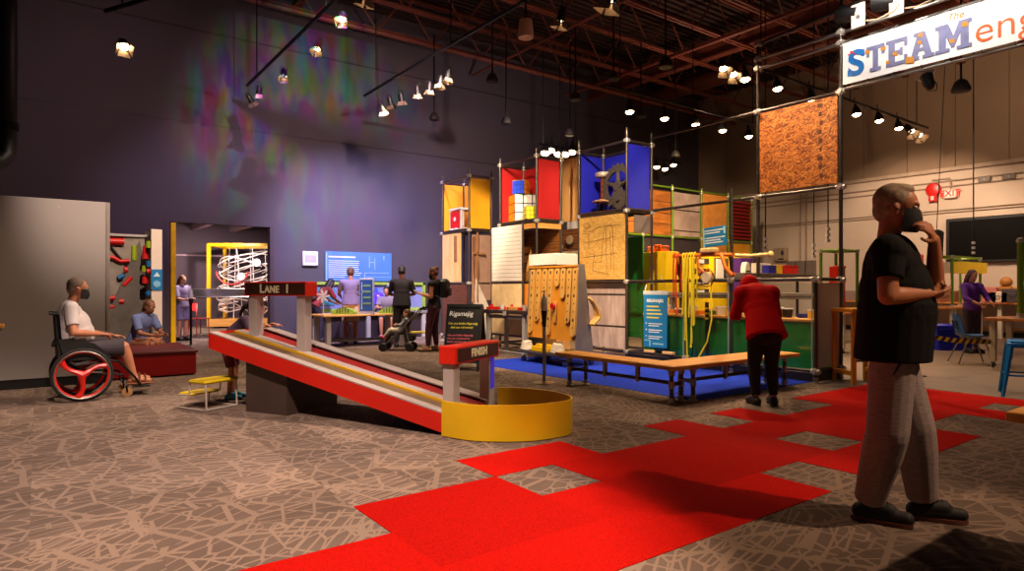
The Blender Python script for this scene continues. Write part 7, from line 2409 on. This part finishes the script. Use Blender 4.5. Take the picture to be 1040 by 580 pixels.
def bell_proto():
    t = thing('track_spotlight', 'x', 'spotlight', (0, 0, 0))
    MB().lathe([(0, .3), (.03, .3), (.035, .2), (.06, .17), (.085, .1), (.11, .0), (.10, .0), (.07, .08), (0, .1)], n=18).build('housing', BLACK, t)
    MB().ell((0, 0, .012), (.085, .085, .055), n=16, k=8).build('lens', LENS, t)
    MB().cyl((0, 0, .3), (0, 0, .42), .01, n=6).build('stem', BLACKM, t)
    return t
P1, P2 = lamp_proto(), bell_proto()
used = {}
def lamp(proto, p, target, label, k=1.0):
    rot = aim_rot(p, target)
    if proto not in used:
        used[proto] = 1
        o = proto
        o.location = p; o.rotation_euler = rot; o['label'] = label
    else:
        o = dup(proto, p, rot, label)
    o['group'] = 'track lighting spotlights'
    o.scale = (k, k, k)
    return o
def spot(p, target, watts, deg=70, blend=.6, col=(1, .72, .45), r=.06, name='spot'):
    l = bpy.data.lights.new(name, 'SPOT')
    l.energy = watts; l.spot_size = math.radians(deg); l.spot_blend = blend; l.color = col; l.shadow_soft_size = r
    o = bpy.data.objects.new(name, l); COL.objects.link(o)
    d = (Vector(target) - Vector(p)).normalized()
    o.location = Vector(p) + d * .16; o.rotation_euler = aim_rot(p, target)
    return o

WARM = (1, .74, .50)
HT = 5.2
# track A over the ramp, running back to the dark wall
xa = at_y(254, 13.6)
xa = 3.55
track('long lighting track running from above the ramp back to the dark wall', (xa, 5.0, HT + .35), (xa, 14.2, HT + .35))
words_ = ['nearest', 'second', 'third', 'fourth', 'fifth', 'sixth']
KA = .62
TA = [((347, 20), (1.5, 6.0, 0)), ((322, 50), (2.0, 8.5, 0)), ((288, 78), (3.0, 10.5, 0)), ((263, 95), (4.0, 15.4, 1.5)), ((256, 104), (6.2, 15.4, 1.7))]
for k, ((px, py), tg) in enumerate(TA):
    y = at_x(px, xa)
    p = (xa, y, zat(py, xa, y))
    lamp(P1, p, tg, 'barn-door spotlight on the track over the ramp, %s from the near end' % words_[k] if k else 'barn-door spotlight on the track over the ramp, nearest the viewer', KA)
xb = 5.83
track('second lighting track, left of the scaffold towers', (xb, 6.0, HT + .35), (xb, 13.4, HT + .35))
TB = [(455, 80), (447, 86), (436, 92), (424, 96), (408, 103), (397, 107), (389, 113)]
ordb = ['nearest', 'second', 'third', 'fourth', 'fifth', 'sixth', 'farthest']
for k, (px, py) in enumerate(TB):
    y = at_x(px, xb)
    p = (xb, y, zat(py, xb, y))
    lamp(P1, p, (5.0 + .5 * k, 10 + k * .6, .5), 'spotlight on the second track, %s%s' % (ordb[k], ' of the seven' if k in (0, 6) else ' from its near end'), .62)
# single lamp at upper left
p_ = at_depth(126, 8.6)
pz = zat(48, *p_)
track('short dark track carrying the lone spotlight at the upper left', (p_[0] - .2, p_[1] + .2, pz + .5), (p_[0] + 2.0, p_[1] - 2.4, pz + 1.0))
lamp(P1, (p_[0], p_[1], pz), (1.2, 5.5, 0), 'lone barn-door spotlight high on the left before the dark wall', .7)
# big flood near the top edge
for k, (px, py, d, kk, lb) in enumerate(((619, 2, 7.6, .95, 'large spotlight at the top edge above the blue fabric cube'), (569, 22, 10.5, .9, 'wide-rimmed spotlight hanging left of the large one at the top edge'), (371, -1, 8.5, .8, 'spotlight cut by the top edge above the near end of the ramp track'))):
    q = at_depth(px, d)
    lamp(P1, (q[0], q[1], zat(py, *q)), (q[0] - .5, q[1] + 1.5, 0), lb, kk)
# cluster over the red and yellow cubes
yc = 12.9
xc0, xc1 = at_y(548, yc), at_y(588, yc)
zc = zat(146, xc0, yc)
track('short track over the red fabric cube', (xc0, yc, zc), (xc1, yc, zc))
for k, (px, py) in enumerate(((553.5, 156), (559, 153), (567, 157), (574, 157), (580.5, 155))):
    x = at_y(px, yc)
    lamp(P2, (x, yc, zat(py, x, yc)), (x - 1.5, yc - 1.0, 0), 'bright lamp over the red fabric cube, ' + ['leftmost', 'second', 'middle', 'fourth', 'rightmost'][k] + ' of five', 1.25)
yc = 14.0
for k, (px, py) in enumerate(((667, 170), (675.5, 172), (684, 168))):
    x = at_y(px, yc)
    lamp(P2, (x, yc, zat(py, x, yc)), (x - .5, yc - 1.0, 0), 'small lamp seen right of the blue fabric cube, ' + ['left', 'middle', 'right'][k] + ' of three', 1.1)
track('short track right of the blue fabric cube', (at_y(660, yc), yc, zat(160, at_y(660, yc), yc)), (at_y(692, yc), yc, zat(160, at_y(660, yc), yc)))
# track C and D along X above the enclosure
yC = 9.6
track('lighting track crossing behind the upper pipes of the enclosure', (at_y(614, yC), yC, HT + .30), (at_y(775, yC), yC, HT + .30))
for k, (px, py) in enumerate(((639.5, 114), (675, 121), (706.5, 127), (734, 133), (760.5, 139))):
    x = at_y(px, yC)
    lamp(P2, (x, yC, zat(py, x, yC)), (x - .3, yC - .6, 0), 'bell lamp on the crossing track, ' + ['leftmost', 'second', 'middle', 'fourth', 'rightmost'][k] + ' of five')
yD = 7.1
track('lighting track ending above the man with the raised hand', (at_y(752, yD), yD, HT + .30), (at_y(942, yD), yD, HT + .30))
for k, (px, py) in enumerate(((757, 81), (790, 90.5), (824, 101), (870, 116.5), (893, 123), (913, 130.5))):
    x = at_y(px, yD)
    lamp(P2, (x, yD, zat(py, x, yD)), (x - .3, yD - .8, 0), 'bell lamp on the track over the chipboard, ' + ['leftmost', 'second', 'third', 'fourth', 'fifth', 'rightmost'][k] + ' of six')
for k, (px, py) in enumerate(((926, 134), (934, 138))):
    x = at_y(px, yD)
    lamp(P1, (x, yD, zat(py, x, yD)), (x - 1.5, yD - 4, 0), ['barn-door spotlight beside the last bell lamp of the track', 'barn-door spotlight at the very end of the track over the banner'][k], 1.0)
for k, (px, py) in enumerate(((735, 70), (745, 76))):
    q = at_depth(px, 12.2)
    lamp(P1, (q[0], q[1], zat(py, *q)), (q[0] - 2, q[1] - 3, 0), ['spotlight with bright flaps under the joists, left of the tall pipe posts', 'lower spotlight of the pair under the joists by the tall pipe posts'][k], .9)
# tilted black spot and hanging shades
def shade(px, py, d, label, kind='bell', k=1.0):
    q = at_depth(px, d)
    z = zat(py, *q)
    t = thing('hanging_speaker' if kind == 'bell' else 'ceiling_can', label, 'speaker' if kind == 'bell' else 'lamp', (q[0], q[1], z))
    if kind == 'bell':
        MB().lathe([(0, .16 * k), (.05 * k, .16 * k), (.10 * k, .12 * k), (.15 * k, 0), (.15 * k, -.04 * k), (.13 * k, -.06 * k), (0, -.05 * k)], n=20).build('shell', mat('shade_dark', (40, 34, 32), .6), t)
        MB().lathe([(0, -.055 * k), (.12 * k, -.062 * k), (0, -.07 * k)], n=18).build('grille', BLACK, t)
        MB().cyl((0, 0, .15 * k), (0, 0, 7.4 - z), .018, n=8).build('rod', BLACKM, t)
    else:
        MB().lathe([(0, .2 * k), (.12 * k, .19 * k), (.15 * k, -.1 * k), (.14 * k, -.14 * k), (0, -.12 * k)], n=20).build('shell', mat('can_pale', (190, 160, 130), .5), t)
        MB().cyl((0, 0, .19 * k), (0, 0, 7.4 - z), .014, n=8).build('rod', BLACKM, t)
    return t
for px, py, d, lb, k in ((500, 81, 13.0, 'dark bell speaker on a rod near the joists, left of the long rod speakers', 1.1), (514, 124, 15.5, 'dark bell speaker hanging low in front of the dark wall', 1.1), (584.5, 100, 15, 'dark bell speaker hanging left of the blue cube, the upper of two', 1.2), (579, 136, 16, 'dark bell speaker hanging left of the blue cube, the lower of two', 1.1), (623, 79, 13, 'flat disc speaker close under the joists over the blue cube', 1.1), (651, 117, 16, 'dark bell speaker hanging behind the crossing track, left side', 1.2), (676, 66, 12.5, 'dark bell speaker under the joists over the crossing track', 1.3), (686, 158, 17, 'dark bell speaker hanging in the corner right of the blue cube', 1.1), (976, 90, 11.0, 'dark bell speaker hanging below the orange letters of the banner', 1.3), (441, 120, 15.5, 'faint dark bell speaker hanging below the second track', 1.1)):
    shade(px, py, d, lb, 'bell', k * .75)
shade(534, 31, 9.0, 'pale can lamp hanging under the joists near the top', 'can', .75)
q = at_depth(941, 10.5)
o = lamp(P1, (q[0], q[1], zat(78, *q)), (q[0] + 2, q[1] + 2, 9), 'unlit black spotlight tilted upward below the banner', 1.0)
for c in o.children:
    pass
# thin cables dropping to the worktops
for px, y, lb in ((949.8, None, 0),):
    pass
def cable(px, d, pya, lb):
    q = at_depth(px, d)
    t = thing('drop_cable', lb, 'cable', (q[0], q[1], 0))
    zb = zat(pya, *q)
    MB().cyl((0, 0, zb), (0, 0, 7.4), .012, n=6).build('cable', BLACK, t)
    for k in range(3):
        MB().cyl((0, 0, zb + .10 * k), (0, 0, zb + .05 + .10 * k), .035, n=10).build('collar', WHITE, t)
cable(988.7, 13.0, 258, 'black drop cable with white collars in front of the black wall screen')
cable(777.5, 11.0, 256, 'black drop cable with white collars above the dark rack')
cable(826.5, 11.5, 262, 'black drop cable with white collars left of the ribbed panel top')
cable(841, 11.0, 246, 'black drop cable with white collars above the red box')

# ------------------------------------------------------------------ actual light
def L(p, t, w, deg, col=WARM, blend=.6, r=.08): return spot(p, t, w, deg, blend, col, r)
zA = 5.3
# warm floor and ramp lights (only partly from the tracks)
L((.4, 2.6, 5.4), (-.6, 4.2, 0), 2000, 84, (1, .75, .62), .3)
L((xa, 6.3, zA), (1.0, 6.8, .3), 900, 66, (1, .76, .62))
L((xa, 8.2, zA), (1.2, 9.2, .6), 650, 60)
L((1.5, 7.5, 5.4), (.6, 12.4, 1.2), 1300, 40, (1, .76, .60))  # added off the track to brighten the climbing wall
L((1.6, 10.0, 5.4), (1.2, 15.5, 4.0), 300, 110, (1, .62, .64), 1.0)  # added warm fill for the dark wall, no fixture built
L((xa, 10.2, zA), (3.5, 12.0, 0), 520, 80)
# second track: table group, chalkboard, pegs
L((xb, 12.2, zA), (5.6, 13.5, .5), 520, 80)
L((xb, 10.6, zA), (6.6, 11.6, .5), 600, 80)
L((4.4, 7.4, zA), (7.1, 8.4, 1.0), 1300, 44, (1, .76, .50))
L((xb, 7.2, zA), (6.2, 6.4, 0), 420, 75)
L((xb, 5.6, zA), (8.3, 8.6, 2.4), 1500, 50, (1, .80, .56))
L((4.6, 8.6, 5.6), (7.8, 12.2, 2.5), 2200, 40, (1, .80, .58))
L((3.6, 6.6, 5.4), (7.9, 10.6, 2.4), 1300, 34, (1, .80, .58))
# purple / blue wash on the dark wall
L((5.0, 11.8, 5.4), (6.6, 15.5, 1.6), 3000, 78, (.60, .54, 1), 1.0)
L((2.6, 11.8, 5.4), (3.6, 15.5, 2.0), 450, 90, (.72, .50, .86), 1.0)
L((7.4, 12.4, 5.4), (8.6, 15.5, 2.0), 550, 95, (.56, .46, 1), 1.0)
L((5.2, 9.0, 5.4), (6.4, 15.5, 4.6), 900, 80, (1, .66, .66), 1.0)
L((9.0, 10.5, 5.2), (10.5, 15.5, 5.0), 420, 100, (.9, .66, .66), 1.0)
# enclosure and workshop
L((6.3, 5.6, 5.2), (8.5, 6.3, .5), 700, 50, (1, .74, .44))  # added to brighten the green counter front
L((10.6, 7.1, HT), (9.6, 6.4, 0), 800, 100, (1, .70, .38))
L((13.5, 7.1, HT), (12.8, 8.0, 0), 620, 110, (1, .72, .44))
L((9.8, 8.6, 5.0), (11.5, 10.4, 1.2), 1800, 90, (1, .72, .40))
L((12.0, 8.6, HT), (14.6, 11.5, 3.0), 900, 80, (1, .70, .42))
L((16.4, 7.1, HT), (20.3, 8.0, 1.8), 900, 90, (1, .70, .48))
L((14.5, 5.0, 5.4), (14.0, 4.5, 0), 400, 100, (1, .70, .46))
L((17.6, 3.5, 5.4), (19.8, 5.0, 1.0), 460, 95, (1, .68, .46))
# red carpet and right foreground, then added brightening spots
L((1.6, 1.6, 5.4), (1.25, 2.7, 0), 700, 36, (1, .66, .42), .12)
L((5.6, 5.0, 5.4), (5.0, 3.9, 0), 260, 62, (1, .64, .40))
L((8.6, 6.4, 5.3), (8.2, 3.4, 0), 520, 75, (1, .66, .42))
L((5.2, -1.6, 5.2), (3.75, 1.45, 1.0), 900, 30, (1, .66, .42))
L((7.2, 1.8, 5.2), (7.6, 6.6, .8), 900, 36, (1, .72, .46))  # added to lift the grey end of the peg frame
L((3.2, 5.4, 5.3), (5.7, 8.7, .6), 800, 24, (1, .80, .62))  # added to brighten the chalkboard
L((6.0, 2.2, 5.2), (2.9, 4.7, .6), 800, 24, (1, .74, .52))  # added to brighten the FINISH lettering
L((16.0, 5.0, 6.2), (20.3, 6.5, 7.0), 300, 120, (1, .66, .42), 1.0)  # added broad wash on the upper pale wall, no fixture built
L((3.2, 19.0, .4), (3.4, 20.0, 3.5), 160, 150, (1, .80, .78), 1.0)  # invented uplighter, added to brighten the next gallery's beams
# chipboard and banner
L((7.0, 5.0, 5.0), (8.97, 5.1, 3.2), 150, 70, (1, .7, .44))
for yy, w in ((3.9, 130), (2.6, 130), (1.2, 110)):
    L((7.9, yy, 5.35), (8.93, yy - .1, 4.3), w, 110, (1, .90, .80), .8)
# added upward spots without fixtures, standing in for bounce under the joists
for p in ((9.9, 3.5, 4.9), (6.5, 9.5, 5.0), (13.5, 10.0, 4.9), (15.5, 4.5, 4.9)):
    L(p, (p[0], p[1] + .3, 9), 200, 150, (1, .60, .42), 1.0)
# next gallery
for p, w in (((3.4, 17.2, 3.1), 500), ((1.4, 20.6, 3.1), 500), ((4.6, 20.6, 3.1), 420)):
    L(p, (p[0] - .2, p[1] + 2.0, 0), w, 150, (1, .80, .74))

# coloured pattern projected on the dark wall (dichroic film in front of a spot)
o = spot((3.4, 7.6, 5.6), (5.4, 15.5, 4.9), 7000, 50, .9, (1, 1, 1), .02, 'pattern_projector')
l = o.data
l.use_nodes = True
nt = l.node_tree
em = nt.nodes['Emission']
tc = nt.nodes.new('ShaderNodeTexCoord')
mp = nt.nodes.new('ShaderNodeMapping'); mp.inputs['Scale'].default_value = (22, 8, 8); mp.inputs['Rotation'].default_value = (0, 0, .35)
nz = nt.nodes.new('ShaderNodeTexNoise'); nz.inputs['Scale'].default_value = 1.0; nz.inputs['Detail'].default_value = 2
nt.links.new(tc.outputs['Normal'], mp.inputs['Vector']); nt.links.new(mp.outputs[0], nz.inputs['Vector'])
hs = nt.nodes.new('ShaderNodeHueSaturation'); hs.inputs['Saturation'].default_value = 1.7
gm = nt.nodes.new('ShaderNodeGamma'); gm.inputs['Gamma'].default_value = 2.2
nt.links.new(nz.outputs['Color'], gm.inputs['Color']); nt.links.new(gm.outputs[0], hs.inputs['Color'])
nt.links.new(hs.outputs[0], em.inputs['Color'])

w = bpy.data.worlds.new('world')
SC.world = w
w.use_nodes = True
w.node_tree.nodes['Background'].inputs['Color'].default_value = (.62, .42, .30, 1)
w.node_tree.nodes['Background'].inputs['Strength'].default_value = .10

SC.view_settings.view_transform = 'Standard'
SC.view_settings.look = 'None'
SC.view_settings.gamma = 1
SC.view_settings.use_curve_mapping = False
SC.view_settings.exposure = 0.0
